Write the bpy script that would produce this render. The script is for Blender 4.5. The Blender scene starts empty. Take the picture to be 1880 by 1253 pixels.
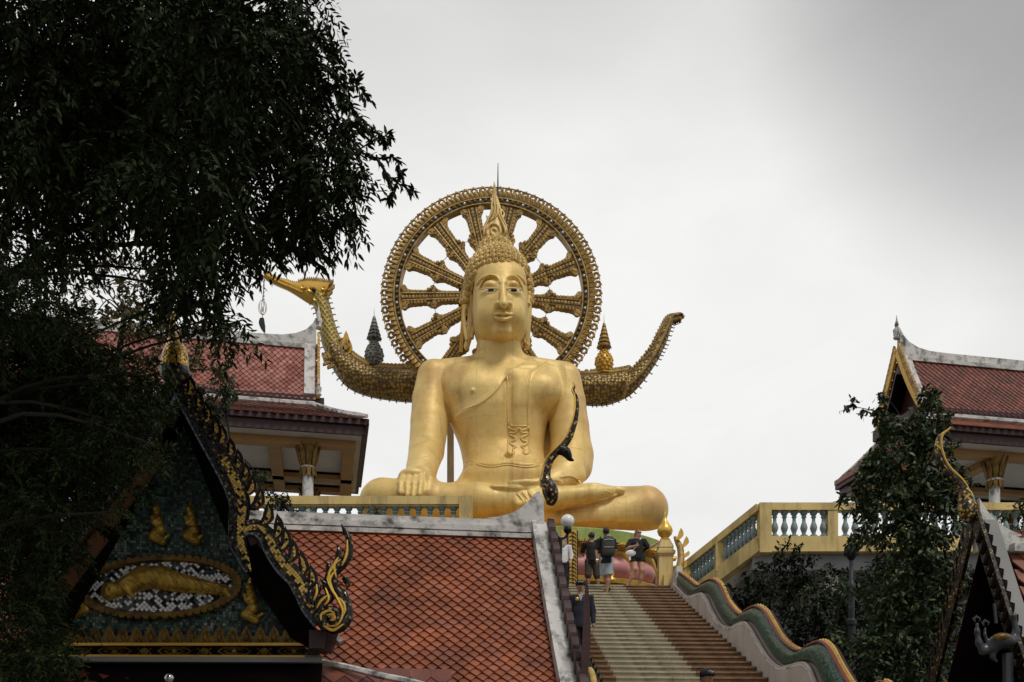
import bpy, math, random
import numpy as np
from mathutils import Vector, Matrix
R = math.radians
random.seed(7); RNG = np.random.default_rng(7)
SC = bpy.context.scene
# ------------------------------------------------------------------ camera
F = 1800.0; EYE = 1.6; HZ = 1472.0; CX = 940.0
cam_d = bpy.data.cameras.new('camera'); cam = bpy.data.objects.new('camera', cam_d)
SC.collection.objects.link(cam); SC.camera = cam
cam.location = (0, 0, EYE); cam.rotation_euler = (R(90), 0, 0)
cam_d.sensor_width = 36; cam_d.lens = F/1880*36
cam_d.shift_y = (HZ-626.5)/1880
cam_d.clip_start = 0.1; cam_d.clip_end = 5000
SC.render.resolution_x = 1024; SC.render.resolution_y = 682
# ------------------------------------------------------------------ exposure
SC.view_settings.view_transform = 'Standard'; SC.view_settings.look = 'None'
SC.view_settings.exposure = 0.0; SC.view_settings.gamma = 1.0
# ------------------------------------------------------------------ world: overcast
W = bpy.data.worlds.new('World'); SC.world = W; W.use_nodes = True
def build_world():
    nt = W.node_tree; nt.nodes.clear(); N = nt.nodes.new; L = nt.links.new
    out = N('ShaderNodeOutputWorld')
    sky = N('ShaderNodeTexSky'); sky.sky_type = 'NISHITA'; sky.sun_disc = False
    sky.sun_elevation = R(SUN_EL); sky.sun_rotation = R(SUN_ROT)
    b1 = N('ShaderNodeBackground'); L(sky.outputs[0], b1.inputs[0]); b1.inputs[1].default_value = 0.005
    geo = N('ShaderNodeNewGeometry')     # incoming = direction, clouds laid out over the sky dome
    tc = N('ShaderNodeTexCoord')
    nz = N('ShaderNodeTexNoise'); nz.inputs['Scale'].default_value = 1.7; nz.inputs['Detail'].default_value = 4
    nz.inputs['Distortion'].default_value = 0.4
    mp = N('ShaderNodeMapping'); mp.inputs['Scale'].default_value = (1, 1, 2.2); mp.inputs['Location'].default_value = (3.1, .4, .2)
    L(tc.outputs['Generated'], mp.inputs[0]); L(mp.outputs[0], nz.inputs[0])
    cr = N('ShaderNodeMapRange'); L(nz.outputs[0], cr.inputs[0])
    cr.inputs[1].default_value = .3; cr.inputs[2].default_value = .7; cr.inputs[3].default_value = .94; cr.inputs[4].default_value = 1.03
    def lobe(px, py, c0, c1, val):        # a heavier bank of cloud round one direction
        v = Vector(((px-CX)/F, 1, (HZ-py)/F)).normalized()
        d = N('ShaderNodeVectorMath'); d.operation = 'DOT_PRODUCT'; d.inputs[1].default_value = v
        nrm = N('ShaderNodeVectorMath'); nrm.operation = 'NORMALIZE'; L(tc.outputs['Generated'], nrm.inputs[0])
        L(nrm.outputs[0], d.inputs[0])
        ad = N('ShaderNodeMath'); ad.operation = 'MULTIPLY_ADD'; ad.inputs[1].default_value = .012; L(nz.outputs[0], ad.inputs[0]); L(d.outputs['Value'], ad.inputs[2])
        m = N('ShaderNodeMapRange'); m.interpolation_type = 'SMOOTHSTEP'; L(ad.outputs[0], m.inputs[0])
        m.inputs[1].default_value = math.cos(R(c1))+.006; m.inputs[2].default_value = math.cos(R(c0))+.006
        m.inputs[3].default_value = 1; m.inputs[4].default_value = val
        return m.outputs[0]
    x = cr.outputs[0]
    for a in ((2080, -200, 2, 16, .46), (1350, -400, 3, 15, .80), (2400, 620, 2, 15, .84), (700, -360, 2, 15, .78)):
        mm = N('ShaderNodeMath'); mm.operation = 'MULTIPLY'; L(x, mm.inputs[0]); L(lobe(*a), mm.inputs[1]); x = mm.outputs[0]
    # unseen sky overhead and behind dimmed to lower the ambient light; brightest low, ahead
    nn_ = N('ShaderNodeVectorMath'); nn_.operation = 'NORMALIZE'; L(tc.outputs['Generated'], nn_.inputs[0]); sp = N('ShaderNodeSeparateXYZ'); L(nn_.outputs[0], sp.inputs[0])
    for ch, a0, a1, b0, b1_ in (('Z', .65, .90, 1, .42), ('Y', -.5, .45, .55, 1)):
        mr = N('ShaderNodeMapRange'); mr.interpolation_type = 'SMOOTHSTEP'; L(sp.outputs[ch], mr.inputs[0]); mr.inputs[1].default_value = a0; mr.inputs[2].default_value = a1; mr.inputs[3].default_value = b0; mr.inputs[4].default_value = b1_
        mm = N('ShaderNodeMath'); mm.operation = 'MULTIPLY'; L(x, mm.inputs[0]); L(mr.outputs[0], mm.inputs[1]); x = mm.outputs[0]
    n5 = N('ShaderNodeTexNoise'); n5.inputs['Scale'].default_value = 5; n5.inputs['Detail'].default_value = 7; n5.inputs['Roughness'].default_value = .6; n5.inputs['Distortion'].default_value = .8; L(mp.outputs[0], n5.inputs[0])
    mr = N('ShaderNodeMapRange'); L(n5.outputs[0], mr.inputs[0]); mr.inputs[1].default_value = .25; mr.inputs[2].default_value = .75; mr.inputs[3].default_value = .955; mr.inputs[4].default_value = 1.04
    mm = N('ShaderNodeMath'); mm.operation = 'MULTIPLY'; L(x, mm.inputs[0]); L(mr.outputs[0], mm.inputs[1]); x = mm.outputs[0]
    st = N('ShaderNodeMath'); st.operation = 'MULTIPLY'; st.inputs[1].default_value = SKY; L(x, st.inputs[0])
    b2 = N('ShaderNodeBackground'); b2.inputs[0].default_value = (1.0, .992, .978, 1); L(st.outputs[0], b2.inputs[1])
    mx = N('ShaderNodeAddShader'); L(b1.outputs[0], mx.inputs[0]); L(b2.outputs[0], mx.inputs[1]); L(mx.outputs[0], out.inputs[0])
SUN_EL, SUN_ROT, SKY = 58.0, 150.0, 0.89
build_world()
sd = bpy.data.lights.new('sun', 'SUN'); sd.energy = 1.6; sd.angle = R(14); sd.color = (1, .97, .92)
sun = bpy.data.objects.new('sun', sd); SC.collection.objects.link(sun)
def aim_sun():
    a, e = R(SUN_ROT), R(SUN_EL)
    d = Vector((math.sin(a)*math.cos(e), math.cos(a)*math.cos(e), math.sin(e)))
    sun.rotation_euler = d.to_track_quat('Z', 'Y').to_euler()
aim_sun()
# ------------------------------------------------------------------ helpers
def P(px, py, Y): return np.array([(px-CX)/F*Y, Y, EYE+(HZ-py)/F*Y])
def M(px, Y): return px*Y/F
def cat(pts, n=6, closed=False):
    p = np.array(pts, float); m = len(p); out = []
    for i in range(m if closed else m-1):
        if closed: a, b, c, d = p[(i-1) % m], p[i], p[(i+1) % m], p[(i+2) % m]
        else: a, b, c, d = p[max(i-1, 0)], p[i], p[i+1], p[min(i+2, m-1)]
        for k in range(n):
            t = k/n
            out.append(.5*((2*b)+(-a+c)*t+(2*a-5*b+4*c-d)*t*t+(-a+3*b-3*c+d)*t**3))
    if not closed: out.append(p[-1])
    return np.array(out)
def rotz(a):
    c, s = math.cos(a), math.sin(a); return np.array([[c, -s, 0], [s, c, 0], [0, 0, 1.]])
class Frame:
    def __init__(s, o, yaw=0):
        s.o = np.array(o, float); s.m = rotz(R(yaw)); s.u = s.m[:, 0]; s.v = s.m[:, 1]; s.yaw = yaw
    def __call__(s, x, y, z): return s.o+s.m@np.array([x, y, z], float)
    def px(s, px, py, off=0):          # where the sight line of a photo point meets this frame's front plane, moved off metres forward
        n = -s.v; d = np.array([(px-CX)/F, 1, (HZ-py)/F]); e = np.array([0, 0, EYE])
        t = (n@(s.o-e)+off)/(n@d); return e+t*d
ID = Frame((0, 0, 0))
class MB:
    def __init__(s): s.v = []; s.f = []; s.n = 0; s.fr = None
    def add(s, v, f, m=0, fr=None):
        v = np.asarray(v, float).reshape(-1, 3)
        if fr is not None: v = v@fr.m.T+fr.o
        s.v.append(v)
        by = {}
        if isinstance(f, np.ndarray): by[f.shape[1]] = [f]
        else:
            for q in f: by.setdefault(len(q), []).append(q)
        for k, q in by.items():
            q = q[0] if isinstance(q[0], np.ndarray) and q[0].ndim == 2 else np.array(q)
            s.f.append((q+s.n, m))
        s.n += len(v); return s
    def inst(s, tv, tf, A, T, m=0):    # template copies: A (N,3,3) columns are axes, T (N,3)
        tv = np.asarray(tv, float); A = np.asarray(A, float); T = np.asarray(T, float); N = len(T)
        v = np.einsum('nij,kj->nki', A, tv)+T[:, None, :]
        by = {}
        for q in tf: by.setdefault(len(q), []).append(q)
        for k, q in by.items():
            q = np.array(q); s.f.append(((q[None]+(np.arange(N)*len(tv))[:, None, None]).reshape(-1, k)+s.n, m))
        s.v.append(v.reshape(-1, 3)); s.n += N*len(tv); return s
    def box(s, lo, hi, m=0, fr=None, taper=0):
        x0, y0, z0 = lo; x1, y1, z1 = hi; t = taper
        v = [(x0, y0, z0), (x1, y0, z0), (x1, y1, z0), (x0, y1, z0), (x0+t, y0+t, z1), (x1-t, y0+t, z1), (x1-t, y1-t, z1), (x0+t, y1-t, z1)]
        return s.add(v, [(0, 3, 2, 1), (4, 5, 6, 7), (0, 1, 5, 4), (1, 2, 6, 5), (2, 3, 7, 6), (3, 0, 4, 7)], m, fr)
    def bar(s, a, b, w, h, m=0, up=(0, 0, 1)):
        a = np.array(a, float); b = np.array(b, float); d = b-a; d /= np.linalg.norm(d)
        x = np.cross(d, up); x /= np.linalg.norm(x); z = np.cross(x, d); v = []
        for p in (a, b):
            for i, j in ((-1, -1), (1, -1), (1, 1), (-1, 1)): v.append(p+x*i*w/2+z*j*h/2)
        return s.add(v, [(0, 3, 2, 1), (4, 5, 6, 7), (0, 1, 5, 4), (1, 2, 6, 5), (2, 3, 7, 6), (3, 0, 4, 7)], m)
    def tube(s, path, r, n=8, m=0, sq=1.0, up=None):
        p = np.array(path, float); k = len(p); r = np.broadcast_to(np.array(r, float), (k,))
        t = np.gradient(p, axis=0); t /= np.linalg.norm(t, axis=1)[:, None]+1e-9
        ref = np.array(up if up is not None else (0, 1, 0), float); v = []
        for i in range(k):
            x = np.cross(t[i], ref)
            if np.linalg.norm(x) < 1e-3: x = np.cross(t[i], (1, 0, .1))
            x /= np.linalg.norm(x); y = np.cross(t[i], x)
            for j in range(n):
                a = 2*math.pi*j/n; v.append(p[i]+x*r[i]*math.cos(a)+y*r[i]*math.sin(a)*sq)
        f = [(i*n+j, i*n+(j+1) % n, (i+1)*n+(j+1) % n, (i+1)*n+j) for i in range(k-1) for j in range(n)]
        f += [tuple(range(n))[::-1], tuple(range((k-1)*n, k*n))]
        return s.add(v, f, m)
    def lathe(s, prof, c, n=16, m=0, sx=1, sy=1):
        v = []; k = len(prof)
        for r, z in prof:
            for j in range(n):
                a = 2*math.pi*(j+.5)/n; v.append((c[0]+r*math.cos(a)*sx, c[1]+r*math.sin(a)*sy, c[2]+z))
        f = [(i*n+j, i*n+(j+1) % n, (i+1)*n+(j+1) % n, (i+1)*n+j) for i in range(k-1) for j in range(n)]
        f += [tuple(range(n))[::-1], tuple(range((k-1)*n, k*n))]
        return s.add(v, f, m)
    def ext(s, pts, d, m=0, inset=0):      # planar outline (list of 3d points) pushed by vector d
        p = np.array(pts, float); k = len(p); d = np.array(d, float)
        nn = np.zeros(3)
        for i in range(k): nn += np.cross(p[i]-p[0], p[(i+1) % k]-p[0])
        if nn@d > 0: p = p[::-1]
        q = p+d
        if inset:
            c = q.mean(0); q = c+(q-c)*(1-inset)
        v = np.vstack([p, q])
        return s.add(v, [tuple(range(k)), tuple(range(2*k-1, k-1, -1))]+[((i+1) % k, i, i+k, (i+1) % k+k) for i in range(k)], m)
    def grid(s, G, m=0, flip=False):
        G = np.array(G, float); a, b = G.shape[:2]
        f = [(i*b+j, (i+1)*b+j, (i+1)*b+j+1, i*b+j+1) for i in range(a-1) for j in range(b-1)]
        if flip: f = [q[::-1] for q in f]
        return s.add(G.reshape(-1, 3), f, m)
    def ball(s, c, r, m=0, nu=8, nv=6):
        r = np.broadcast_to(np.array(r, float), (3,)); v = [(c[0], c[1], c[2]+r[2])]
        for i in range(1, nv):
            t = math.pi*i/nv
            for j in range(nu):
                a = 2*math.pi*j/nu; v.append((c[0]+r[0]*math.sin(t)*math.cos(a), c[1]+r[1]*math.sin(t)*math.sin(a), c[2]+r[2]*math.cos(t)))
        v.append((c[0], c[1], c[2]-r[2])); f = []
        for j in range(nu): f.append((0, 1+j, 1+(j+1) % nu))
        for i in range(nv-2):
            for j in range(nu): f.append((1+i*nu+j, 1+(i+1)*nu+j, 1+(i+1)*nu+(j+1) % nu, 1+i*nu+(j+1) % nu))
        b = 1+(nv-2)*nu
        for j in range(nu): f.append((len(v)-1, b+(j+1) % nu, b+j))
        return s.add(v, f, m)
    def mesh(s, name, mats, org=(0, 0, 0), smooth=None):
        me = bpy.data.meshes.new(name); V = np.vstack(s.v)-np.array(org, float)
        me.vertices.add(len(V)); me.vertices.foreach_set('co', V.astype(np.float32).ravel())
        lt = np.concatenate([np.full(len(q), q.shape[1]) for q, m in s.f]); li = np.concatenate([q.ravel() for q, m in s.f])
        mi = np.concatenate([np.full(len(q), m) for q, m in s.f])
        me.loops.add(len(li)); me.loops.foreach_set('vertex_index', li.astype(np.int32))
        me.polygons.add(len(lt)); ls = np.concatenate([[0], np.cumsum(lt)[:-1]])
        me.polygons.foreach_set('loop_start', ls.astype(np.int32)); me.polygons.foreach_set('loop_total', lt.astype(np.int32))
        me.polygons.foreach_set('material_index', mi.astype(np.int32))
        for m in (mats if isinstance(mats, (list, tuple)) else [mats]): me.materials.append(m)
        me.update(calc_edges=True); me.validate()
        if smooth is None: me.shade_flat()
        else:
            me.shade_smooth()
            if smooth < 180: me.set_sharp_from_angle(angle=R(smooth))
        return me
    def out(s, name, mats, parent=None, smooth=None, label=None, **kw):
        org = np.array(parent['_o']) if parent is not None else np.array(kw.get('org', (0, 0, 0)), float)
        o = bpy.data.objects.new(name, s.mesh(name, mats, org, smooth)); SC.collection.objects.link(o)
        if parent is not None: o.parent = parent if kw.get('under') is None else kw['under']
        else: o.location = org
        if label: o['label'] = label
        if parent is not None: o['_o'] = list(org)
        return o
def thing(name, loc, label, cat_, group=None):
    o = bpy.data.objects.new(name, None); SC.collection.objects.link(o); o.location = tuple(float(x) for x in loc)
    o.empty_display_size = .3
    o['label'] = label; o['category'] = cat_; o['_o'] = [float(x) for x in loc]
    group = group or GROUPS.get(name)
    if group: o['group'] = group
    return o
GROUPS = {'temple_hall': 'open halls on the terrace', 'person': 'people on the stairs', 'naga_stair_rail': 'serpent rails beside the stairs', 'tiered_umbrella_finial': 'umbrella topped buds on the bird vessel', 'potted_plant': 'plants behind the left balustrade', 'balustrade': 'yellow balustrades', 'chofa_finial': 'curved roof end finials'}
def tag(o, label, cat_, group=None):
    o['label'] = label; o['category'] = cat_
    if group: o['group'] = group
    return o
def sub(parent):      # parent handle for sub-parts: same origin, placed at zero offset
    return parent
# ------------------------------------------------------------------ signed distance sculpting
def smin(a, b, k):
    h = np.clip(.5+.5*(b-a)/k, 0, 1); return b*(1-h)+a*h-k*h*(1-h)
class Field:
    def __init__(s, lo, hi, h):
        s.lo = np.array(lo, float); s.h = h; s.N = np.ceil((np.array(hi, float)-s.lo)/h).astype(int)+1
        s.ax = [s.lo[i]+h*np.arange(s.N[i]) for i in range(3)]
        s.d = np.full(tuple(s.N), 10., np.float32)
    def sl(s, lo, hi):
        r = []
        for i in range(3):
            a = int(np.clip(math.floor((lo[i]-s.lo[i])/s.h), 0, s.N[i]-1)); b = int(np.clip(math.ceil((hi[i]-s.lo[i])/s.h)+1, a+1, s.N[i])); r.append(slice(a, b))
        return tuple(r)
    def op(s, fn, lo, hi, k=.0, sub=False):
        mg = k+3*s.h; q = s.sl(np.array(lo)-mg, np.array(hi)+mg)
        X = s.ax[0][q[0]][:, None, None]; Y = s.ax[1][q[1]][None, :, None]; Z = s.ax[2][q[2]][None, None, :]
        n = fn(X, Y, Z).astype(np.float32); d = s.d[q]
        if sub: s.d[q] = -smin(-d, n, k) if k > 0 else np.maximum(d, -n)
        else: s.d[q] = smin(d, n, k) if k > 0 else np.minimum(d, n)
        return s
    def ell(s, c, r, k=0., sub=False, rot=None):
        c = np.array(c, float); r = np.broadcast_to(np.array(r, float), (3,)); R_ = rot
        def fn(X, Y, Z):
            x, y, z = X-c[0], Y-c[1], Z-c[2]
            if R_ is not None: x, y, z = (R_[0, 0]*x+R_[1, 0]*y+R_[2, 0]*z, R_[0, 1]*x+R_[1, 1]*y+R_[2, 1]*z, R_[0, 2]*x+R_[1, 2]*y+R_[2, 2]*z)
            k0 = np.sqrt((x/r[0])**2+(y/r[1])**2+(z/r[2])**2); k1 = np.sqrt((x/r[0]**2)**2+(y/r[1]**2)**2+(z/r[2]**2)**2)
            return k0*(k0-1)/(k1+1e-6)
        m = r if rot is None else np.full(3, r.max())
        return s.op(fn, c-m, c+m, k, sub)
    def cap(s, a, b, ra, rb, k=0., sub=False, sq=(1, 1, 1)):
        a = np.array(a, float); b = np.array(b, float); q = np.array(sq, float)
        A = a/q; B = b/q; ba = B-A; L2 = ba@ba+1e-9
        def fn(X, Y, Z):
            x, y, z = X/q[0]-A[0], Y/q[1]-A[1], Z/q[2]-A[2]
            h = np.clip((x*ba[0]+y*ba[1]+z*ba[2])/L2, 0, 1)
            return (np.sqrt((x-ba[0]*h)**2+(y-ba[1]*h)**2+(z-ba[2]*h)**2)-(ra+(rb-ra)*h))*q.min()
        m = max(ra, rb)*q.max()
        return s.op(fn, np.minimum(a, b)-m, np.maximum(a, b)+m, k, sub)
    def chain(s, pts, rs, k=0., sub=False, sq=(1, 1, 1)):
        for i in range(len(pts)-1): s.cap(pts[i], pts[i+1], rs[i], rs[i+1], k, sub, sq)
        return s
    def loft(s, zs, xc, w, yc, dp, k=0., p=2.3, sub=False):     # stacked rounded sections along z
        zs = np.array(zs, float)
        o = np.argsort(zs); zs = zs[o]; A = [np.array(q, float)[o] for q in (xc, w, yc, dp)]
        zf = np.linspace(zs[0], zs[-1], 200)
        def sm(a):
            c = cat(np.stack([zs, a], 1), 12); return np.interp(zf, c[:, 0], c[:, 1])
        B = [sm(a) for a in A]
        def fn(X, Y, Z):
            x0, ww, y0, dd = [np.interp(Z, zf, b) for b in B]; ww = np.maximum(ww, .01); dd = np.maximum(dd, .01)
            r = (np.abs((X-x0)/ww)**p+np.abs((Y-y0)/dd)**p)**(1/p)
            d = (r-1)*np.minimum(ww, dd)
            return np.maximum(d, np.maximum(zs[0]-Z, Z-zs[-1]))
        lo = ((A[0]-A[1]).min(), (A[2]-A[3]).min(), zs[0]); hi = ((A[0]+A[1]).max(), (A[2]+A[3]).max(), zs[-1])
        return s.op(fn, lo, hi, k, sub)
    def disp(s, fn, lo=None, hi=None):
        q = s.sl(lo, hi) if lo is not None else (slice(None),)*3
        s.d[q] -= fn(s.ax[0][q[0]][:, None, None], s.ax[1][q[1]][None, :, None], s.ax[2][q[2]][None, None, :]).astype(np.float32)
        return s
    def clip(s, fn):
        s.d = np.maximum(s.d, fn(s.ax[0][:, None, None], s.ax[1][None, :, None], s.ax[2][None, None, :]).astype(np.float32)); return s
    def surf(s, px, py, lift=0.):      # first surface point met by the sight line of a photo point
        ys = np.arange(s.lo[1], s.ax[1][-1], s.h*.25); x = (px-CX)/F*ys; z = EYE+(HZ-py)/F*ys
        u = (x-s.lo[0])/s.h; v = (ys-s.lo[1])/s.h; w = (z-s.lo[2])/s.h
        ok = (u >= 0) & (v >= 0) & (w >= 0) & (u < s.N[0]-1) & (v < s.N[1]-1) & (w < s.N[2]-1); ys, u, v, w = ys[ok], u[ok], v[ok], w[ok]
        i, j, k = u.astype(int), v.astype(int), w.astype(int); fu_, fv_, fw_ = u-i, v-j, w-k; d = 0
        for a in (0, 1):
            for b in (0, 1):
                for c in (0, 1): d = d+s.d[i+a, j+b, k+c]*(fu_ if a else 1-fu_)*(fv_ if b else 1-fv_)*(fw_ if c else 1-fw_)
        q = np.argmax(d < 0) if (d < 0).any() else len(ys)-1
        return P(px, py, ys[q]-lift)
    def line(s, m, pts, r, n=4, lift=0., taper=True, sides=6):
        k = cat(pts, n); p = np.array([s.surf(x, y, lift) for x, y in k]); p[1:-1] = (p[:-2]+p[1:-1]*2+p[2:])/4
        rr = np.full(len(p), r) if not taper else r*np.clip(np.sin(np.linspace(.25, math.pi-.25, len(p)))*1.6, .25, 1)
        m.tube(p, rr, sides)
    def mb(s, m=0, mb=None, relax=1):
        d = s.d; d[0] = d[-1] = np.abs(d[0])+.01; d[:, 0] = d[:, -1] = 1.; d[:, :, 0] = d[:, :, -1] = 1.; d[0] = 1.; d[-1] = 1.
        S = d < 0; c = np.zeros(tuple(np.array(d.shape)-1), np.int8)
        for i in (0, 1):
            for j in (0, 1):
                for k in (0, 1): c += S[i:d.shape[0]-1+i, j:d.shape[1]-1+j, k:d.shape[2]-1+k]
        act = np.argwhere((c > 0) & (c < 8)); idx = -np.ones(c.shape, np.int64); idx[tuple(act.T)] = np.arange(len(act))
        cor = [(i, j, k) for i in (0, 1) for j in (0, 1) for k in (0, 1)]
        val = {o: d[act[:, 0]+o[0], act[:, 1]+o[1], act[:, 2]+o[2]] for o in cor}
        sm = np.zeros((len(act), 3)); ct = np.zeros(len(act))
        for o in cor:
            for a in range(3):
                if o[a] == 0:
                    e = list(o); e[a] = 1; e = tuple(e); va, vb = val[o], val[e]; x = (va < 0) != (vb < 0)
                    t = np.where(x, va/(va-vb+1e-12), 0); p = np.array(o, float)[None].repeat(len(act), 0); p[:, a] += t
                    sm += p*x[:, None]; ct += x
        V = s.lo+s.h*(act+sm/ct[:, None]); Fs = []
        for a in range(3):
            b, e = (a+1) % 3, (a+2) % 3
            s0 = [slice(None)]*3; s1 = [slice(None)]*3; s0[a] = slice(0, -1); s1[a] = slice(1, None)
            A0, A1 = S[tuple(s0)], S[tuple(s1)]
            ed = np.argwhere(A0 != A1); ok = (ed[:, b] > 0) & (ed[:, e] > 0) & (ed[:, b] < S.shape[b]-1) & (ed[:, e] < S.shape[e]-1); ed = ed[ok]
            inside = A0[tuple(ed.T)]
            def g(db, de):
                q = ed.copy(); q[:, b] -= db; q[:, e] -= de; return idx[tuple(q.T)]
            q = np.stack([g(1, 1), g(0, 1), g(0, 0), g(1, 0)], 1); q[~inside] = q[~inside][:, ::-1]
            Fs.append(q)
        q = np.vstack(Fs); q = q[(q >= 0).all(1)]
        mb = mb or MB(); mb.add(V, q, m); return mb
# ------------------------------------------------------------------ materials
def ramp(N, L, src, stops, const=False):
    r = N('ShaderNodeValToRGB'); L(src, r.inputs[0]); e = r.color_ramp.elements
    if const: r.color_ramp.interpolation = 'CONSTANT'
    while len(e) < len(stops): e.new(.5)
    for i, (p, c) in enumerate(stops):
        e[i].position = p; e[i].color = tuple(c)+(1,)
    return r.outputs[0]
def mat(name, col, rough=.6, metal=0., var=.15, vs=3., bump=0., bs=20., dirt=None, ds=1.5, damt=.5, streak=False, island=None, coat=0, spec=.5, trans=0):
    m = bpy.data.materials.new(name); m.use_nodes = True; nt = m.node_tree; N = nt.nodes.new; L = nt.links.new
    b = nt.nodes['Principled BSDF']; b.inputs['Roughness'].default_value = rough; b.inputs['Metallic'].default_value = metal
    b.inputs['Coat Weight'].default_value = coat; b.inputs['Specular IOR Level'].default_value = spec
    tc = N('ShaderNodeTexCoord'); src = tc.outputs['Object']
    nz = N('ShaderNodeTexNoise'); nz.inputs['Scale'].default_value = vs; nz.inputs['Detail'].default_value = 6; L(src, nz.inputs[0])
    c = np.array(col[:3])
    if island:
        g = N('ShaderNodeNewGeometry'); o = ramp(N, L, g.outputs['Random Per Island'], [(i/(len(island)-1), x) for i, x in enumerate(island)])
        mx = N('ShaderNodeMix'); mx.data_type = 'RGBA'; mx.blend_type = 'MULTIPLY'; mx.inputs['Factor'].default_value = 1
        v = ramp(N, L, nz.outputs[0], [(.3, (1-var,)*3), (.7, (1+var,)*3)]); L(o, mx.inputs['A']); L(v, mx.inputs['B']); out = mx.outputs['Result']
    else: out = ramp(N, L, nz.outputs[0], [(.3, np.clip(c*(1-var), 0, 1)), (.7, np.clip(c*(1+var), 0, 1))])
    if dirt is not None:
        n2 = N('ShaderNodeTexNoise'); n2.inputs['Scale'].default_value = ds; n2.inputs['Detail'].default_value = 8; n2.inputs['Roughness'].default_value = .65
        if streak:
            mp = N('ShaderNodeMapping'); mp.inputs['Scale'].default_value = (1, 1, .18); L(src, mp.inputs[0]); L(mp.outputs[0], n2.inputs[0])
        else: L(src, n2.inputs[0])
        fr = N('ShaderNodeMapRange'); L(n2.outputs[0], fr.inputs[0]); fr.inputs[1].default_value = .48; fr.inputs[2].default_value = .68; fr.inputs[4].default_value = damt
        mx = N('ShaderNodeMix'); mx.data_type = 'RGBA'; L(fr.outputs[0], mx.inputs['Factor']); L(out, mx.inputs['A']); mx.inputs['B'].default_value = tuple(dirt)+(1,); out = mx.outputs['Result']
    L(out, b.inputs['Base Color'])
    n3 = N('ShaderNodeTexNoise'); n3.inputs['Scale'].default_value = vs*2.3; n3.inputs['Detail'].default_value = 4; L(src, n3.inputs[0])
    rr = N('ShaderNodeMapRange'); L(n3.outputs[0], rr.inputs[0]); rr.inputs[3].default_value = max(rough-.12, .05); rr.inputs[4].default_value = min(rough+.12, 1); L(rr.outputs[0], b.inputs['Roughness'])
    if bump:
        nb = N('ShaderNodeTexNoise'); nb.inputs['Scale'].default_value = bs; nb.inputs['Detail'].default_value = 5; L(src, nb.inputs[0])
        bp = N('ShaderNodeBump'); bp.inputs['Strength'].default_value = bump; bp.inputs['Distance'].default_value = .02; L(nb.outputs[0], bp.inputs['Height']); L(bp.outputs[0], b.inputs['Normal'])
    if trans: b.inputs['Transmission Weight'].default_value = trans
    return m
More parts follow.
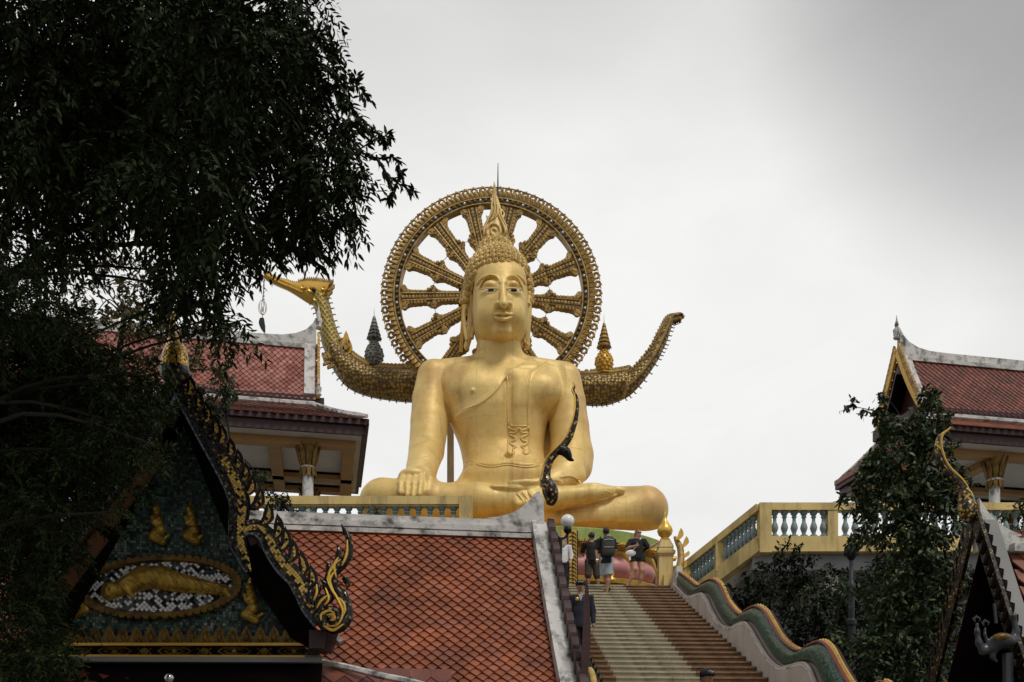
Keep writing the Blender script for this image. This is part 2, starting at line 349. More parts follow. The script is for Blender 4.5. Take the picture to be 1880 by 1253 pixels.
def mosaic(name, pal, cell, rot=0, scale=(1, 0, 1), grout=(.01, .01, .012), gw=.12, rough=.3, metal=0., noise=None, yaw=0):
    # small square mirror/glass tiles set in a grid: pal = [(threshold, colour)], noise shifts which colours dominate where
    m = bpy.data.materials.new(name); m.use_nodes = True; nt = m.node_tree; N = nt.nodes.new; L = nt.links.new
    b = nt.nodes['Principled BSDF']; b.inputs['Roughness'].default_value = rough; b.inputs['Metallic'].default_value = metal
    tc = N('ShaderNodeTexCoord'); mp = N('ShaderNodeMapping'); mp.inputs['Rotation'].default_value = (0, R(rot), R(-yaw)); L(tc.outputs['Object'], mp.inputs[0])
    sc = N('ShaderNodeVectorMath'); sc.operation = 'MULTIPLY'; sc.inputs[1].default_value = tuple(x/cell for x in scale); L(mp.outputs[0], sc.inputs[0])
    fl = N('ShaderNodeVectorMath'); fl.operation = 'FLOOR'; L(sc.outputs[0], fl.inputs[0])
    fr = N('ShaderNodeVectorMath'); fr.operation = 'FRACTION'; L(sc.outputs[0], fr.inputs[0])
    wn = N('ShaderNodeTexWhiteNoise'); L(fl.outputs[0], wn.inputs[0]); val = wn.outputs['Value']
    if noise:
        nz = N('ShaderNodeTexNoise'); nz.inputs['Scale'].default_value = noise[0]; nz.inputs['Detail'].default_value = 3; L(tc.outputs['Object'], nz.inputs[0])
        a = N('ShaderNodeMath'); a.operation = 'MULTIPLY_ADD'; a.inputs[1].default_value = noise[1]; a.inputs[2].default_value = -noise[1]/2; L(nz.outputs[0], a.inputs[0])
        s2 = N('ShaderNodeMath'); s2.operation = 'ADD'; s2.use_clamp = True; L(val, s2.inputs[0]); L(a.outputs[0], s2.inputs[1]); val = s2.outputs[0]
    col = ramp(N, L, val, pal, const=True)
    sp = N('ShaderNodeSeparateXYZ'); L(fr.outputs[0], sp.inputs[0]); g = None
    for ch, q in (('X', scale[0]), ('Y', scale[1]), ('Z', scale[2])):
        if not q: continue
        a = N('ShaderNodeMath'); a.operation = 'SUBTRACT'; a.inputs[1].default_value = .5; L(sp.outputs[ch], a.inputs[0])
        c = N('ShaderNodeMath'); c.operation = 'ABSOLUTE'; L(a.outputs[0], c.inputs[0])
        if g is None: g = c.outputs[0]
        else:
            x = N('ShaderNodeMath'); x.operation = 'MAXIMUM'; L(g, x.inputs[0]); L(c.outputs[0], x.inputs[1]); g = x.outputs[0]
    gt = N('ShaderNodeMath'); gt.operation = 'GREATER_THAN'; gt.inputs[1].default_value = .5-gw/2; L(g, gt.inputs[0])
    mx = N('ShaderNodeMix'); mx.data_type = 'RGBA'; L(gt.outputs[0], mx.inputs['Factor']); L(col, mx.inputs['A']); mx.inputs['B'].default_value = tuple(grout)+(1,)
    L(mx.outputs['Result'], b.inputs['Base Color'])
    # each piece tilts a little, as hand-set glass does
    sb = N('ShaderNodeVectorMath'); sb.operation = 'MULTIPLY_ADD'; L(wn.outputs['Color'], sb.inputs[0]); sb.inputs[1].default_value = (.3,)*3; sb.inputs[2].default_value = (-.15,)*3
    geo = N('ShaderNodeNewGeometry'); ad = N('ShaderNodeVectorMath'); L(geo.outputs['Normal'], ad.inputs[0]); L(sb.outputs[0], ad.inputs[1])
    nn = N('ShaderNodeVectorMath'); nn.operation = 'NORMALIZE'; L(ad.outputs[0], nn.inputs[0]); L(nn.outputs[0], b.inputs['Normal'])
    return m
K = {}
K['buddha'] = mat('statue_gold_paint', (.84, .64, .275), .50, .22, .16, 1.1, .25, 14, dirt=(.52, .27, .10), ds=.55, damt=.40, streak=True)
def statue_paint(name):
    m = bpy.data.materials.new(name); m.use_nodes = True; nt = m.node_tree; N = nt.nodes.new; L = nt.links.new; b = nt.nodes['Principled BSDF']; b.inputs['Metallic'].default_value = .24
    tc = N('ShaderNodeTexCoord')
    def noise(sc, det=6, zs=1., rough=.55, loc=0):
        mp = N('ShaderNodeMapping'); mp.inputs['Scale'].default_value = (1, 1, zs); mp.inputs['Location'].default_value = (loc, loc, loc); L(tc.outputs['Object'], mp.inputs[0]); n = N('ShaderNodeTexNoise'); n.inputs['Scale'].default_value = sc; n.inputs['Detail'].default_value = det; n.inputs['Roughness'].default_value = rough; L(mp.outputs[0], n.inputs[0]); return n.outputs[0]
    def fac(src, a, b_, v):
        r = N('ShaderNodeMapRange'); L(src, r.inputs[0]); r.inputs[1].default_value = a; r.inputs[2].default_value = b_; r.inputs[4].default_value = v; return r.outputs[0]
    def mix(a, col, f, mode='MIX'):
        x = N('ShaderNodeMix'); x.data_type = 'RGBA'; x.blend_type = mode; L(f, x.inputs['Factor']); L(a, x.inputs['A']); x.inputs['B'].default_value = tuple(col)+(1,); return x.outputs['Result']
    c = ramp(N, L, noise(.45), [(.32, (.73, .50, .165)), (.5, (.82, .59, .215)), (.68, (.86, .65, .27))])
    c = mix(c, (.55, .30, .12), fac(noise(.55, 8, .6, .65, 3.7), .50, .66, .65))      # copper showing through the paint
    c = mix(c, (.36, .27, .10), fac(noise(2.6, 8, .07, .6, 1.3), .52, .72, .55))      # run-off streaks
    c = mix(c, (.40, .32, .14), fac(noise(7, 8, .8, .7, 8.1), .54, .70, .45))         # speckled mildew
    sp = N('ShaderNodeSeparateXYZ'); L(tc.outputs['Object'], sp.inputs[0])
    for ch, k in (('Z', 1.05), ('X', .8)):       # joints of the cast panels
        a = N('ShaderNodeMath'); a.operation = 'MULTIPLY'; a.inputs[1].default_value = k; L(sp.outputs[ch], a.inputs[0]); f_ = N('ShaderNodeMath'); f_.operation = 'FRACT'; L(a.outputs[0], f_.inputs[0])
        g = N('ShaderNodeMath'); g.operation = 'LESS_THAN'; g.inputs[1].default_value = .022; L(f_.outputs[0], g.inputs[0]); h = N('ShaderNodeMath'); h.operation = 'MULTIPLY'; h.inputs[1].default_value = .16; L(g.outputs[0], h.inputs[0]); c = mix(c, (.30, .20, .08), h.outputs[0])
    L(c, b.inputs['Base Color']); rr = N('ShaderNodeMapRange'); L(noise(3, 6, .5), rr.inputs[0]); rr.inputs[3].default_value = .42; rr.inputs[4].default_value = .70; L(rr.outputs[0], b.inputs['Roughness'])
    bp = N('ShaderNodeBump'); bp.inputs['Strength'].default_value = .35; bp.inputs['Distance'].default_value = .03; L(noise(5, 8), bp.inputs['Height']); L(bp.outputs[0], b.inputs['Normal']); return m
K['buddha'] = statue_paint('weathered_gold_paint')
K['buddha_dark'] = mat('statue_darker_gold', (.66, .45, .17), .5, .3, .12, .8, .15, 30)  # a darker gold for the statue; no part uses it
K['curl'] = mat('statue_curl_gold', (.64, .45, .165), .5, .25, .15, 2, .1, 20)
K['ochre'] = mat('gilded_stucco', (.42, .265, .070), .5, .25, .35, 7, .5, 25, dirt=(.12, .065, .04), ds=5, damt=.8)
K['gold'] = mat('bright_gold', (.80, .50, .09), .33, .6, .18, 6, .15, 20)
K['goldpaint'] = mat('gold_paint', (.72, .44, .07), .35, .3, .15, 4, .1, 20, dirt=(.3, .15, .03), ds=4, damt=.4)
K['darkgold'] = mat('aged_gold', (.20, .115, .022), .42, .45, .4, 9, .4, 30, dirt=(.03, .02, .012), ds=7, damt=.8)
K['bluegrey'] = mat('dark_grey_inlay', (.045, .045, .036), .4, .1, .4, 12, dirt=(.16, .10, .03), ds=5, damt=.6)
K['stud'] = mat('mirror_stud', (.75, .73, .68), .2, .4, .1)
K['maroon'] = mat('maroon_paint', (.038, .010, .010), .5, 0, .3, 5, .2, 15)
K['maroon2'] = mat('dull_maroon_wood', (.050, .016, .016), .6, 0, .35, 6, .3, 15, dirt=(.02, .012, .012), ds=3)
K['white'] = mat('weathered_white_plaster', (.64, .62, .59), .8, 0, .14, 2, .3, 25, dirt=(.06, .06, .055), ds=3.6, damt=1.0)
K['whitewall'] = mat('greyish_white_wall', (.55, .50, .46), .8, 0, .1, 2, .2, 20, dirt=(.22, .19, .17), ds=1.8, damt=.5, streak=True)
K['plaster'] = mat('cream_ceiling_panel', (.50, .46, .41), .8, 0, .08, 1.5)
K['beam'] = mat('ochre_beam', (.36, .20, .07), .6, 0, .12, 2)
K['yellow'] = mat('yellow_wall_paint', (.70, .52, .20), .6, 0, .14, 1.3, .15, 25, dirt=(.26, .18, .08), ds=3.0, damt=.75, streak=True)
K['baluster'] = mat('grey_teal_baluster', (.17, .235, .24), .5, 0, .25, 12, .3, 30, dirt=(.5, .55, .5), ds=14, damt=.5)
TILE = [(.20, .045, .022), (.30, .070, .032), (.36, .090, .045), (.25, .055, .03), (.40, .12, .07)]
K['tile'] = mat('orange_red_roof_tile', (.4, .15, .07), .45, 0, .25, 2.2, .25, 40, dirt=(.09, .042, .028), ds=1.2, damt=.5, island=[(.25, .072, .032), (.32, .098, .043), (.36, .118, .055), (.28, .082, .040), (.29, .105, .065), (.38, .13, .064)])
K['tile2'] = mat('pale_red_roof_tile', (.4, .15, .1), .4, 0, .25, .8, .2, 30, dirt=(.20, .045, .03), ds=.6, damt=.8, island=[(.22, .06, .04), (.34, .13, .10), (.42, .20, .16), (.30, .10, .075)])
K['tiledark'] = mat('brown_red_roof_tile', (.2, .06, .04), .5, 0, .3, 2, .3, 30, island=[(.10, .028, .018), (.19, .05, .03), (.14, .035, .022), (.23, .07, .04)])
K['tileback'] = mat('tile_underlay', (.008, .003, .003), .95, spec=.1)
K['stepcream'] = mat('pale_step_stone', (.44, .39, .28), .7, 0, .25, 3, .3, 20, dirt=(.13, .11, .07), ds=2, damt=.7)
K['stepbrown'] = mat('brown_step_stone', (.25, .145, .075), .65, 0, .3, 3, .3, 20, dirt=(.07, .04, .025), ds=2, damt=.7)
K['pink'] = mat('pink_lotus_paint', (.58, .24, .23), .45, 0, .12, 1.5, .15, 15, dirt=(.30, .10, .10), ds=1.4, damt=.5)
K['green'] = mat('green_base_paint', (.25, .34, .07), .55, 0, .2, 3, .3, 15, dirt=(.50, .52, .26), ds=4, damt=.6)
K['black'] = mat('black_metal', (.012, .012, .012), .4, .5, .2)
K['iron'] = mat('dark_painted_iron', (.03, .033, .037), .45, .4, .3, 8)
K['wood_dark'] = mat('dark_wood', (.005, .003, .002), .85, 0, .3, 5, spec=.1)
K['rafter'] = mat('brown_rafter', (.16, .075, .03), .6, 0, .2, 5)
K['concrete'] = mat('concrete', (.22, .22, .21), .85, 0, .2, .8, .3, 8)
K['greywall'] = mat('grey_retaining_wall', (.30, .32, .33), .85, 0, .15, .8, .2, 8, dirt=(.10, .10, .10), ds=.8, damt=.6, streak=True)
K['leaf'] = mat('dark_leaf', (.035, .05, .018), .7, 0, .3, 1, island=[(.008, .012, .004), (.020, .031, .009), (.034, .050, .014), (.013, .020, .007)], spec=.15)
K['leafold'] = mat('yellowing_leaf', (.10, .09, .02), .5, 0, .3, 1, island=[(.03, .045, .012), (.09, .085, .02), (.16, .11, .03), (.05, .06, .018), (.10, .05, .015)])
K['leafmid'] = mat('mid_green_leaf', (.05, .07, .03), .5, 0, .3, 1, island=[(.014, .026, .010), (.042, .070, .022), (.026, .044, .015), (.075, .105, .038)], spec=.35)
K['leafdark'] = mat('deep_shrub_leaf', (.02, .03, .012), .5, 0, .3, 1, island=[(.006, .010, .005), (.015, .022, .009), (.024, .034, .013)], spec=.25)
K['bark'] = mat('bark', (.012, .010, .007), .9, 0, .3, 6, .6, 15)
K['paving'] = mat('paving', (.18, .165, .14), .85, 0, .2, .6, .3, 6)
K['soil'] = mat('grassy_ground', (.055, .06, .03), .95, 0, .3, .15, .4, 3)
K['skin'] = mat('fair_skin', (.55, .30, .20), .5, 0, .06, 8)
K['skintan'] = mat('tanned_skin', (.36, .18, .11), .5, 0, .06, 8)
K['hairblack'] = mat('black_hair', (.012, .009, .008), .5, 0, .3, 20)
K['hairred'] = mat('auburn_hair', (.24, .09, .04), .5, 0, .35, 18)
K['hairblond'] = mat('fair_hair', (.36, .26, .15), .5, 0, .35, 18)
K['clothblack'] = mat('black_cloth', (.010, .010, .012), .85, 0, .2, 10)
K['clothnavy'] = mat('navy_cloth', (.010, .014, .026), .8, 0, .2, 10)
K['clothgrey'] = mat('dark_olive_cloth', (.055, .05, .04), .85, 0, .2, 10)
K['clothblue'] = mat('pale_blue_denim', (.38, .45, .50), .85, 0, .15, 10)
K['clothwhite'] = mat('white_cloth', (.72, .72, .75), .85, 0, .08, 10)
K['bagwhite'] = mat('white_leather', (.75, .72, .68), .5, 0, .06, 8)
K['bagdark'] = mat('charcoal_nylon', (.035, .035, .037), .7, 0, .2, 10)
K['lampglass'] = mat('frosted_white_globe', (.85, .85, .84), .25, 0, .03, 2, dirt=(.6, .6, .57), ds=5, damt=.3)
K['eye_white'] = mat('eye_white', (.8, .8, .8), .3); K['eye_black'] = mat('eye_black', (.006, .006, .008), .2)
K['lotusgold'] = mat('lotus_gold_paint', (.62, .37, .06), .4, .25, .2, 3, .1, 10, dirt=(.25, .13, .03), ds=2, damt=.6)
# ================================================================== ground and terraces
def ground():
    g = MB(); g.add([(-1500, -300, 0), (1500, -300, 0), (1500, 3000, 0), (-1500, 3000, 0)], [(0, 1, 2, 3)])
    o = g.out('ground', K['soil']); o['kind'] = 'structure'
    g = MB(); g.add([(-40, -20, .004), (40, -20, .004), (40, 27.5, .004), (-40, 27.5, .004)], [(0, 1, 2, 3)])
    o = g.out('courtyard', K['paving']); o['kind'] = 'structure'
ground()
Y0 = 27.7; Z0 = 7.71; RIS, TRD = .155, .37; SDX = -.0517
sfr = Frame((P(1230, 1075, Y0)[0], Y0, 0), math.degrees(math.atan(-SDX)))       # stair frame, origin at the top right corner; -y runs down
def terrace():
    t = thing('terrace_base', (0, 40, 0), 'tall grey concrete terrace carrying the golden statue and both halls behind the stairs', 'terrace')
    m = MB(); zt = Z0-.155
    m.box((-45, 27.95, 0), (4.9, 60, zt-.012)); m.out('retaining_wall', K['concrete'], t)
    m = MB(); m.box((-45, 28.0, zt-.012), (60, 59.9, zt+.15)); m.out('deck', K['paving'], t)
    m = MB(); m.box((4.9, 28.3, 0), (45, 60, zt-.012)); m.out('retaining_wall', K['greywall'], t, label='grey plastered retaining wall behind the shrubs')
    # upper side decks
    m = MB(); m.box((-40, 24.2, 7.75), (-.98, 34, 8.02)); m.out('deck', K['concrete'], t, label='left upper deck edge under the yellow rail')
    m = MB(); m.box((-38, 25.6, 0), (-2.2, 27.9, 7.75)); m.out('retaining_wall', K['greywall'], t)
    m = MB(); m.box((6.35, 25.86, 7.7), (45, 36, 8.27)); m.out('deck', K['greywall'], t, label='right upper deck with a grey underside')
    m = MB()
    for x in (8.3, 13.2, 18):
        m = MB(); m.box((x, 26.0, 7.2), (x+.35, 28.25, 7.7), taper=0); m.out('bracket', K['whitewall'], t)
terrace()
# ================================================================== stairs
def stairs():
    t = thing('staircase', sfr(-1.6, -9, 0), 'long straight flight of pale and brown stone steps climbing to the statue', 'staircase')
    wL = 3.2; segs = [(-wL, -wL+.26, 1), (-wL+.26, -1.31, 0), (-1.31, 0, 1)]
    m = MB()
    for a, b, k in segs:                     # stone slabs with a nosing; joints between slabs
        x = a
        ws = {1: .62, 0: .54}[k]; n = max(1, round((b-a)/ws)); w = (b-a)/n
        for i in range(n):
            xa, xb = a+i*w+(.004 if i else .0015), a+(i+1)*w-.0015
            m.box((xa, 0, -.035), (xb, TRD+.05, 0), k, sfr)          # tread slab
            m.box((xa, .03, -RIS), (xb, .07, -.035), k, sfr)         # riser slab
    org = np.array(t['_o']); base = None; stepm = None
    n = int(Z0/RIS)
    m2 = MB()
    for i in range(n):
        p = sfr.m@np.array([0, -i*TRD, -i*RIS])
        if base is None:
            stepm = []
            for q in range(3):
                b = MB()
                for a_, b_, k_ in segs:
                    ws = {1: .62, 0: .54}[k_]; nn = max(1, round((b_-a_)/ws)); w = (b_-a_)/nn; cuts = [a_]+[a_+(j+(.0, .33, .62)[q]*.9)*w for j in range(1, nn)]+[b_]
                    for xa, xb in zip(cuts[:-1], cuts[1:]):
                        dz = random.uniform(-.003, .003)
                        b.box((xa+.0025, 0, -.038+dz), (xb-.0025, TRD+.05, dz), k_, sfr); b.box((xa+.0025, .035, -RIS-.002), (xb-.0025, .075, -.039+dz), k_, sfr)
                stepm.append(b.mesh('step', [K['stepcream'], K['stepbrown']], sfr.o-np.array([0, 0, 0])))
            base = 1
        o = bpy.data.objects.new('step', stepm[i % 3]); SC.collection.objects.link(o); o.parent = t
        o.location = tuple(sfr.o+np.array([0, 0, Z0])+p-org)
    prof = []
    m2 = MB(); pts = [sfr(-wL-.02, .02, Z0-.17), sfr(-wL-.02, .02, 0.0), sfr(-wL-.02, -n*TRD, 0.0)]
    pts = [sfr(-wL-.02, .3, Z0-.18), sfr(-wL-.02, .3, .01), sfr(-wL-.02, -n*TRD, .01)]
    m2.ext(pts, sfr.u*(wL+.04)); m2.out('stair_base', K['concrete'], t)
stairs()
# ================================================================== tiled roof surfaces
def tile_slope(m, o, du, prof, width, tw, row, mi=0, keep=None, lift=.02, th=.014):
    # o = left/top corner, du = unit along ridge, prof(s) -> 3d offset down the slope; diamond tipped tiles laid half-offset
    up = []; tf = [(0, 1, 2, 3, 4), (2, 1, 5, 6), (3, 2, 6, 7), (4, 3, 7, 8), (1, 0, 9, 5), (0, 4, 8, 9)]
    tv = [(-.5, -.25, 0), (-.5, .42, .0), (0, 1.04, .0), (.5, .42, .0), (.5, -.25, 0)]
    tv = [(a*.985, b, c) for a, b, c in tv]; tv = [tv[0], tv[1], tv[2], tv[3], tv[4]]
    bot = [(tv[1][0], tv[1][1], -1), (tv[2][0], tv[2][1], -1), (tv[3][0], tv[3][1], -1), (tv[4][0], tv[4][1], -1), (tv[0][0], tv[0][1], -1)]
    allv = tv+bot
    tf = [(0, 1, 2, 3, 4), (1, 5, 6, 2), (2, 6, 7, 3), (3, 7, 8, 4), (0, 9, 5, 1)]
    A = []; T = []; s = 0; r = 0
    L = prof(None)
    while s < L:
        p0 = prof(s); d = prof(min(s+.05, L+.05))-p0; d /= np.linalg.norm(d)
        nrm = np.cross(d, du); nrm /= np.linalg.norm(nrm)
        if nrm[2] < 0: nrm = -nrm
        n = int(width/tw)+2
        for i in range(n):
            a = (i+(.5 if r % 2 else 0))*tw
            if a > width+.3*tw: continue
            if keep and not keep(a, s): continue
            j = random.uniform(-.06, .06)
            A.append(np.stack([du*tw+nrm*tw*j*.15, d*row*2.0+nrm*lift*(1.15+j), nrm*th], 1)); T.append(o+du*a+p0+nrm*.012)
        s += row; r += 1
    m.inst(allv, tf, A, T, mi)
def slope_prof(v, run, drop, sag=.0):      # v: horizontal unit pointing outward
    L = math.hypot(run, drop)
    def f(s):
        if s is None: return L
        t = s/L; return v*run*t+np.array([0, 0, -1.])*(drop*t+sag*math.sin(math.pi*min(t, 1)))
    return f
def leaf_blade(m, base, tip, w, dx, mi=0, bend=.25, n=6, th=.03, core=None):
    # curved flame-leaf: base->tip in 3d, width w, sideways vector dx (bend direction), thickness vector th
    base = np.array(base, float); tip = np.array(tip, float); d = tip-base; L = np.linalg.norm(d); sx = dx/np.linalg.norm(dx)
    ts = np.linspace(0, 1, n+1); prof = w/2*np.array([.6+.55*math.sin(math.pi*min(t*1.15, 1)) if t < .87 else .45*(1-t)/.13 for t in ts])*(1-ts*.35)
    c = [base+d*t+sx*bend*L*math.sin(math.pi*t)*(.6 if t < .5 else .45)-sx*bend*L*.3*t for t in ts]
    left = [c[i]-sx*prof[i] for i in range(n+1)]; right = [c[i]+sx*prof[i] for i in range(n, -1, -1)]
    pts = left+[c[-1]+d*.04]+right
    nn = np.cross(d, sx); nn /= np.linalg.norm(nn)
    m.ext([p-nn*th/2 for p in pts], nn*th, mi)
    if core is not None:
        k = [c[i] for i in range(1, n)]
        m.tube(k, [w*.15*(1-.5*i/n) for i in range(len(k))], 4, core, up=nn)
# ================================================================== the two halls
def hall(name, o, yaw, sg, t0, label, tx):
    # o: near corner of the eave at floor level; sg=+1 roof runs to the left (right end seen), -1 runs to the right
    fr = Frame(o, yaw); u = fr.u*(-sg); v = fr.v; zf = 8.02
    def W_(x, y, z): return np.array(o)+u*x+v*y+np.array([0, 0, z])
    T = thing(name, W_(4, 2.7, 8.0), label, 'temple hall')
    L = 12.0; D = 5.4; ze = 12.12; zr = 15.35
    # lower skirt roof: front, end, back
    m = MB(); du = u
    zt = 12.96; b = 1.55
    for (oo, dd, vv, wd) in ((W_(0, b, zt), u, -v, L), (W_(0, D-b, zt), u, v, L)):
        pr = slope_prof(vv, b, zt-ze, .03)
        tile_slope(m, oo, dd, pr, wd, .24, .15, 0, keep=lambda a, s, b=b, zt=zt: a > t0+.1-(s/math.hypot(b, zt-ze))*(t0+.1)-.1)
    pr = slope_prof(-u, t0, zt-ze, .03)
    Le = math.hypot(t0, zt-ze)
    tile_slope(m, W_(t0, 0, zt), v, pr, D, .24, .15, 0, keep=lambda a, s: b*(1-s/Le)-.1 < a < D-b*(1-s/Le)+.1 and s < Le-.2)
    m.add([W_(0, 0, ze), W_(L, 0, ze), W_(L, b, zt), W_(t0, b, zt)], [(0, 1, 2, 3)], 1)
    m.add([W_(0, D, ze), W_(L, D, ze), W_(L, D-b, zt), W_(t0, D-b, zt)], [(0, 3, 2, 1)], 1)
    m.add([W_(0, 0, ze), W_(t0, b, zt), W_(t0, D-b, zt), W_(0, D, ze)], [(0, 3, 2, 1)], 1)
    m.out('lower_roof', [K['tiledark'], K['tileback']], T)
    # hip ribs
    m = MB()
    for a_, b_ in ((W_(t0, b, zt+.06), W_(.02, .02, ze+.1)), (W_(t0, D-b, zt+.06), W_(.02, D-.02, ze+.1))):
        k = [a_+(b_-a_)*t+np.array([0, 0, -.05*math.sin(math.pi*t)]) for t in np.linspace(0, 1, 7)]
        m.tube(k, [.09]*6+[.06], 6)
    m.tube([W_(t0-.02, b-.04, zt+.07), W_(L, b-.04, zt+.07)], .08, 6)
    m.out('hip_rib', K['white'], T)
    # fascia boards in two steps
    m = MB()
    for k, (off, z0, z1) in enumerate(((0, ze-.16, ze-.0), (.10, ze-.42, ze-.16))):
        for a_, b_ in ((W_(off, off, 0), W_(L, off, 0)), (W_(off, off, 0), W_(off, D-off, 0)), (W_(off, D-off, 0), W_(L, D-off, 0))):
            h = np.array([0, 0, (z0+z1)/2]); h2 = np.array([0, 0, 1]); m.bar(a_+h-(b_-a_)/np.linalg.norm(b_-a_)*.04, b_+h, .08, z1-z0-.004*k)
    m.out('eave_board', K['maroon'], T)
    if sg < 0:
        m = MB(); m.bar(W_(-.04, -.02, ze+.05), W_(-.04, D, ze+.05), .10, .15); m.bar(W_(-.04, -.04, ze+.05), W_(L, -.04, ze+.05), .08, .10); m.out('eave_tiles', K['tile'], T)
    # clerestory band below the upper roof
    m = MB(); y0, y1 = b+.02, D-b-.02
    mid = [(t0, y0), (L, y0), (L, y1), (t0, y1)]
    q = [W_(x, y, zt-.1) for x, y in mid]+[W_(x, y, zt+.34) for x, y in mid]
    m.add(q, [(0, 1, 5, 4), (1, 2, 6, 5), (2, 3, 7, 6), (3, 0, 4, 7), (4, 5, 6, 7), (0, 3, 2, 1)])
    yb = D/2-1.05
    m.bar(W_(t0-.28, yb+.04, zt+.17), W_(L, yb+.04, zt+.17), .12, .30); m.bar(W_(t0-.28, D-yb-.04, zt+.17), W_(L, D-yb-.04, zt+.17), .12, .30)
    m.bar(W_(t0-.22, yb+.1, zt+.14), W_(t0-.22, D-yb-.1, zt+.14), .12, .26)
    m.out('clerestory_band', K['maroon'], T)
    # upper roof
    m = MB(); zl = zt+.32; tr = t0+.0; run = 1.05; dr = zr-.12-zl
    for vv in (-1, 1):
        ok = W_(tr, D/2, zr-.1)
        tile_slope(m, ok, u, slope_prof(v*vv, run, dr, .06), L-tr, tx, tx*.62, 0, lift=.03, th=.03)
        a = W_(tr, D/2, zr-.14); bb = W_(L, D/2, zr-.14); c = W_(L, D/2+vv*run*.5, zr-.14-dr*.5-.1); d = W_(tr, D/2+vv*run*.5, zr-.14-dr*.5-.1); e = W_(L, D/2+vv*run, zl-.03); f = W_(tr, D/2+vv*run, zl-.03)
        m.add([a, bb, c, d, e, f], [(0, 1, 2, 3), (3, 2, 4, 5)], 1)
    m.out('upper_roof', [K['tile2'] if sg > 0 else K['tiledark'], K['tileback']], T)
    # white ridge with upswept end, white verges
    m = MB()
    top = [(0, .72), (.12, .52), (.3, .34), (.6, .20), (1.0, .12), (1.6, .10), (L, .10)]
    pts = [W_(tr-.05+x, D/2-.08, zr+z) for x, z in top]+[W_(L, D/2-.08, zr-.26), W_(tr-.05, D/2-.08, zr-.26)]
    m.ext(pts, v*.16)
    m.bar(W_(tr+.2, D/2, zr-.2), W_(L, D/2, zr-.2), .34, .12)
    for vv in (-1, 1):
        pr = slope_prof(v*vv, run+.05, dr+.05, .10); Lp = pr(None); k = [W_(tr+.14, D/2, zr-.02)+pr(Lp*t) for t in np.linspace(0, 1, 7)]
        for a_, b_ in zip(k[:-1], k[1:]):
            m.bar(a_, b_, .30, .10, up=np.cross((b_-a_), u))
    m.out('ridge_and_verge', K['white'], T)
    # gable end: dark board, gilded bargeboards with finials
    m = MB(); g = W_(tr+.10, D/2, 0)
    m.add([W_(tr+.45, D/2, zr-.3), W_(tr+.45, D/2-run, zl-.1), W_(tr+.45, D/2+run, zl-.1)], [(0, 1, 2)]); m.out('gable_board', K['maroon'], T)
    m = MB(); m2 = MB()
    for vv in (-1, 1):
        pr = slope_prof(v*vv, run+.12, dr+.18, .10); Lp = pr(None); k = [W_(tr-.12, D/2, zr+.06)+pr(Lp*t) for t in np.linspace(0, 1, 9)]
        for a_, b_ in zip(k[:-1], k[1:]): m.bar(a_, b_, .08, .15, up=np.cross((b_-a_), u))
        nf = 16
        for i in range(nf):
            t = .05+.93*i/nf; p = W_(tr-.12, D/2, zr+.12)+pr(Lp*t); tip = p+np.array([0, 0, .26])+v*vv*.09
            leaf_blade(m2, p, tip, .13, v*vv, 0, .3, 4, .07)
    m.out('bargeboard', K['goldpaint'], T); m2.out('finial_row', K['ochre'], T)
    # standing figure finials: top and lower corner
    for (px_, py_, pz_, s_) in ((tr-.12, D/2, zr+.42, .85), (tr-.12, D/2-run-.1, zl+.02, .7)):
        m = MB(); c = W_(px_, py_, pz_)
        m.lathe([(0.10*s_, 0), (.13*s_, .05*s_), (.08*s_, .12*s_), (.12*s_, .22*s_), (.13*s_, .34*s_), (.05*s_, .42*s_), (.075*s_, .50*s_), (.06*s_, .58*s_), (.03*s_, .66*s_), (.008, .85*s_)], c, 8)
        m.tube([c+[0, 0, .36*s_]-v*.13*s_, c+[0, 0, .2*s_]-v*.17*s_, c+[0, 0, .26*s_]-v*.02], .03*s_, 5); m.tube([c+[0, 0, .36*s_]+v*.13*s_, c+[0, 0, .2*s_]+v*.17*s_, c+[0, 0, .26*s_]-v*.02], .03*s_, 5)
        m.out('figure_finial', K['white'], T, smooth=60)
    # soffit: panels between beams
    zs = ze-.40
    m = MB(); m.add([W_(.15, .15, zs), W_(L, .15, zs), W_(L, D-.15, zs), W_(.15, D-.15, zs)], [(0, 1, 2, 3), (3, 2, 1, 0)][:1]); m.out('ceiling_panel', K['plaster'], T)
    m = MB(); e = .18
    for y in (.75, 3.6, D-.55): m.bar(W_(.3, y, zs-.1), W_(L, y, zs-.1), .34, .2)
    for x in (.5, 2.55, 6.7, 11.0): m.bar(W_(x, .75+.17, zs-.105), W_(x, D-.72, zs-.105), .34, .19)
    m.out('ceiling_beam', K['beam'], T)
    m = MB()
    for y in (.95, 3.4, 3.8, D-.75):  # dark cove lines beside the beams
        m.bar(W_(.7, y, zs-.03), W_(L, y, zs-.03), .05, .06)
    m.out('ceiling_trim', K['wood_dark'], T)
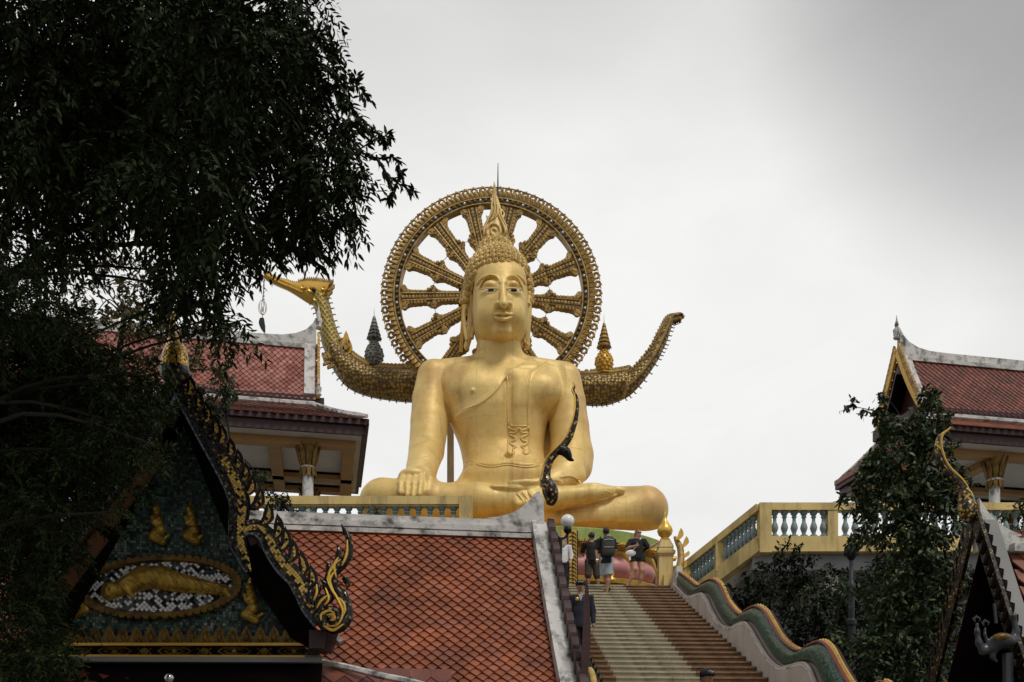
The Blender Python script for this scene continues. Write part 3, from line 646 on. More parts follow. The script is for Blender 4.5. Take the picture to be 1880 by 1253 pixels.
    # columns with lotus capitals
    for x in (1.62 if sg > 0 else 2.4, 6.1, 10.2):
        for y in (.78, D-.6):
            c = W_(x, y, zf)
            mm = MB(); mm.lathe([(.26, 0), (.26, .12), (.19, .18), (.16, .3), (.15, zs-.95-zf)], c, 14); cc = mm.out('column', K['white'], T, smooth=40)
            mm = MB(); zz = zs-.95-zf
            mm.lathe([(.18, zz), (.20, zz+.08), (.17, zz+.12), (.19, zz+.2), (.20, zz+.3), (.26, zz+.55), (.33, zz+.75)], c, 12)
            for j in range(10):
                a = 2*math.pi*j/10; dr_ = np.array([math.cos(a), math.sin(a), 0]); sd_ = np.array([-math.sin(a), math.cos(a), 0])
                leaf_blade(mm, c+dr_*.20+[0, 0, zz+.22], c+dr_*.35+[0, 0, zz+.8], .15, sd_, 0, .0, 4, .05)
                leaf_blade(mm, c+dr_*.21+[0, 0, zz+.15], c+dr_*.22+[0, 0, zz-.12], .12, sd_, 0, .0, 4, .03)
            mm.out('capital', K['darkgold'], T, under=cc)
            mm = MB(); mm.lathe([(.205, zz+.13), (.225, zz+.16), (.205, zz+.2)], c, 12); mm.out('collar', K['stud'], T, under=cc)
    if sg > 0:      # round ceiling lamp
        m = MB(); c = W_(5.0, 2.0, zs-.04); m.lathe([(.12, 0), (.12, .03)], c, 12); m.out('ceiling_lamp', K['rafter'], T)
    return fr
cl = P(675, 770, 27); cr_ = P(1720, 780, 27.3)
hall('temple_hall', (cl[0], cl[1], 0), 11, 1, 1.45, 'red tiled open hall left of the golden statue, its ridge ending beside the bird neck', .175)
hall('temple_hall', (cr_[0], cr_[1], 0), 11, -1, .60, 'brown tiled open hall on the right, gilded gable rising above the small tree', .19)
# ================================================================== balustrades
def baluster_mesh(h, r):
    m = MB(); m.lathe([(r*1.05, 0), (r*1.05, h*.07), (r*.62, h*.10), (r*.5, h*.17), (r*.72, h*.24), (r*.98, h*.36), (r*.8, h*.48), (r*.48, h*.60), (r*.44, h*.74), (r*.75, h*.80), (r*.5, h*.84), (r*.9, h*.92), (r*1.0, h)], (0, 0, 0), 10)
    return m.mesh('baluster', K['baluster'], smooth=50)
def balus(T, pts, me, h):
    for p, sh in pts:
        o = bpy.data.objects.new('baluster', me); SC.collection.objects.link(o); o.parent = T
        o.location = tuple(np.array(p)-np.array(T['_o'])); 
bm_ = baluster_mesh(.66, .098)
def rail_left():
    e = P(864, 915, 24.0); x1 = e[0]; x0 = P(440, 915, 24.6)[0]
    a = np.array([x1, 24.0, 0]); b = np.array([x0, 24.0, 0]); zr = P(0, 914, 24)[2]
    T = thing('balustrade', a, 'straight yellow balustrade left of the statue, just above the white roof ridge', 'balustrade')
    m = MB(); m.box((x0, 23.86, zr-.20), (x1+.02, 24.14, zr)); m.box((x0, 23.9, zr-.24), (x1, 24.1, zr-.2)); m.out('handrail', K['yellow'], T)
    m = MB(); m.box((x0, 23.84, zr-1.35), (x1+.0, 24.16, zr-.9)); m.out('base_rail', K['yellow'], T)
    m = MB(); m.box((x1-.27, 23.83, zr-1.30), (x1+.04, 24.17, zr-.004)); m.out('post', K['yellow'], T)
    m = MB(); m.box((x1-3.2, 23.88, zr-.9), (x1-2.98, 24.12, zr-.24)); m.out('post', K['yellow'], T) if False else None
    x = x1-.42; pts = []
    while x > x0: pts.append(((x, 24, zr-.9), 0)); x -= .285
    balus(T, pts, bm_, .66)
rail_left()
def rail_right():
    c = np.array([P(1397, 925, 25.7)[0], 25.7, 0]); zr = P(0, 926, 25.7)[2]; lo = np.array([P(1262, 1025, 28.0)[0], 27.9, 0]); zlo = P(0, 1033, 27.9)[2]
    T = thing('balustrade', c, 'yellow balustrade right of the stairs, level behind the tree then sloping down to the landing', 'balustrade')
    x1 = c[0]+13
    m = MB(); m.box((c[0]-.05, 25.55, zr-.19), (x1, 25.85, zr)); 
    d = (lo-c); hb = MB()
    m.bar(c+[0, 0, zr-.095], lo+[0, 0, zlo-.095], .30, .19); m.out('handrail', K['yellow'], T)
    m = MB(); hgt = .9
    m.box((c[0]-.02, 25.56, zr-1.27), (x1, 25.84, zr-.87))
    m.bar(c+[0, 0, zr-1.06], lo+[0, 0, zlo-1.06], .28, .40)
    m.out('base_rail', K['yellow'], T)
    m = MB(); m.box((c[0]-.07, 25.53, zr-1.30), (c[0]+.24, 25.87, zr-.004)); m.out('post', K['yellow'], T)
    for k in (1, 2, 3, 4, 5): 
        x = c[0]+k*1.85; m = MB(); m.box((x-.13, 25.57, zr-.87), (x+.13, 25.83, zr-.19)); m.out('post', K['yellow'], T)
    f = .55; p = c+d*f; zz = zr+(zlo-zr)*f
    m = MB(); m.box((p[0]-.12, p[1]-.13, zz-.95), (p[0]+.12, p[1]+.13, zz-.15)); m.out('post', K['yellow'], T)
    m = MB(); m.box((lo[0]-.15, lo[1]-.15, zlo-1.3), (lo[0]+.15, lo[1]+.15, zlo-.01)); m.out('post', K['yellow'], T)
    m = MB(); m.box((lo[0]-.7, lo[1]-.1, zlo-.75), (lo[0]-.15, lo[1]+.1, zlo-.35)); m.box((lo[0]-.7, lo[1]-.06, zlo-1.3), (lo[0]-.15, lo[1]+.06, zlo-.75)); m.out('end_panel', K['yellow'], T)
    pts = []
    for k in range(6):
        for j in range(6): pts.append(((c[0]+k*1.85+.36+j*.255, 25.7, zr-.87), 0))
    for f in np.arange(.09, .95, .052):
        if abs(f-.55) < .045: continue
        p = c+d*f; pts.append(((p[0], p[1], zr+(zlo-zr)*f-.87), 0))
    balus(T, pts, bm_, .66)
    m = MB(); q = P(1597, 998, 25.5); m.tube([q+[0, .1, 0], q+[.0, -.12, .02]], .05, 8); m.out('spout', K['iron'], T)
rail_right()
# ================================================================== naga stair rail
def naga_rail():
    ztop = lambda px: np.interp(px, xs, zs)
    zo = lambda X, Y: (1200+X/2.765, 860+Y/2.765)
    top = [(130, 530), (175, 562), (225, 600), (258, 582), (300, 566), (335, 590), (355, 632), (385, 690), (440, 745), (475, 722), (520, 703), (560, 724), (590, 770), (640, 855), (690, 905), (745, 930), (795, 900), (850, 884), (890, 912), (930, 985), (970, 1055), (1010, 1110), (1070, 1140), (1110, 1110), (1160, 1090), (1200, 1120), (1250, 1200), (1300, 1300)]
    bot = [(118, 575), (160, 618), (195, 650), (240, 640), (270, 634), (300, 665), (325, 720), (370, 790), (420, 807), (455, 792), (490, 780), (520, 805), (560, 870), (610, 950), (670, 1005), (730, 1000), (790, 985), (830, 1010), (860, 1080), (900, 1160), (960, 1220), (1030, 1225), (1080, 1200), (1120, 1230), (1150, 1300)]
    t = cat([zo(*p) for p in top], 5); b = cat([zo(*p) for p in bot], 5)
    XR = .18
    def toY(px): return (sfr.o[0]+XR+.0517*Y0)/((px-CX)/F+.0517)
    T = thing('naga_stair_rail', sfr(.2, -8, 0), 'green scaled serpent body with yellow crest rippling down the right stair wall', 'stair rail')
    n = 130; ti = np.linspace(0, 1, n)
    def res(a):
        s = np.concatenate([[0], np.cumsum(np.hypot(*np.diff(a, axis=0).T))]); s /= s[-1]; return np.stack([np.interp(ti, s, a[:, 0]), np.interp(ti, s, a[:, 1])], 1)
    t = res(t); b = res(b)
    tw = np.array([P(x, y, toY(x)) for x, y in t]); bw = np.array([P(x, y, toY(x)) for x, y in b])
    mid = (tw+bw)/2; G = []; rl = []; cr1 = []; 
    ru = sfr.u
    for i in range(n):
        h = (tw[i]-bw[i]); hl = np.linalg.norm(h); row = []
        for j in range(13):
            a = math.pi*(j/12)-math.pi/2   # bulging towards the steps (-u) and over the top to the far side
            row.append(mid[i]+h*.5*math.sin(a)-ru*(.17*math.cos(a))+ru*.06)
        for j in range(1, 6):
            a = math.pi/2-math.pi*j/6; row.append(mid[i]+h*.5*math.sin(a)+ru*(.17*math.cos(a))+ru*.06)
        row.append(row[0]); G.append(row)
    scale = bpy.data.materials.new('green_scales'); scale.use_nodes = True
    nt = scale.node_tree; N = nt.nodes.new; L = nt.links.new; bs = nt.nodes['Principled BSDF']; bs.inputs['Roughness'].default_value = .35
    tc = N('ShaderNodeTexCoord'); vo = N('ShaderNodeTexVoronoi'); vo.inputs['Scale'].default_value = 15; L(tc.outputs['Object'], vo.inputs[0])
    c = ramp(N, L, vo.outputs['Distance'], [(0, (.065, .15, .112)), (.45, (.045, .112, .082)), (.75, (.018, .05, .036))]); L(c, bs.inputs['Base Color'])
    bp = N('ShaderNodeBump'); bp.inputs['Strength'].default_value = .5; bp.inputs['Distance'].default_value = .02; bp.invert = True; L(vo.outputs['Distance'], bp.inputs['Height']); L(bp.outputs[0], bs.inputs['Normal'])
    m = MB(); m.grid(G); m.out('serpent_body', scale, T, smooth=60)
    red = mat('red_trim', (.20, .045, .035), .5); yel = mat('yellow_crest', (.62, .40, .10), .45, .1, .2, 5, .3, 12, dirt=(.3, .2, .05), ds=6)
    m = MB(); m.tube([bw[i]-ru*.10-[0, 0, .005] for i in range(n)], .024, 6)
    m.tube([tw[i]-ru*.02+[0, 0, .015] for i in range(n)], .028, 6); m.out('trim', red, T, smooth=60)
    m = MB(); cr = [tw[i]+ru*.06-np.array([0, 0, .01]) for i in range(n)]; m.tube(cr, .050, 8, sq=1.0)
    for i in range(1, n-1, 1):
        if tw[i-1][2]-tw[i+1][2] > .0: m.ball(cr[i]+np.array([0, 0, .035]), (.03, .04, .045), nu=6, nv=4)
    m.out('crest', yel, T, smooth=60)
    m = MB(); m.tube([p+ru*.08-np.array([0, 0, .03]) for p in cr], .04, 6); m.out('crest_edge', K['maroon2'], T, smooth=60)
    # white flank wall following the body
    m = MB(); G = []
    for i in range(n):
        p = bw[i]; y = p[1]; k = (sfr.o[1]-y); zb = Z0-k*RIS/TRD-.6
        q = [p-ru*.14, np.array([p[0], p[1], zb])-ru*.14]; G.append([p+ru*.2, p+ru*.2-[0, 0, .04]]+[np.array([p[0], p[1], p[2]+.01])-ru*.17, np.array([p[0], p[1], min(zb, p[2]-.1)])-ru*.17])
    G = [[g[0], g[2], g[3], np.array([g[0][0], g[0][1], g[3][2]])] for g in G]
    m.grid(G); wall = m.out('flank_wall', K['whitewall'], T, smooth=30)
    m = MB(); m.tube([bw[i]-ru*.15-np.array([0, 0, .05]) for i in range(n)], .03, 6); m.out('wall_cap', K['white'], T, smooth=60)
    m = MB(); a = sfr(.0, -.25, Z0-.25); m.box((.02, -.55, Z0-.5), (.3, .0, Z0+.42), 0, sfr, taper=.06); m.out('end_block', K['white'], T)
    # left hand rail: the same beast, mostly hidden by the tiled roof
    T = thing('naga_stair_rail', sfr(-3.4, -8, 0), 'green scaled serpent body low on the left stair edge beside the white roof verge', 'stair rail')
    off = -ru*(3.2+.36+.42)-np.array([0, 0, .30]); sel = range(0, n)
    m = MB(); G2 = []
    for i in sel:
        k = sfr.o[1]-mid[i][1]; c_ = mid[i]+off; row = []
        for j in range(17):
            a = 2*math.pi*j/16; row.append(c_+(tw[i]-bw[i])*.42*math.sin(a)+ru*.17*math.cos(a)-np.array([0, 0, .15]))
        G2.append(row)
    m.grid(G2); m.out('serpent_body', scale, T, smooth=60)
    m = MB(); m.tube([tw[i]+off-np.array([0, 0, .20])+ru*.05 for i in range(n)], .06, 8); m.out('crest', yel, T, smooth=60)
    m = MB(); G3 = [[bw[i]+off+ru*.14, np.array([bw[i][0], bw[i][1], Z0-(sfr.o[1]-bw[i][1])*RIS/TRD-.6])+off+ru*.14] for i in range(n)]; m.grid(G3, flip=True)
    G3 = [[bw[i]+off-ru*.14, np.array([bw[i][0], bw[i][1], Z0-(sfr.o[1]-bw[i][1])*RIS/TRD-.6])+off-ru*.14] for i in range(n)]; m.grid(G3)
    m.out('flank_wall', K['whitewall'], T, smooth=30)
naga_rail()
# ================================================================== newel pillars at the top of the stairs
def newels():
    c = P(1222, 1075, 27.85); z = Z0-.15; w = .30
    T = thing('newel_pillar', (c[0], c[1], z), 'yellow pillar with a gold bud at the top right of the stairs', 'pillar')
    m = MB(); cx, cy = c[0]+.03, c[1]+.3
    def sq(z0, z1, a, b=None):
        b = a if b is None else b
        q = [(cx-a, cy-a, z0), (cx+a, cy-a, z0), (cx+a, cy+a, z0), (cx-a, cy+a, z0), (cx-b, cy-b, z1), (cx+b, cy-b, z1), (cx+b, cy+b, z1), (cx-b, cy+b, z1)]
        m.add(q, [(0, 3, 2, 1), (4, 5, 6, 7), (0, 1, 5, 4), (1, 2, 6, 5), (2, 3, 7, 6), (3, 0, 4, 7)])
    zt = P(0, 992, 27.9)[2]
    sq(z, zt-.42, .20); sq(z, z+.2, .235); sq(zt-.42, zt-.36, .22, .24); sq(zt-.36, zt-.28, .26); sq(zt-.28, zt-.18, .22, .20); sq(zt-.18, zt-.08, .22, .19); sq(zt-.08, zt+.02, .18, .15); sq(zt+.02, zt+.06, .13)
    m.out('shaft', K['yellow'], T)
    m = MB(); m.lathe([(.12, .05), (.15, .08), (.10, .13), (.19, .22), (.225, .32), (.20, .43), (.12, .53), (.07, .62), (.05, .68), (.03, .78), (.035, .81), (.012, .86), (.004, .95)], (cx, cy, zt), 20); m.out('bud_finial', K['gold'], T, smooth=60)
    # gold serpent tail curling up behind the pillar
    T = thing('naga_tail', (c[0]+.35, c[1], z), 'gold serpent tail curled against the yellow pillar at the stair top', 'ornament')
    m = MB(); k = [(1248, 1070, 27.4), (1246, 1050, 27.5), (1250, 1030, 27.7), (1249, 1008, 27.8), (1242, 992, 27.9), (1238, 985, 27.9)]
    pa = cat([P(*q) for q in k], 6); m.tube(pa, np.interp(np.linspace(0, 1, len(pa)), [0, .3, .7, 1], [.16, .11, .09, .03]), 10); m.out('tail', K['ochre'], T, smooth=60)
    m = MB()
    for q in ((1253, 1005, 1262, 985), (1252, 1025, 1266, 1012), (1250, 1045, 1262, 1030), (1243, 992, 1252, 970), (1256, 1060, 1266, 1048)):
        leaf_blade(m, P(q[0], q[1], 27.75), P(q[2], q[3], 27.75), .16, np.array([1., 0, 0]), 0, .3, 5, .06)
    m.out('flame', K['gold'], T)
    # left pillar with a carved gold frame on green
    a = P(1046, 973, 28.0); zt = a[2]; x0, x1 = P(1030, 0, 28)[0], P(1061, 0, 28)[0]
    T = thing('gate_pillar', ((x0+x1)/2, 28, z), 'green panelled pillar in a carved gold frame left of the visitors', 'pillar')
    m = MB(); m.box((x0+.02, 28.05, z), (x1-.04, 28.5, zt-.03)); m.out('panel', K['green'], T)
    m = MB(); m.box((x1-.30, 28.0, z), (x1, 28.55, zt)); m.box((x0, 28.0, zt-.2), (x1-.3, 28.55, zt)); m.box((x0, 28.0, z), (x0+.1, 28.55, zt-.2)); fo = m.out('frame', K['goldpaint'], T)
    m = MB()
    for i in range(16):
        zc = zt-.12-i*.11; p = np.array([x1-.15, 27.985, zc])
        m.tube([p+[-.10, 0, .04], p+[-.03, 0, .05], p+[.02, 0, .01], p+[-.02, 0, -.03]], .012, 4); m.tube([p+[.0, 0, .06], p+[.08, 0, .0], p+[.10, 0, -.05]], .012, 4)
    m.tube([(x1-.285, 27.99, zt-.02), (x1-.285, 27.99, z)], .016, 4); m.tube([(x1-.015, 27.99, zt-.02), (x1-.015, 27.99, z)], .016, 4)
    m.out('scroll_carving', K['maroon2'], T, under=fo)
newels()
# ================================================================== golden seated statue
YS = 35.3
def S(px, py, d=0): return P(px, py, YS-d)      # d: metres in front of the body's middle plane
def m_(r, d=0): return M(r, YS-d)
def seg_dist(X, Z, pts):
    d = None
    for a, b in zip(pts[:-1], pts[1:]):
        ba = (b[0]-a[0], b[1]-a[1]); L2 = ba[0]**2+ba[1]**2+1e-9
        h = np.clip(((X-a[0])*ba[0]+(Z-a[1])*ba[1])/L2, 0, 1)
        q = np.sqrt((X-a[0]-ba[0]*h)**2+(Z-a[1]-ba[1]*h)**2); d = q if d is None else np.minimum(d, q)
    return d
def statue():
    base = S(940, 985); T = thing('seated_statue', base, 'giant golden seated statue with serene face, one hand over the knee', 'statue')
    # ---------------- body
    h = .05
    f = Field(S(650, 1000, 4.2)*[1, 0, 1]+[0, YS-4.0, 0], [P(1245, 900, YS)[0]+.2, YS+2.4, S(0, 615)[2]], h)
    f.lo[0] = S(655, 0, 0)[0]-.2
    f = Field((S(655, 0)[0]-.2, YS-4.3, S(0, 1003)[2]), (S(1240, 0)[0]+.2, YS+2.3, S(0, 612)[2]), h)
    def Zc(py, d): return S(0, py, d)[2]
    # torso sections: py, left px, right px, half depth, centre depth offset
    rows = [(655, 858, 985, .95, 0), (668, 818, 1022, 1.05, 0), (690, 800, 1040, 1.22, .05), (716, 806, 1034, 1.34, .1), (745, 818, 1018, 1.34, .12), (762, 824, 1007, 1.28, .12), (795, 838, 1001, 1.18, .08), (820, 845, 1000, 1.15, .08), (850, 848, 1006, 1.28, .1), (875, 836, 1016, 1.42, .1), (905, 815, 1035, 1.6, .1), (945, 800, 1050, 1.75, .1)]
    zs = [Zc(r[0], .9) for r in rows]; k = (YS-.9)/F
    xl = [(r[1]-CX)*k for r in rows]; xr = [(r[2]-CX)*k for r in rows]
    f.loft(zs, [(a+b)/2 for a, b in zip(xl, xr)], [(b-a)/2 for a, b in zip(xl, xr)], [YS-r[4] for r in rows], [r[3] for r in rows], 0, 2.35)
    # neck root + shoulders
    f.cap(S(917, 640, .3), S(917, 668, .2), m_(40), m_(43), .10)
    f.cap(S(880, 676, .1), S(803, 693, .0), m_(22), m_(30), .3); f.cap(S(958, 676, .1), S(1032, 695, .0), m_(22), m_(29), .3)
    # chest
    f.ell(S(872, 714, .90), (m_(46), .50, m_(30)), .22); f.ell(S(992, 716, .90), (m_(38), .50, m_(30)), .22)
    f.ell(S(868, 717, 1.42), .06, .05)
    f.cap(S(935, 700, 1.35), S(933, 800, 1.2), .05, .05, .5, sub=True)
    f.ell(S(930, 870, 1.2), (m_(70), .5, m_(22)), .4)
    f.ell(S(933, 838, 1.38), (.14, .16, .1), .1, sub=True)
    # right arm (photo left)
    f.chain([S(797, 693, .1), S(790, 735, .2), S(789, 775, .45), S(783, 828, .9), S(775, 858, 1.9), S(768, 880, 2.5)], [m_(31), m_(33), m_(34.5), m_(31.5), m_(27), m_(23)], .05)
    # crisp edges between arm and body come from the small blend radius; hand over the knee
    f.ell(S(760, 874, 2.75), (m_(26), .45, m_(12)), .2)
    fin = [((741, 876), (735, 888), (735, 906), 5.4), ((752, 876), (747, 889), (747, 910), 5.7), ((763, 876), (759.5, 889), (758.5, 912), 5.7), ((774, 875), (772, 888), (770, 908), 5.3)]
    for a, b, c, r in fin:
        f.chain([S(*a, 3.0), S(*b, 3.45), S(*c, 3.60)], [m_(r*1.1), m_(r*1.05), m_(r*.8)], .02)
    f.chain([S(783, 868, 2.7), S(789, 882, 3.2), S(784, 903, 3.4)], [m_(8), m_(6.5), m_(4.6)], .04)
    # left arm (photo right)
    f.chain([S(1037, 697, .1), S(1043, 740, .15), S(1045, 785, .2), S(1050, 838, .4)], [m_(29.5), m_(32), m_(36), m_(37)], .05)
    f.chain([S(1050, 838, .4), S(1042, 868, 1.2), S(1020, 884, 1.9), S(1000, 890, 2.3)], [m_(37), m_(27), m_(17), m_(14)], .2)
    f.ell(S(1052, 862, .5), (m_(33), .8, m_(26)), .25)
    f.cap(S(1060, 874, 1.3), S(1024, 880, 1.9), m_(15), m_(17), .1)   # cuff roll of the robe
    f.chain([S(1006, 775, -.7), S(1016, 830, -.6), S(1024, 890, -.3)], [.45, .55, .6], .1)   # robe filling the gap behind the right arm
    # legs: photo-left knee and the shin across the front
    f.chain([S(860, 932, .6), S(780, 926, 1.6), S(704, 924, 2.1)], [m_(40), m_(39), m_(38)], .3)
    f.chain([S(704, 922, 2.1), S(770, 922, 2.75), S(880, 920, 3.0), S(975, 922, 2.9)], [m_(37), m_(30), m_(27), m_(25)], .3)
    f.chain([S(720, 938, 2.0), S(850, 936, 2.5), S(1000, 940, 2.4)], [m_(24), m_(22), m_(24)], .3)
    # photo-right thigh: a long log ending in the round knee
    f.chain([S(990, 962, 2.3), S(1100, 950, 2.5), S(1184, 937, 2.3)], [m_(20), m_(27), m_(40)], .12)
    f.chain([S(1060, 920, .8), S(1186, 930, 1.9)], [m_(24), m_(34)], .2)
    # upturned foot resting over that thigh
    f.chain([S(950, 922, 2.9), S(1020, 915, 3.1), S(1085, 906, 3.15), S(1120, 902.5, 3.0)], [m_(26), m_(20), m_(13), m_(9)], .05)
    f.chain([S(1112, 898, 2.95), S(1142, 901, 2.85)], [m_(6.5), m_(6)], .05); f.ell(S(1085, 895, 3.0), (m_(26), .3, m_(6)), .08)
    # drapery folds beside the ankle
    for q in (((958, 908), (968, 925), (966, 944)), ((974, 905), (985, 922), (982, 942)), ((945, 912), (951, 926), (949, 942))):
        f.chain([S(q[0][0], q[0][1], 3.35), S(q[1][0], q[1][1], 3.48), S(q[2][0], q[2][1], 3.3)], [.07, .11, .09], .12)
    f.chain([S(828, 899, 2.9), S(900, 902, 3.2), S(960, 908, 3.35)], [.05, .10, .08], .15)
    # hand in the lap
    f.ell(S(1000, 889, 2.9), (m_(34), .5, m_(7.5)), .05)
    for a, b, c, r in (((1000, 886), (965, 885), (936, 887), 4.8), ((1000, 895), (950, 896), (903, 893.5), 4.0)):
        f.chain([S(*a, 3.2), S(*b, 3.45), S(*c, 3.45)], [m_(r), m_(r), m_(r*.85)], .02)
    # robe details lifted from the surface
    kk = (YS-1.35)/F
    Q = lambda pts: [((x-CX)*kk, EYE+(HZ-y)*kk) for x, y in pts]
    edge = Q(cat([(985, 662), (957, 668), (930, 690), (910, 718), (886, 738), (860, 749), (831, 758)], 5))
    sl = Q([(932, 688), (933, 735), (934, 782)]); sr = Q(cat([(1003, 664), (985, 675), (972, 690), (970, 715), (970, 782)], 5))
    belt = Q(cat([(852, 845), (880, 853), (905, 857), (932, 853), (960, 857), (985, 855), (1005, 848)], 5))
    fo1 = Q(cat([(933, 782), (934, 805), (932, 828), (938, 834), (944, 830), (938, 820), (944, 812), (936, 806), (946, 800), (937, 794), (951, 786), (952, 782)], 5))
    fo2 = Q(cat([(970, 782), (971, 800), (969, 814), (971, 828), (964, 834), (957, 829), (965, 820), (957, 812), (966, 806), (957, 799), (967, 793), (953, 786), (952, 782)], 5))
    fo3 = Q([(932, 782), (971, 782)])
    zlo, zhi = Zc(868, 1.4), Zc(655, 1.4)
    def rel(X, Y, Z):
        fr_ = np.clip((YS-.5-Y)/.3, 0, 1); bb = 0
        def ridge(pts, w, hh): return hh*np.exp(-(seg_dist(X, Z, pts)/w)**2)
        bb = np.maximum(ridge(edge, .06, .03), ridge(sl, .06, .03)); bb = np.maximum(bb, ridge(sr, .055, .03)); bb = np.maximum(bb, ridge(belt, .07, .05))
        # the sash itself is a slightly raised panel; the robed side lies a little above bare skin
        xL = np.interp(Z, [sl[2][1], sl[0][1]], [sl[2][0], sl[0][0]]); xR = (970-CX)*kk
        pan = .035/(1+np.exp(-(X-xL)/.03))/(1+np.exp((X-xR)/.03))*(1/(1+np.exp(-(Z-sl[2][1])/.03)))*(Z < sl[0][1]+.3)
        return (bb+pan)*fr_
    f.disp(rel, (S(815, 0)[0], YS-3, zlo-.2), (S(1010, 0)[0], YS, zhi))
    dm = MB()
    f.line(dm, [(985, 662), (957, 668), (930, 690), (910, 718), (886, 738), (860, 749), (831, 757)], .03)
    f.line(dm, [(931, 690), (932, 735), (933, 783)], .035, taper=False); f.line(dm, [(936, 690), (937, 735), (937, 779)], .02, taper=False)
    f.line(dm, [(1004, 664), (990, 672), (976, 684), (971, 700), (970, 740), (969, 779), (965, 782), (940, 782), (937, 778)], .032, taper=False); f.line(dm, [(1008, 668), (994, 677), (981, 689), (976, 704)], .025)
    f.line(dm, [(850, 846), (880, 854), (905, 858), (932, 853.5), (960, 858), (985, 856), (1004, 849)], .035); f.line(dm, [(850, 842), (880, 850), (905, 854), (932, 850), (960, 854), (985, 852), (1004, 845)], .022)
    for sg, x0 in ((-1, 952), (1, 952)):
        Q2 = lambda pts: [(x0+sg*a, y) for a, y in pts]
        f.line(dm, Q2([(1, 785), (5, 790), (15, 788), (19, 783)]), .045, 5); f.line(dm, Q2([(1, 786), (6, 795), (16, 795), (14, 800), (5, 804), (8, 810), (16, 812), (12, 818), (5, 820), (10, 825), (9, 832), (15, 834), (20, 829)]), .045, 6, taper=False)
        f.line(dm, Q2([(19, 783), (20, 800), (19, 815), (20, 829)]), .03, 4, taper=False)
    f.line(dm, [(1027, 877), (1045, 874), (1060, 880), (1068, 893)], .05)
    f.line(dm, [(766, 842), (785, 838), (806, 843)], .02); f.line(dm, [(1035, 828), (1050, 822), (1068, 826)], .02)
    f.line(dm, [(934, 884), (938, 882.5), (943, 884), (941, 888)], .014)
    for q in (((948, 905), (962, 922), (961, 945)), ((958, 903), (972, 922), (970, 945)), ((968, 901), (983, 920), (980, 942))): f.line(dm, q, .05)
    f.line(dm, [(1108, 901), (1124, 905), (1138, 908)], .02)
    mb = f.mb(); body = mb.out('body', K['buddha'], T, smooth=180); dm.out('robe_folds', K['buddha'], T, under=body, smooth=180)
    # ---------------- head and neck
    h = .028
    f = Field((S(845, 0)[0], YS-2.4, S(0, 662)[2]), (S(992, 0)[0], YS+1.3, S(0, 470)[2]), h)
    d0 = 1.0; k = (YS-d0)/F; Zh = lambda py, d=d0: S(0, py, d)[2]
    rows = [(464, 892, 944, .30), (474, 880, 955, .72), (485, 873, 962, 1.02), (500, 869, 966.5, 1.24), (520, 867.5, 969.5, 1.38), (545, 866, 970, 1.45), (565, 866, 969.5, 1.45), (585, 868, 967.5, 1.42), (600, 871, 964.5, 1.36), (612, 877, 958.5, 1.26), (620, 884, 951, 1.12), (627, 896, 939, .9), (631, 908, 928, .6)]
    f.loft([Zh(r[0]) for r in rows], [((r[1]+r[2])/2-CX)*k for r in rows], [(r[2]-r[1])/2*k for r in rows], [YS-.35]*len(rows), [r[3] for r in rows], 0, 2.25)
    fd = lambda px, py, fw: S(px, py, fw)      # fw ~ depth in front
    def pt(px, py, dd): return P(px, py, YS-dd)
    # cheeks, chin, forehead
    f.ell(pt(922, 611, 1.42), (m_(14), .26, m_(8)), .22)
    f.ell(pt(893, 577, 1.28), (m_(16), .3, m_(20)), .25); f.ell(pt(948, 577, 1.28), (m_(14), .3, m_(20)), .25)
    f.ell(pt(919, 505, 1.1), (m_(40), .4, m_(14)), .3)
    # eye hollows
    f.ell(pt(897, 526, 1.98), (m_(16.5), .30, m_(12.5)), .10, sub=True); f.ell(pt(943, 526, 1.98), (m_(14.5), .30, m_(12.5)), .10, sub=True)
    # heavy lids
    f.ell(pt(899, 526, 1.50), (m_(15), .30, m_(10.5)), .05); f.ell(pt(941.5, 526, 1.50), (m_(13.5), .30, m_(10.5)), .05)
    # under-eye
    f.ell(pt(898, 540, 1.50), (m_(15), .22, m_(6)), .1); f.ell(pt(942, 540, 1.50), (m_(13), .22, m_(6)), .1)
    # brows run into the nose bridge
    bl = cat([(876, 524), (882, 514), (892, 508.5), (903, 508), (911, 512), (917, 522)], 4); br = cat([(965, 523), (960, 514), (951, 508.5), (941, 508), (934, 512), (928, 522)], 4)
    for q in (bl, br):
        n = len(q); f.chain([pt(x, y, 1.58+.16*math.sin(math.pi*.5*i/(n-1)*1.0)+.04*math.sin(math.pi*i/(n-1))) for i, (x, y) in enumerate(q)], [.03+.01*math.sin(math.pi*i/(n-1)) for i in range(n)], .07)
    # nose
    f.chain([pt(922.5, 518, 1.70), pt(923.5, 536, 1.84), pt(924.5, 551, 2.02), pt(925, 559, 2.08)], [.09, .095, .115, .14], .08)
    f.ell(pt(914.5, 559.5, 1.86), (m_(6.2), .17, m_(5.4)), .06); f.ell(pt(934.5, 559.5, 1.86), (m_(6.0), .17, m_(5.4)), .06)
    f.ell(pt(918.5, 564.8, 1.97), (m_(2.8), .1, m_(1.5)), .03, sub=True); f.ell(pt(930.5, 564.8, 1.97), (m_(2.8), .1, m_(1.5)), .03, sub=True)
    # mouth: fuller area, then two lips with a parting line, corners lifted
    f.ell(pt(923, 578, 1.42), (m_(23), .28, m_(13)), .2)
    f.chain([pt(904, 577, 1.62), pt(912, 577, 1.80), pt(920, 575.6, 1.89), pt(924, 577, 1.89), pt(928, 575.6, 1.89), pt(935, 577, 1.79), pt(942, 577, 1.62)], [.03, .05, .062, .055, .062, .05, .03], .015)
    f.chain([pt(905, 579.5, 1.60), pt(914, 584.5, 1.79), pt(923.5, 586.3, 1.85), pt(933, 584.5, 1.78), pt(941, 579.5, 1.6)], [.02, .058, .075, .058, .02], .015)
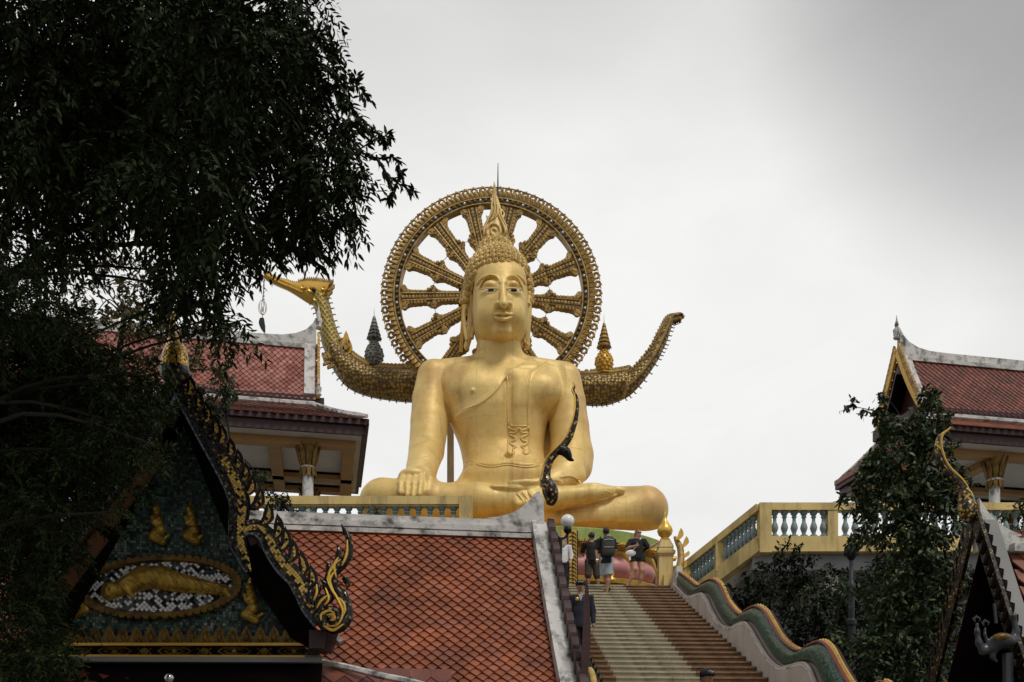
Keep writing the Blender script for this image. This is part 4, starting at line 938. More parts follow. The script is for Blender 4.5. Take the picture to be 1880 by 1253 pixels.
    f.chain([pt(903, 578, 1.75), pt(913, 580, 1.93), pt(923.5, 580.8, 2.0), pt(934, 580, 1.92), pt(943, 578, 1.74)], [.014, .022, .026, .022, .014], .02, sub=True)
    f.cap(pt(923.5, 567, 1.98), pt(923.5, 573, 1.96), .03, .04, .05, sub=True)
    f.ell(pt(922, 596, 1.78), (m_(12), .12, m_(3)), .1, sub=True)
    # carved hollow with a sharp upper edge under each brow
    ke = (YS-1.7)/F
    def brow(X, Y, Z):
        o_ = 0
        for pts in ([(879, 524), (883, 518), (889, 512.5), (896, 508.5), (903, 507.5), (911, 511), (915, 517), (917, 524)], [(929, 524), (930, 517), (934, 511), (941, 507.5), (948, 507.5), (954, 511), (958, 516.5), (961, 522.5)]):
            px = np.array([p[0] for p in pts]); c = cat(pts, 5); zb = EYE+(HZ-np.interp(X, (c[:, 0]-CX)*ke, c[:, 1]))*ke; s = zb-Z
            xin = 1/(1+np.exp(-(X-(px[0]+3-CX)*ke)/.045))/(1+np.exp((X-(px[-1]-3-CX)*ke)/.045))
            o_ = o_-.14*xin/(1+np.exp(-s/.012))*np.exp(-np.clip(s, 0, None)/.12)*(s < .6)*(Y < YS-1.0)
        return o_
    f.disp(brow, (S(870, 0)[0], YS-2.4, Zh(560)), (S(970, 0)[0], YS-1.0, Zh(495)))
    # eye slits
    es = [cat([(887, 531), (893, 533.2), (900, 534.2), (907, 533.5), (912, 531.5)], 3), cat([(930, 531.5), (936, 533.5), (943, 534.2), (949, 533), (954, 531)], 3)]
    # neck with two creases
    f.cap(pt(916, 618, .2), pt(916, 668, .2), m_(39.5), m_(41), .05)
    for y, r in ((625.5, 40), (637.5, 41), (652, 43)): f.ell(pt(916, y, .22), (m_(r), m_(r)*.98, m_(9)), .06)
    dm = MB()
    f.line(dm, [(883, 532.5), (890, 530.4), (899, 529.8), (907, 529.8), (914, 530.4)], .03, 4, lift=.02); f.line(dm, [(929, 530.4), (936, 529.6), (943, 529.6), (951, 530.4), (959, 532.5)], .03, 4, lift=.02)
    f.line(dm, [(887, 534), (893, 538), (900, 539), (907, 538), (913, 533)], .018, 4); f.line(dm, [(930, 533), (936, 538), (943, 538.8), (950, 537.5), (955.5, 533.5)], .018, 4)
    f.line(dm, [(902.5, 574.5), (911, 576), (918, 574), (923.5, 575.8), (929, 574), (936, 576), (944, 574.5)], .018, 4); f.line(dm, [(906, 582), (914, 588), (923.5, 590.5), (933, 588), (940, 582)], .016, 4)
    lm = MB(); f.line(lm, [(903, 576.5), (910, 577.5), (917, 576), (923.5, 577.5), (930, 576), (937, 577.5), (944.5, 576.5)], .045, 4, lift=-.01); f.line(lm, [(906, 580), (914, 585), (923.5, 587), (933, 585), (941.5, 580)], .055, 4, lift=-.015)
    c1 = MB(); f.line(c1, [(878, 638), (895, 641.5), (916, 643), (938, 641.5), (953, 638)], .035, 4); c2 = MB(); f.line(c2, [(877, 650), (895, 653), (916, 654.5), (938, 653), (955, 650)], .035, 4)
    f.line(dm, [(910, 556), (907.5, 561), (911, 565.5)], .018, 4); f.line(dm, [(938, 556), (940.5, 561), (937, 565.5)], .018, 4)
    head = f.mb().out('head', K['buddha'], T, smooth=180); dm.out('face_lines', K['buddha'], T, under=head, smooth=180)
    lm.out('lips', K['buddha'], T, under=head, smooth=180); c1.out('neck_crease', K['buddha'], T, under=head, smooth=180); c2.out('neck_crease', K['buddha'], T, under=head, smooth=180)
    fh = f
    # painted eyes
    for x0, x1, ix in ((888.5, 912, 901.5), (931, 954.5, 943.2)):
        m = MB(); fh.line(m, [(x0, 533.6), ((x0+x1)/2, 534.2), (x1, 533)], m_(2.2), 8, lift=-m_(.9)); m.out('eye', K['eye_white'], T, under=head, smooth=60)
        m = MB(); fh.line(m, [(ix-5, 533.8), (ix, 534), (ix+5, 533.8)], m_(2.35), 6, lift=-m_(.7), taper=False); m.out('pupil', K['eye_black'], T, under=head, smooth=60)
    # ears with long lobes
    for q, nm in ((((858, 556), (855, 545), (857, 538), (864, 545), (866, 560), (866, 580), (864, 600), (861, 620), (857, 636)), 0), (((969, 560), (971, 548), (971, 541), (969, 556), (969, 570), (968, 590), (967, 610), (967, 628), (968.5, 637)), 1)):
        m = MB(); pa = cat([pt(x, y, .55-.3*i/8) for i, (x, y) in enumerate(q)], 4); n = len(pa)
        m.tube(pa, [m_(5.2+2.2*math.sin(math.pi*i/(n-1))) for i in range(n)], 10, sq=1.2)
        if nm == 0:
            pb = cat([pt(x, y, .5) for x, y in ((857, 560), (852, 575), (853, 600), (857, 625))], 4); m.tube(pb, m_(3.2), 8)
            pc = cat([pt(x, y, .35) for x, y in ((868, 545), (871, 570), (868, 600), (865, 622))], 4); m.tube(pc, m_(5), 8)
            m.ball(pt(857, 637, .3), (m_(5.5), .2, m_(6)))
        else:
            pb = cat([pt(x, y, .35) for x, y in ((965, 545), (966, 570), (965, 600), (964, 630))], 4); m.tube(pb, m_(4), 8); m.ball(pt(968, 636, .3), (m_(4.5), .2, m_(6)))
        m.out('ear', K['buddha'], T, under=head, smooth=70)
    # ---------------- hair: cap with rows of snail curls, domed top-knot
    hx = lambda px, dd=.3: (px-CX)*(YS-dd)/F
    f = Field((S(842, 0)[0], YS-1.6, S(0, 560)[2]), (S(985, 0)[0], YS+1.9, S(0, 425)[2]), .05)
    cy = YS-.05
    f.ell((hx(914), cy-.0, S(0, 521, .3)[2]), (m_(58), 1.50, m_(64)), 0)
    hlx = np.array([852, 858, 864, 868, 874, 882, 893, 906, 918, 930, 943, 953, 961, 966, 970, 975]); hly = np.array([575, 560, 545, 520, 505, 494, 488, 485.5, 485, 485.5, 488, 493, 502, 520, 545, 560])
    f.clip(lambda X, Y, Z: np.minimum((EYE+(HZ-np.interp(X, (hlx-CX)/F*(YS-1.1), hly))/F*(YS-1.1))-Z, (YS+.1)-Y))
    f.ell((hx(910), cy, S(0, 462, .3)[2]), (m_(31), .62, m_(27)), .25)
    hair = f.mb().out('hair', K['curl'], T, smooth=180)
    # curl placement on the hair surface
    m = MB(); cnt = 0; C1 = np.array([hx(914), cy, S(0, 521, .3)[2]]); r1 = np.array([m_(58), 1.50, m_(64)]); C2 = np.array([hx(910), cy, S(0, 462, .3)[2]]); r2 = np.array([m_(31), .62, m_(27)])
    pts = []
    z = -.35
    for ring in range(60):
        th = R(112)-ring*R(9.0)
        if th < R(25): break
        rr = math.sin(th); nn = max(6, int(2*math.pi*rr*1.22/.225))
        for j in range(nn):
            a = 2*math.pi*(j+(ring % 2)*.5)/nn; d = np.array([rr*math.cos(a), rr*math.sin(a), math.cos(th)]); p = C1+r1*d; nr = d/r1; nr /= np.linalg.norm(nr)
            pts.append((p, nr, 1))
    for ring in range(12):
        th = R(98)-ring*R(17)
        if th < R(12): break
        rr = math.sin(th); nn = max(5, int(2*math.pi*rr*.62/.21))
        for j in range(nn):
            a = 2*math.pi*(j+(ring % 2)*.5)/nn; d = np.array([rr*math.cos(a), rr*math.sin(a), math.cos(th)]); p = C2+r2*d; nr = d/r2; nr /= np.linalg.norm(nr); pts.append((p, nr, 2))
    hairline = lambda px: np.interp(px, [852, 858, 864, 868, 874, 882, 893, 906, 918, 930, 943, 953, 961, 966, 970, 975], [575, 560, 545, 520, 505, 494, 488, 485.5, 485, 485.5, 488, 493, 502, 520, 545, 560])
    tv = [(0, 0, 1.0)]; tf = []
    prof = [(.20, 1.0), (.30, .80), (.42, .55), (.60, .78), (.80, .70), (1, .3), (1.02, -.2)]
    for r_, z_ in prof:
        for j in range(8): tv.append((r_*math.cos(j*math.pi/4), r_*math.sin(j*math.pi/4), z_))
    for j in range(8): tf.append((0, 1+j, 1+(j+1) % 8))
    for q in range(len(prof)-1):
        for j in range(8): tf.append((1+q*8+j, 1+(q+1)*8+j, 1+(q+1)*8+(j+1) % 8, 1+q*8+(j+1) % 8))
    A = []; Tt = []
    for p, nr, w in pts:
        if w == 1 and (((p-C2)/r2)**2).sum() < 1.0: continue
        if w == 2 and (((p-C1)/r1)**2).sum() < 1.0: continue
        py = HZ-(p[2]-EYE)*F/p[1]; px = p[0]*F/p[1]+CX
        if p[1] < YS+.25 and py > hairline(px)-3: continue
        if p[1] >= YS+.25 and py > 590: continue
        x = np.cross(nr, (0, 0, 1.)); x /= np.linalg.norm(x)+1e-9; y = np.cross(nr, x); s_ = .118
        A.append(np.stack([x*s_, y*s_, nr*s_*1.0], 1)); Tt.append(p+nr*.01)
    m.inst(tv, tf, A, Tt); 
    # front row along the hairline
    A = []; Tt = []
    for px in np.arange(872, 967, 11.3):
        py = hairline(px)-4; t = (px-918)/50; d = 1.38-.62*abs(t)**2.2
        p = P(px, py, YS-d); nr = np.array([t*.9, -1, .35]); nr /= np.linalg.norm(nr); x = np.cross(nr, (0, 0, 1.)); x /= np.linalg.norm(x); y = np.cross(nr, x)
        A.append(np.stack([x*.115, y*.115, nr*.11], 1)); Tt.append(p)
        py2 = py-9; p = P(px+5.6, py2, YS-d+.10); A.append(np.stack([x*.115, y*.115, nr*.11], 1)); Tt.append(p)
    m.inst(tv, tf, A, Tt)
    for q, dd in ((((866, 512), (861, 521), (858, 531), (856, 541), (853, 551), (868, 503)), .6), (((969, 510), (972, 520), (973, 531), (972.5, 541), (972, 551), (967, 501)), .55)):
        for px, py in q:
            for e in (0, 1):
                p = P(px+(-5*e if px < 915 else 3*e), py+3*e, YS-dd+.25*e); nr = np.array([-.6 if px < 915 else .6, -1, 0]); nr /= np.linalg.norm(nr); x = np.cross(nr, (0, 0, 1.)); x /= np.linalg.norm(x); y = np.cross(nr, x)
                m.inst(tv, tf, [np.stack([x*.112, y*.112, nr*.11], 1)], [p])
    m.out('curls', K['curl'], T, under=hair, smooth=60)
    # ---------------- flame finial
    f = Field((S(878, 0)[0], YS-.9, S(0, 452)[2]), (S(942, 0)[0], YS+.9, S(0, 322)[2]), .035)
    rows = [(450, 896, 925, .3), (440, 889, 931, .40), (428, 887, 932, .42), (415, 890, 929, .38), (400, 896, 924, .30), (385, 899.5, 919, .24), (370, 902, 914.5, .18), (350, 904, 911.5, .11), (335, 905.5, 909.5, .07), (326, 906.5, 908, .03)]
    k = (YS-.2)/F
    f.loft([S(0, r[0], .2)[2] for r in rows], [((r[1]+r[2])/2-CX)*k for r in rows], [(r[2]-r[1])/2*k for r in rows], [YS]*len(rows), [r[3] for r in rows], 0, 2)
    def fl(pts, r0, r1, dd=.40): 
        q = cat(pts, 5); n = len(q); f.chain([P(x, y, YS-dd*np.interp(y, [326, 400, 430, 450], [.12, .7, 1, .85])) for x, y in q], [r0+(r1-r0)*i/(n-1) for i in range(n)], .03)
    fl([(911, 424), (907, 420), (903, 424), (904, 431), (911, 434), (918, 429), (918, 419), (911, 412), (901, 413), (896, 423), (899, 436), (911, 441), (923, 436), (927, 424), (922, 408), (917, 396)], .045, .03)
    fl([(889, 432), (890, 415), (898, 400), (903, 385), (902, 372)], .05, .02); fl([(930, 428), (927, 412), (921, 398), (918, 380), (912, 360)], .05, .02)
    fl([(898, 412), (905, 398), (909, 382), (908, 362), (909, 340)], .05, .02); fl([(910, 405), (914, 392), (914, 378), (911, 365)], .045, .02); fl([(893, 420), (895, 404), (893, 396)], .04, .02); fl([(922, 402), (926, 394), (922, 385)], .04, .015)
    dm = MB()
    for q, r in (([(911, 424), (907, 420), (902, 424), (904, 432), (912, 434), (919, 428), (917, 418), (909, 412), (899, 414), (894, 424), (898, 437), (911, 443), (925, 437), (928, 424), (923, 410), (917, 398), (914, 384), (912, 365)], .045), ([(889, 434), (890, 418), (896, 404), (902, 392), (903, 376), (905, 358)], .035), ([(898, 408), (906, 398), (909, 384), (907, 368)], .035), ([(930, 430), (929, 414), (922, 400), (918, 388)], .03), ([(904, 404), (912, 396), (913, 382), (909, 352)], .03)): f.line(dm, q, r, 5, lift=.02)
    ff = f.mb().out('flame_finial', K['curl'], T, smooth=180); dm.out('flame_scroll', K['curl'], T, under=ff, smooth=180)
    m = MB(); a = P(914, 348, YS+.6); b = P(914.3, 300, YS+.6); m.tube([P(914, 400, YS+.6), a, b], [.035, .03, .012], 6); m.out('lightning_rod', K['iron'], T)
    # post bracing the back, seen between arm and waist
    m = MB(); m.box((P(820, 0, YS+1)[0], YS+.9, Z0), (P(834, 0, YS+1)[0], YS+1.25, P(0, 740, YS+1)[2]), taper=.03); m.out('support_post', K['whitewall'], T)
    m = MB(); m.bar(P(846, 648, YS+1.4), P(852, 560, YS+1.4), .14, .14); m.out('brace', K['goldpaint'], T)
statue()
# ================================================================== lotus pedestal
def pedestal():
    cx, cy = P(946, 0, YS)[0]-.1, YS-.2; ax, ay = 5.62, 4.7
    zt = P(0, 972, 30.9)[2]; zb = Z0-.155
    T = thing('lotus_pedestal', (cx, cy, zb), 'pink and gold lotus petal pedestal with a green top band under the statue', 'pedestal')
    def ell(a, s=1, sy=None): return np.array([cx+ax*s*math.copysign(abs(math.cos(a))**.8, math.cos(a)), cy+ay*(sy or s)*math.copysign(abs(math.sin(a))**.8, math.sin(a)), 0])
    n = 96
    def ring(m, prof, mi=0):
        G = [[ell(2*math.pi*j/n, s)+[0, 0, z] for j in range(n+1)] for s, z in prof]; m.grid(G, mi, True)
    H = zt-zb
    m = MB(); ring(m, [(.99, zt-.42), (1.0, zt-.40), (1.0, zt-.04), (.985, zt), (.95, zt+.01)]); m.out('top_band', K['green'], T, smooth=30)
    m = MB(); ring(m, [(.95, zt+.01), (.5, zt+.02), (.01, zt+.02)]); m.out('seat_cushion', K['lotusgold'], T, smooth=30)
    m = MB(); ring(m, [(.94, zb), (.94, zb+.90), (.93, zb+.92), (.90, zb+1.2), (.90, zt-.45), (.985, zt-.43), (.985, zt-.40)]); m.out('core', K['maroon'], T, smooth=30)
    m = MB(); ring(m, [(.94, zb+.92), (1.005, zb+.94), (1.01, zb+1.08), (.985, zb+1.14)]); m.out('foot_band', K['lotusgold'], T, smooth=30)
    N = 24; z0 = zb+1.12; hh = zt-.46-z0
    for i in range(N):
        a = 2*math.pi*(i+.22)/N
        p = ell(a, .93); q1 = ell(a+.02, .93); q0 = ell(a-.02, .93); tdir = (q1-q0)/np.linalg.norm(q1-q0); nd = np.array([tdir[1], -tdir[0], 0])
        if math.sin(a) > .75 and abs(math.cos(a)) < .6: continue
        w = np.linalg.norm(ell(a+math.pi/N, .93)-ell(a-math.pi/N, .93))*.5*.97
        # fat bulging petal, gold rim rising to a curled tip
        G = []; nu, nv = 12, 10
        for j in range(nv+1):
            t = j/nv; ww = w*math.sqrt(max(0, 1-(max(0, t-.35)/.65)**2))*.98+.001; row = []
            for k in range(nu+1):
                s = -1+2*k/nu; bulge = .52*math.sin(math.pi*min(1, t*.85+.15))**.8*math.sqrt(max(0, 1-s*s*.96))
                row.append(p+tdir*ww*s+nd*(bulge-.02)+[0, 0, z0+t*hh*.80])
            G.append(row)
        m = MB(); m.grid(G); pe = m.out('petal', K['pink'], T, smooth=80)
        m = MB()
        for sg in (-1, 1):
            k = []
            for t in np.linspace(0, 1, 13):
                ww = w*(1.0 if t < .3 else math.sqrt(max(0, 1-((t-.3)/.7)**2))*.97+.0); zz = z0+t*hh*.84
                k.append(p+tdir*sg*ww+nd*(.06+.42*math.sin(math.pi*min(1, t*.9))*max(0, 1-(ww/w))**.4)+[0, 0, zz])
            m.tube(k, [.10]*10+[.12, .14, .14], 6, up=nd, sq=.6)
        # flared tip
        tip = [p+nd*.15+[0, 0, z0+hh*.76], p+nd*.30+[0, 0, z0+hh*.93], p+nd*.52+[0, 0, z0+hh*1.03], p+nd*.74+[0, 0, z0+hh*1.0]]
        ct = cat(tip, 4); G = []
        for j, c in enumerate(ct):
            t = j/(len(ct)-1); ww = .40*(1-t)**.8+.02; G.append([c+tdir*ww*s+np.array([0, 0, -.10*s*s]) for s in np.linspace(-1, 1, 7)])
        m.grid(G); m.grid([[q+[0, 0, -.05]-nd*.03 for q in r_] for r_ in G], flip=True)
        m.out('petal_rim', K['lotusgold'], T, under=pe, smooth=60)
    for i in range(N):       # second row of petals showing in the gaps
        a = 2*math.pi*(i+.72)/N; p = ell(a, .955); q1 = ell(a+.02, .955); q0 = ell(a-.02, .955); tdir = (q1-q0)/np.linalg.norm(q1-q0); nd = np.array([tdir[1], -tdir[0], 0])
        m = MB(); m.ext([p+tdir*x+[0, 0, z] for x, z in ((-.5, z0), (.5, z0), (.42, z0+hh*.75), (.25, z0+hh*.95), (0, z0+hh*1.06), (-.25, z0+hh*.95), (-.42, z0+hh*.75))], nd*.05); m.out('inner_petal', K['maroon2'], T)
    c = P(1123, 1067, 28.9); m = MB(); m.lathe([(.11, 0), (.11, .06), (.05, .12), (.07, .2), (.05, .3), (.02, .42)], (c[0], c[1], c[2]), 10)
    tag(m.out('floor_ornament', K['gold'], None, smooth=60), 'small gold knob ornament on the landing behind the backpack visitor', 'ornament')
pedestal()
# ================================================================== wheel halo
def halo():
    Yh = 36.9; C = P(902, 546, Yh); k = Yh/F
    T = thing('wheel_halo', C, 'large round gilded wheel with spokes behind the statue head', 'halo')
    q = lambda a, r, dy=0: C+np.array([math.sin(a)*r*k, dy, math.cos(a)*r*k])
    def annulus(m, r0, r1, y0, y1, n=128, mi=0):
        G = [[q(2*math.pi*j/n, r, y) for j in range(n+1)] for r, y in ((r0, y0), (r1, y0), (r1, y1), (r0, y1), (r0, y0))]; m.grid(G, mi)
    m = MB(); annulus(m, 168.5, 177, -.16, .16); m.out('bead_channel', K['bluegrey'], T, smooth=30)
    m = MB(); m.ball((0, 0, 0), .055, nu=6, nv=4); ms = m.mesh('stud', K['stud'], smooth=60); m = MB(); m.ball((0, 0, 0), (.075, .05, .075), nu=6, nv=4); mb_ = m.mesh('bead', K['darkgold'], smooth=60)
    for j in range(110):
        a = 2*math.pi*j/110; o = bpy.data.objects.new('bead' if j % 3 else 'stud', mb_ if j % 3 else ms); SC.collection.objects.link(o); o.parent = T; o.location = tuple(q(a, 173, -.19 if j % 3 == 0 else -.18)-C)
    m = MB(); annulus(m, 177, 190, -.14, .12); annulus(m, 166.5, 168.5, -.2, .2); annulus(m, 176.5, 179, -.2, .2)
    for j in range(132):   # ribbed petals round the middle band
        a = 2*math.pi*j/132; a0, a1 = a-.019, a+.019; p = [q(a0, 180.5, -.13), q(a1, 180.5, -.13), q(a1, 188, -.17), q(a, 192.5, -.14), q(a0, 188, -.17)]
        m.ext(p, np.array([0, -.05, 0]))
    m.out('rim', K['ochre'], T)
    # outer border of hooked flame curls
    m = MB(); n = 78
    for j in range(n):
        a = 2*math.pi*j/n; s = 1 if math.sin(a) > 0 else -1; 
        c = q(a, 196.3, 0); er = np.array([math.sin(a), 0, math.cos(a)]); et = np.array([math.cos(a), 0, -math.sin(a)])*(-s)
        path = [c+(er*math.sin(t)+et*math.cos(t))*.105 for t in np.linspace(-math.pi, math.pi, 10)]
        m.tube(path, .052, 5)
        for dd_, l_ in ((-.10, .13), (.02, .17), (.13, .12)): m.ext([c+er*.10+et*(dd_-.05)-[0, .04, 0], c+er*.10+et*(dd_+.05)-[0, .04, 0], c+er*l_+et*(dd_-.05)-[0, .03, 0]], np.array([0, .08, 0]))
        m.tube([c-er*.16-et*.02, c-er*.02+et*.02], [.06, .03], 5)
    m.out('curl_border', K['ochre'], T, smooth=50)
    m = MB(); annulus(m, 0.5, 62, .05, .3, 48); m.out('hub', K['bluegrey'], T)
    angs = [-12.5, -37.5, -65, -91, -118.5, -147, -172, 13, 39, 68.5, 95.5, 122.5, 148.5, 172]
    for d in angs:
        a = R(d); er = np.array([math.sin(a), 0, math.cos(a)]); et = np.array([math.cos(a), 0, -math.sin(a)])
        pt = lambda r, s, y=0: C+er*r*k+et*s*k+np.array([0, y, 0])
        m = MB(); pr = []
        rs = np.linspace(55, 168, 33)
        def wid(r):
            w = np.interp(r, [55, 92, 96, 104, 112, 118, 150, 156, 160, 166, 168], [9, 10, 13, 17.5, 15, 11.0, 13.5, 18, 20, 16, 13]); return w+1.1*abs(math.sin(r*.55))
        m.ext([pt(r, -wid(r), .1) for r in rs]+[pt(r, wid(r), .1) for r in rs[::-1]], np.array([0, -.2, 0])); sp = m.out('spoke', K['ochre'], T)
        m = MB(); m.ext([pt(58, -4.2, -.1), pt(110, -4.6, -.1), pt(162, -5.8, -.1), pt(162, 5.8, -.1), pt(110, 4.6, -.1), pt(58, 4.2, -.1)], np.array([0, -.03, 0])); m.out('inlay', K['bluegrey'], T, under=sp)
        m = MB()
        for s in (-1, 1):
            m.tube([pt(r, s*np.interp(r, [58, 110, 162], [5, 5.6, 7]), -.14) for r in (58, 110, 162)], .035, 5)
        for r in np.arange(62, 165, 6.2): 
            m.ball(pt(r, 0, -.13), (.075, .05, .075), nu=6, nv=4)
            for s in (-1, 1): m.ball(pt(r+3, s*(wid(r)-3.0), -.11), (.08, .07, .08), nu=6, nv=4)
        for r, w in ((104, 17), (158, 19)):
            for s in (-1, 1):
                leaf_blade(m, pt(r-5, s*(w-6), -.12), pt(r+7, s*(w+3), -.12), .16, et*s, 0, .3, 4, .06)
                leaf_blade(m, pt(r-2, s*(w-10), -.14), pt(r+4, s*(w-1), -.14), .14, er, 0, .3, 4, .06)
        m.out('rosettes', K['ochre'], T, under=sp, smooth=40)
    m = MB()      # thin wires looped between the spokes
    r = 108; pa = [q(R(d), r+(6 if i % 2 else 0), -.2) for i, d in enumerate(range(-118, -10, 9))]; 
    for i in range(len(angs)):
        pass
    for a_, b_ in ((-118, -91), (-91, -65), (-65, -37), (-37, -12), (39, 68), (68, 95), (95, 122), (122, 148)): m.tube([q(R(a_), 112, -.2), q(R((a_+b_)/2), 106, -.2), q(R(b_), 112, -.2)], .010, 4)
    m.out('wire', K['iron'], T)
halo()
# ================================================================== golden bird vessel behind the statue
def scales(name, base, dark, sx=9, kind='scale'):
    m = bpy.data.materials.new(name); m.use_nodes = True; nt = m.node_tree; N = nt.nodes.new; L = nt.links.new; b = nt.nodes['Principled BSDF']
    b.inputs['Roughness'].default_value = .42; b.inputs['Metallic'].default_value = .35
    tc = N('ShaderNodeTexCoord')
    v = N('ShaderNodeTexVoronoi'); v.inputs['Scale'].default_value = sx; v.inputs['Randomness'].default_value = .55; L(tc.outputs['Object'], v.inputs[0])
    c = ramp(N, L, v.outputs['Distance'], [(0, base), (.38, [x*.75 for x in base]), (.5, dark), (.8, [x*.6 for x in dark])]); L(c, b.inputs['Base Color'])
    bp = N('ShaderNodeBump'); bp.invert = True; bp.inputs['Strength'].default_value = .9; bp.inputs['Distance'].default_value = .06; L(v.outputs['Distance'], bp.inputs['Height']); L(bp.outputs[0], b.inputs['Normal'])
    return m
def lattice(name, base, line, cell):
    m = bpy.data.materials.new(name); m.use_nodes = True; nt = m.node_tree; N = nt.nodes.new; L = nt.links.new; b = nt.nodes['Principled BSDF']
    b.inputs['Roughness'].default_value = .45; b.inputs['Metallic'].default_value = .3; tc = N('ShaderNodeTexCoord'); outs = []
    for r_ in (38, -38):
        mp = N('ShaderNodeMapping'); mp.inputs['Rotation'].default_value = (0, R(r_), 0); L(tc.outputs['Object'], mp.inputs[0])
        w = N('ShaderNodeTexWave'); w.bands_direction = 'X'; w.inputs['Scale'].default_value = 1/cell/2; L(mp.outputs[0], w.inputs[0]); outs.append(w.outputs[0])
    mx = N('ShaderNodeMath'); mx.operation = 'MAXIMUM'; L(outs[0], mx.inputs[0]); L(outs[1], mx.inputs[1])
    c = ramp(N, L, mx.outputs[0], [(0, base), (.86, base), (.93, line)]); L(c, b.inputs['Base Color'])
    bp = N('ShaderNodeBump'); bp.inputs['Strength'].default_value = .5; bp.inputs['Distance'].default_value = .03; L(mx.outputs[0], bp.inputs['Height']); L(bp.outputs[0], b.inputs['Normal']); return m
def bird():
    Yb = 38.5; k = Yb/F
    T = thing('bird_vessel', P(920, 735, Yb), 'gilded bird shaped vessel curving behind the statue, long beaked head left and tail right', 'sculpture')
    sc = scales('feather_scales', (.50, .34, .075), (.18, .11, .045), 7.5); la = lattice('neck_lattice', (.19, .14, .03), (.50, .36, .09), .22)
    def band(pairs, th, n=5):
        a = cat([p[0] for p in pairs], n); b = cat([p[1] for p in pairs], n); G = []
        for (x0, y0), (x1, y1) in zip(a, b):
            t = P(x0, y0, Yb); u = P(x1, y1, Yb); c = (t+u)/2; h = (t-u)/2
            G.append([c+h*math.sin(w)+np.array([0, -th*math.cos(w), 0]) for w in np.linspace(-math.pi/2, 1.5*math.pi, 17)])
        return G, a, b
    belly = [((602, 638), (598, 650)), ((632, 645), (602, 664)), ((650, 658), (618, 690)), ((672, 672), (640, 712)), ((700, 679), (675, 726)), ((735, 681), (715, 733)), ((770, 681), (760, 737)), ((900, 681), (900, 740)), ((1060, 691), (1060, 742)), ((1100, 690), (1095, 743)), ((1130, 688), (1118, 741)), ((1153, 684), (1143, 732))]
    belly = [((628, 634), (600, 656))]+belly[2:]
    G, a, b = band(belly, .75); hull_m = MB(); hull_m.grid(G)
    m = MB(); m.tube([P(x, y, Yb)-[0, .25, .02] for x, y in a], .13, 8)
    for x, y in a[::1]: m.ball(P(x, y, Yb)+[0, -.3, .07], (.10, .08, .09), nu=6, nv=4)
    m.out('gunwale', K['ochre'], T, smooth=50)
    m = MB(); m.tube([P(x*.80+x1*.20, y*.80+y1*.20, Yb-.60) for (x, y), (x1, y1) in zip(a, b)], .07, 6); m.tube([P(x*.70+x1*.30, y*.70+y1*.30, Yb-.69) for (x, y), (x1, y1) in zip(a, b)], .035, 6); m.out('inlay_band', mat('teal_inlay', (.07, .13, .11), .4, .2, .4, 14), T, smooth=60)
    tail = [((1148, 687), (1143, 734)), ((1158, 682), (1160, 724)), ((1180, 659), (1183, 699)), ((1199, 633), (1207, 664)), ((1208, 615), (1216, 646)), ((1216, 600), (1224, 629)), ((1222, 589), (1231, 608)), ((1229, 582), (1236, 594)), ((1240, 580), (1243, 591)), ((1249, 579), (1248, 588)), ((1253, 584), (1249, 589))]
    G, ta, tb = band(tail, .34); m = MB(); m.grid(G); m.out('tail', sc, T, smooth=60)
    m = MB(); m.tube([P(x, y, Yb-.05) for x, y in ta], .07, 6)
    for x, y in ta[::1]: m.ball(P(x, y, Yb-.1)+[0, 0, .03], (.08, .08, .08), nu=6, nv=4)
    m.tube([P((x+x1)/2, (y+y1)/2, Yb-.42) for (x, y), (x1, y1) in zip(ta, tb)], .05, 5); m.tube([P(1143, 732, Yb-.2), P(1150, 708, Yb-.62), P(1150, 684, Yb-.2)], .08, 6)
    m.out('tail_edge', K['ochre'], T, smooth=60)
    m = MB()
    def hooks(side, sgn):
        for i in range(2, len(side)-2, 2):
            x, y = side[i]; dx, dy = side[i+1]-side[i-1]; l = math.hypot(dx, dy)+1e-6; nx, ny = dy/l*sgn, -dx/l*sgn
            p = P(x, y, Yb); e = P(x+nx*5, y+ny*5, Yb); m.tube([p, e, e+(P(x+dx/l*2.5, y+dy/l*2.5, Yb)-p)], [.028, .02, .012], 4)
    HK = m; hooks(b, -1); hooks(tb, -1); hooks(ta, 1)
    neck = [((601, 543), (570, 552)), ((607, 562), (578, 570)), ((614, 590), (585, 600)), ((624, 618), (591, 632)), ((632, 636), (600, 655))]
    G, na, nb_ = band(neck, .42); m1 = MB(); m1.grid(G); m1.out('neck', la, T, smooth=60)
    hooks(na, 1); hooks(nb_, -1); hull_m.v += m.v; hull_m.f += [(q_+hull_m.n, 1) for q_, _ in m.f]; hull_m.out('hull', [sc, K['darkgold']], T, smooth=60)
    # collar, crest fin
    m = MB(); c = [P(x, y, Yb-.50+.1*i) for i, (x, y) in enumerate(((594, 660), (612, 656), (630, 645), (637, 634)))]; m.tube(cat(c, 5), .14, 8)
    for x, y, tx_, ty in ((598, 660, 593, 648), (606, 658, 604, 645), (616, 655, 616, 640), (625, 650, 627, 632), (633, 643, 637, 624), (603, 664, 594, 672), (610, 670, 602, 678)): leaf_blade(m, P(x, y, Yb-.55), P(tx_, ty, Yb-.55), .26, np.array([1., 0, 0]), 0, .2, 5, .1)
    m.out('collar', K['ochre'], T, smooth=40)
    m = MB(); leaf_blade(m, P(631, 648, Yb-.4), P(637, 609, Yb-.4), .30, np.array([1., 0, 0]), 0, .12, 7, .12); leaf_blade(m, P(640, 650, Yb-.4), P(642, 624, Yb-.4), .22, np.array([1., 0, 0]), 0, .12, 6, .12); m.out('fin', K['goldpaint'], T)
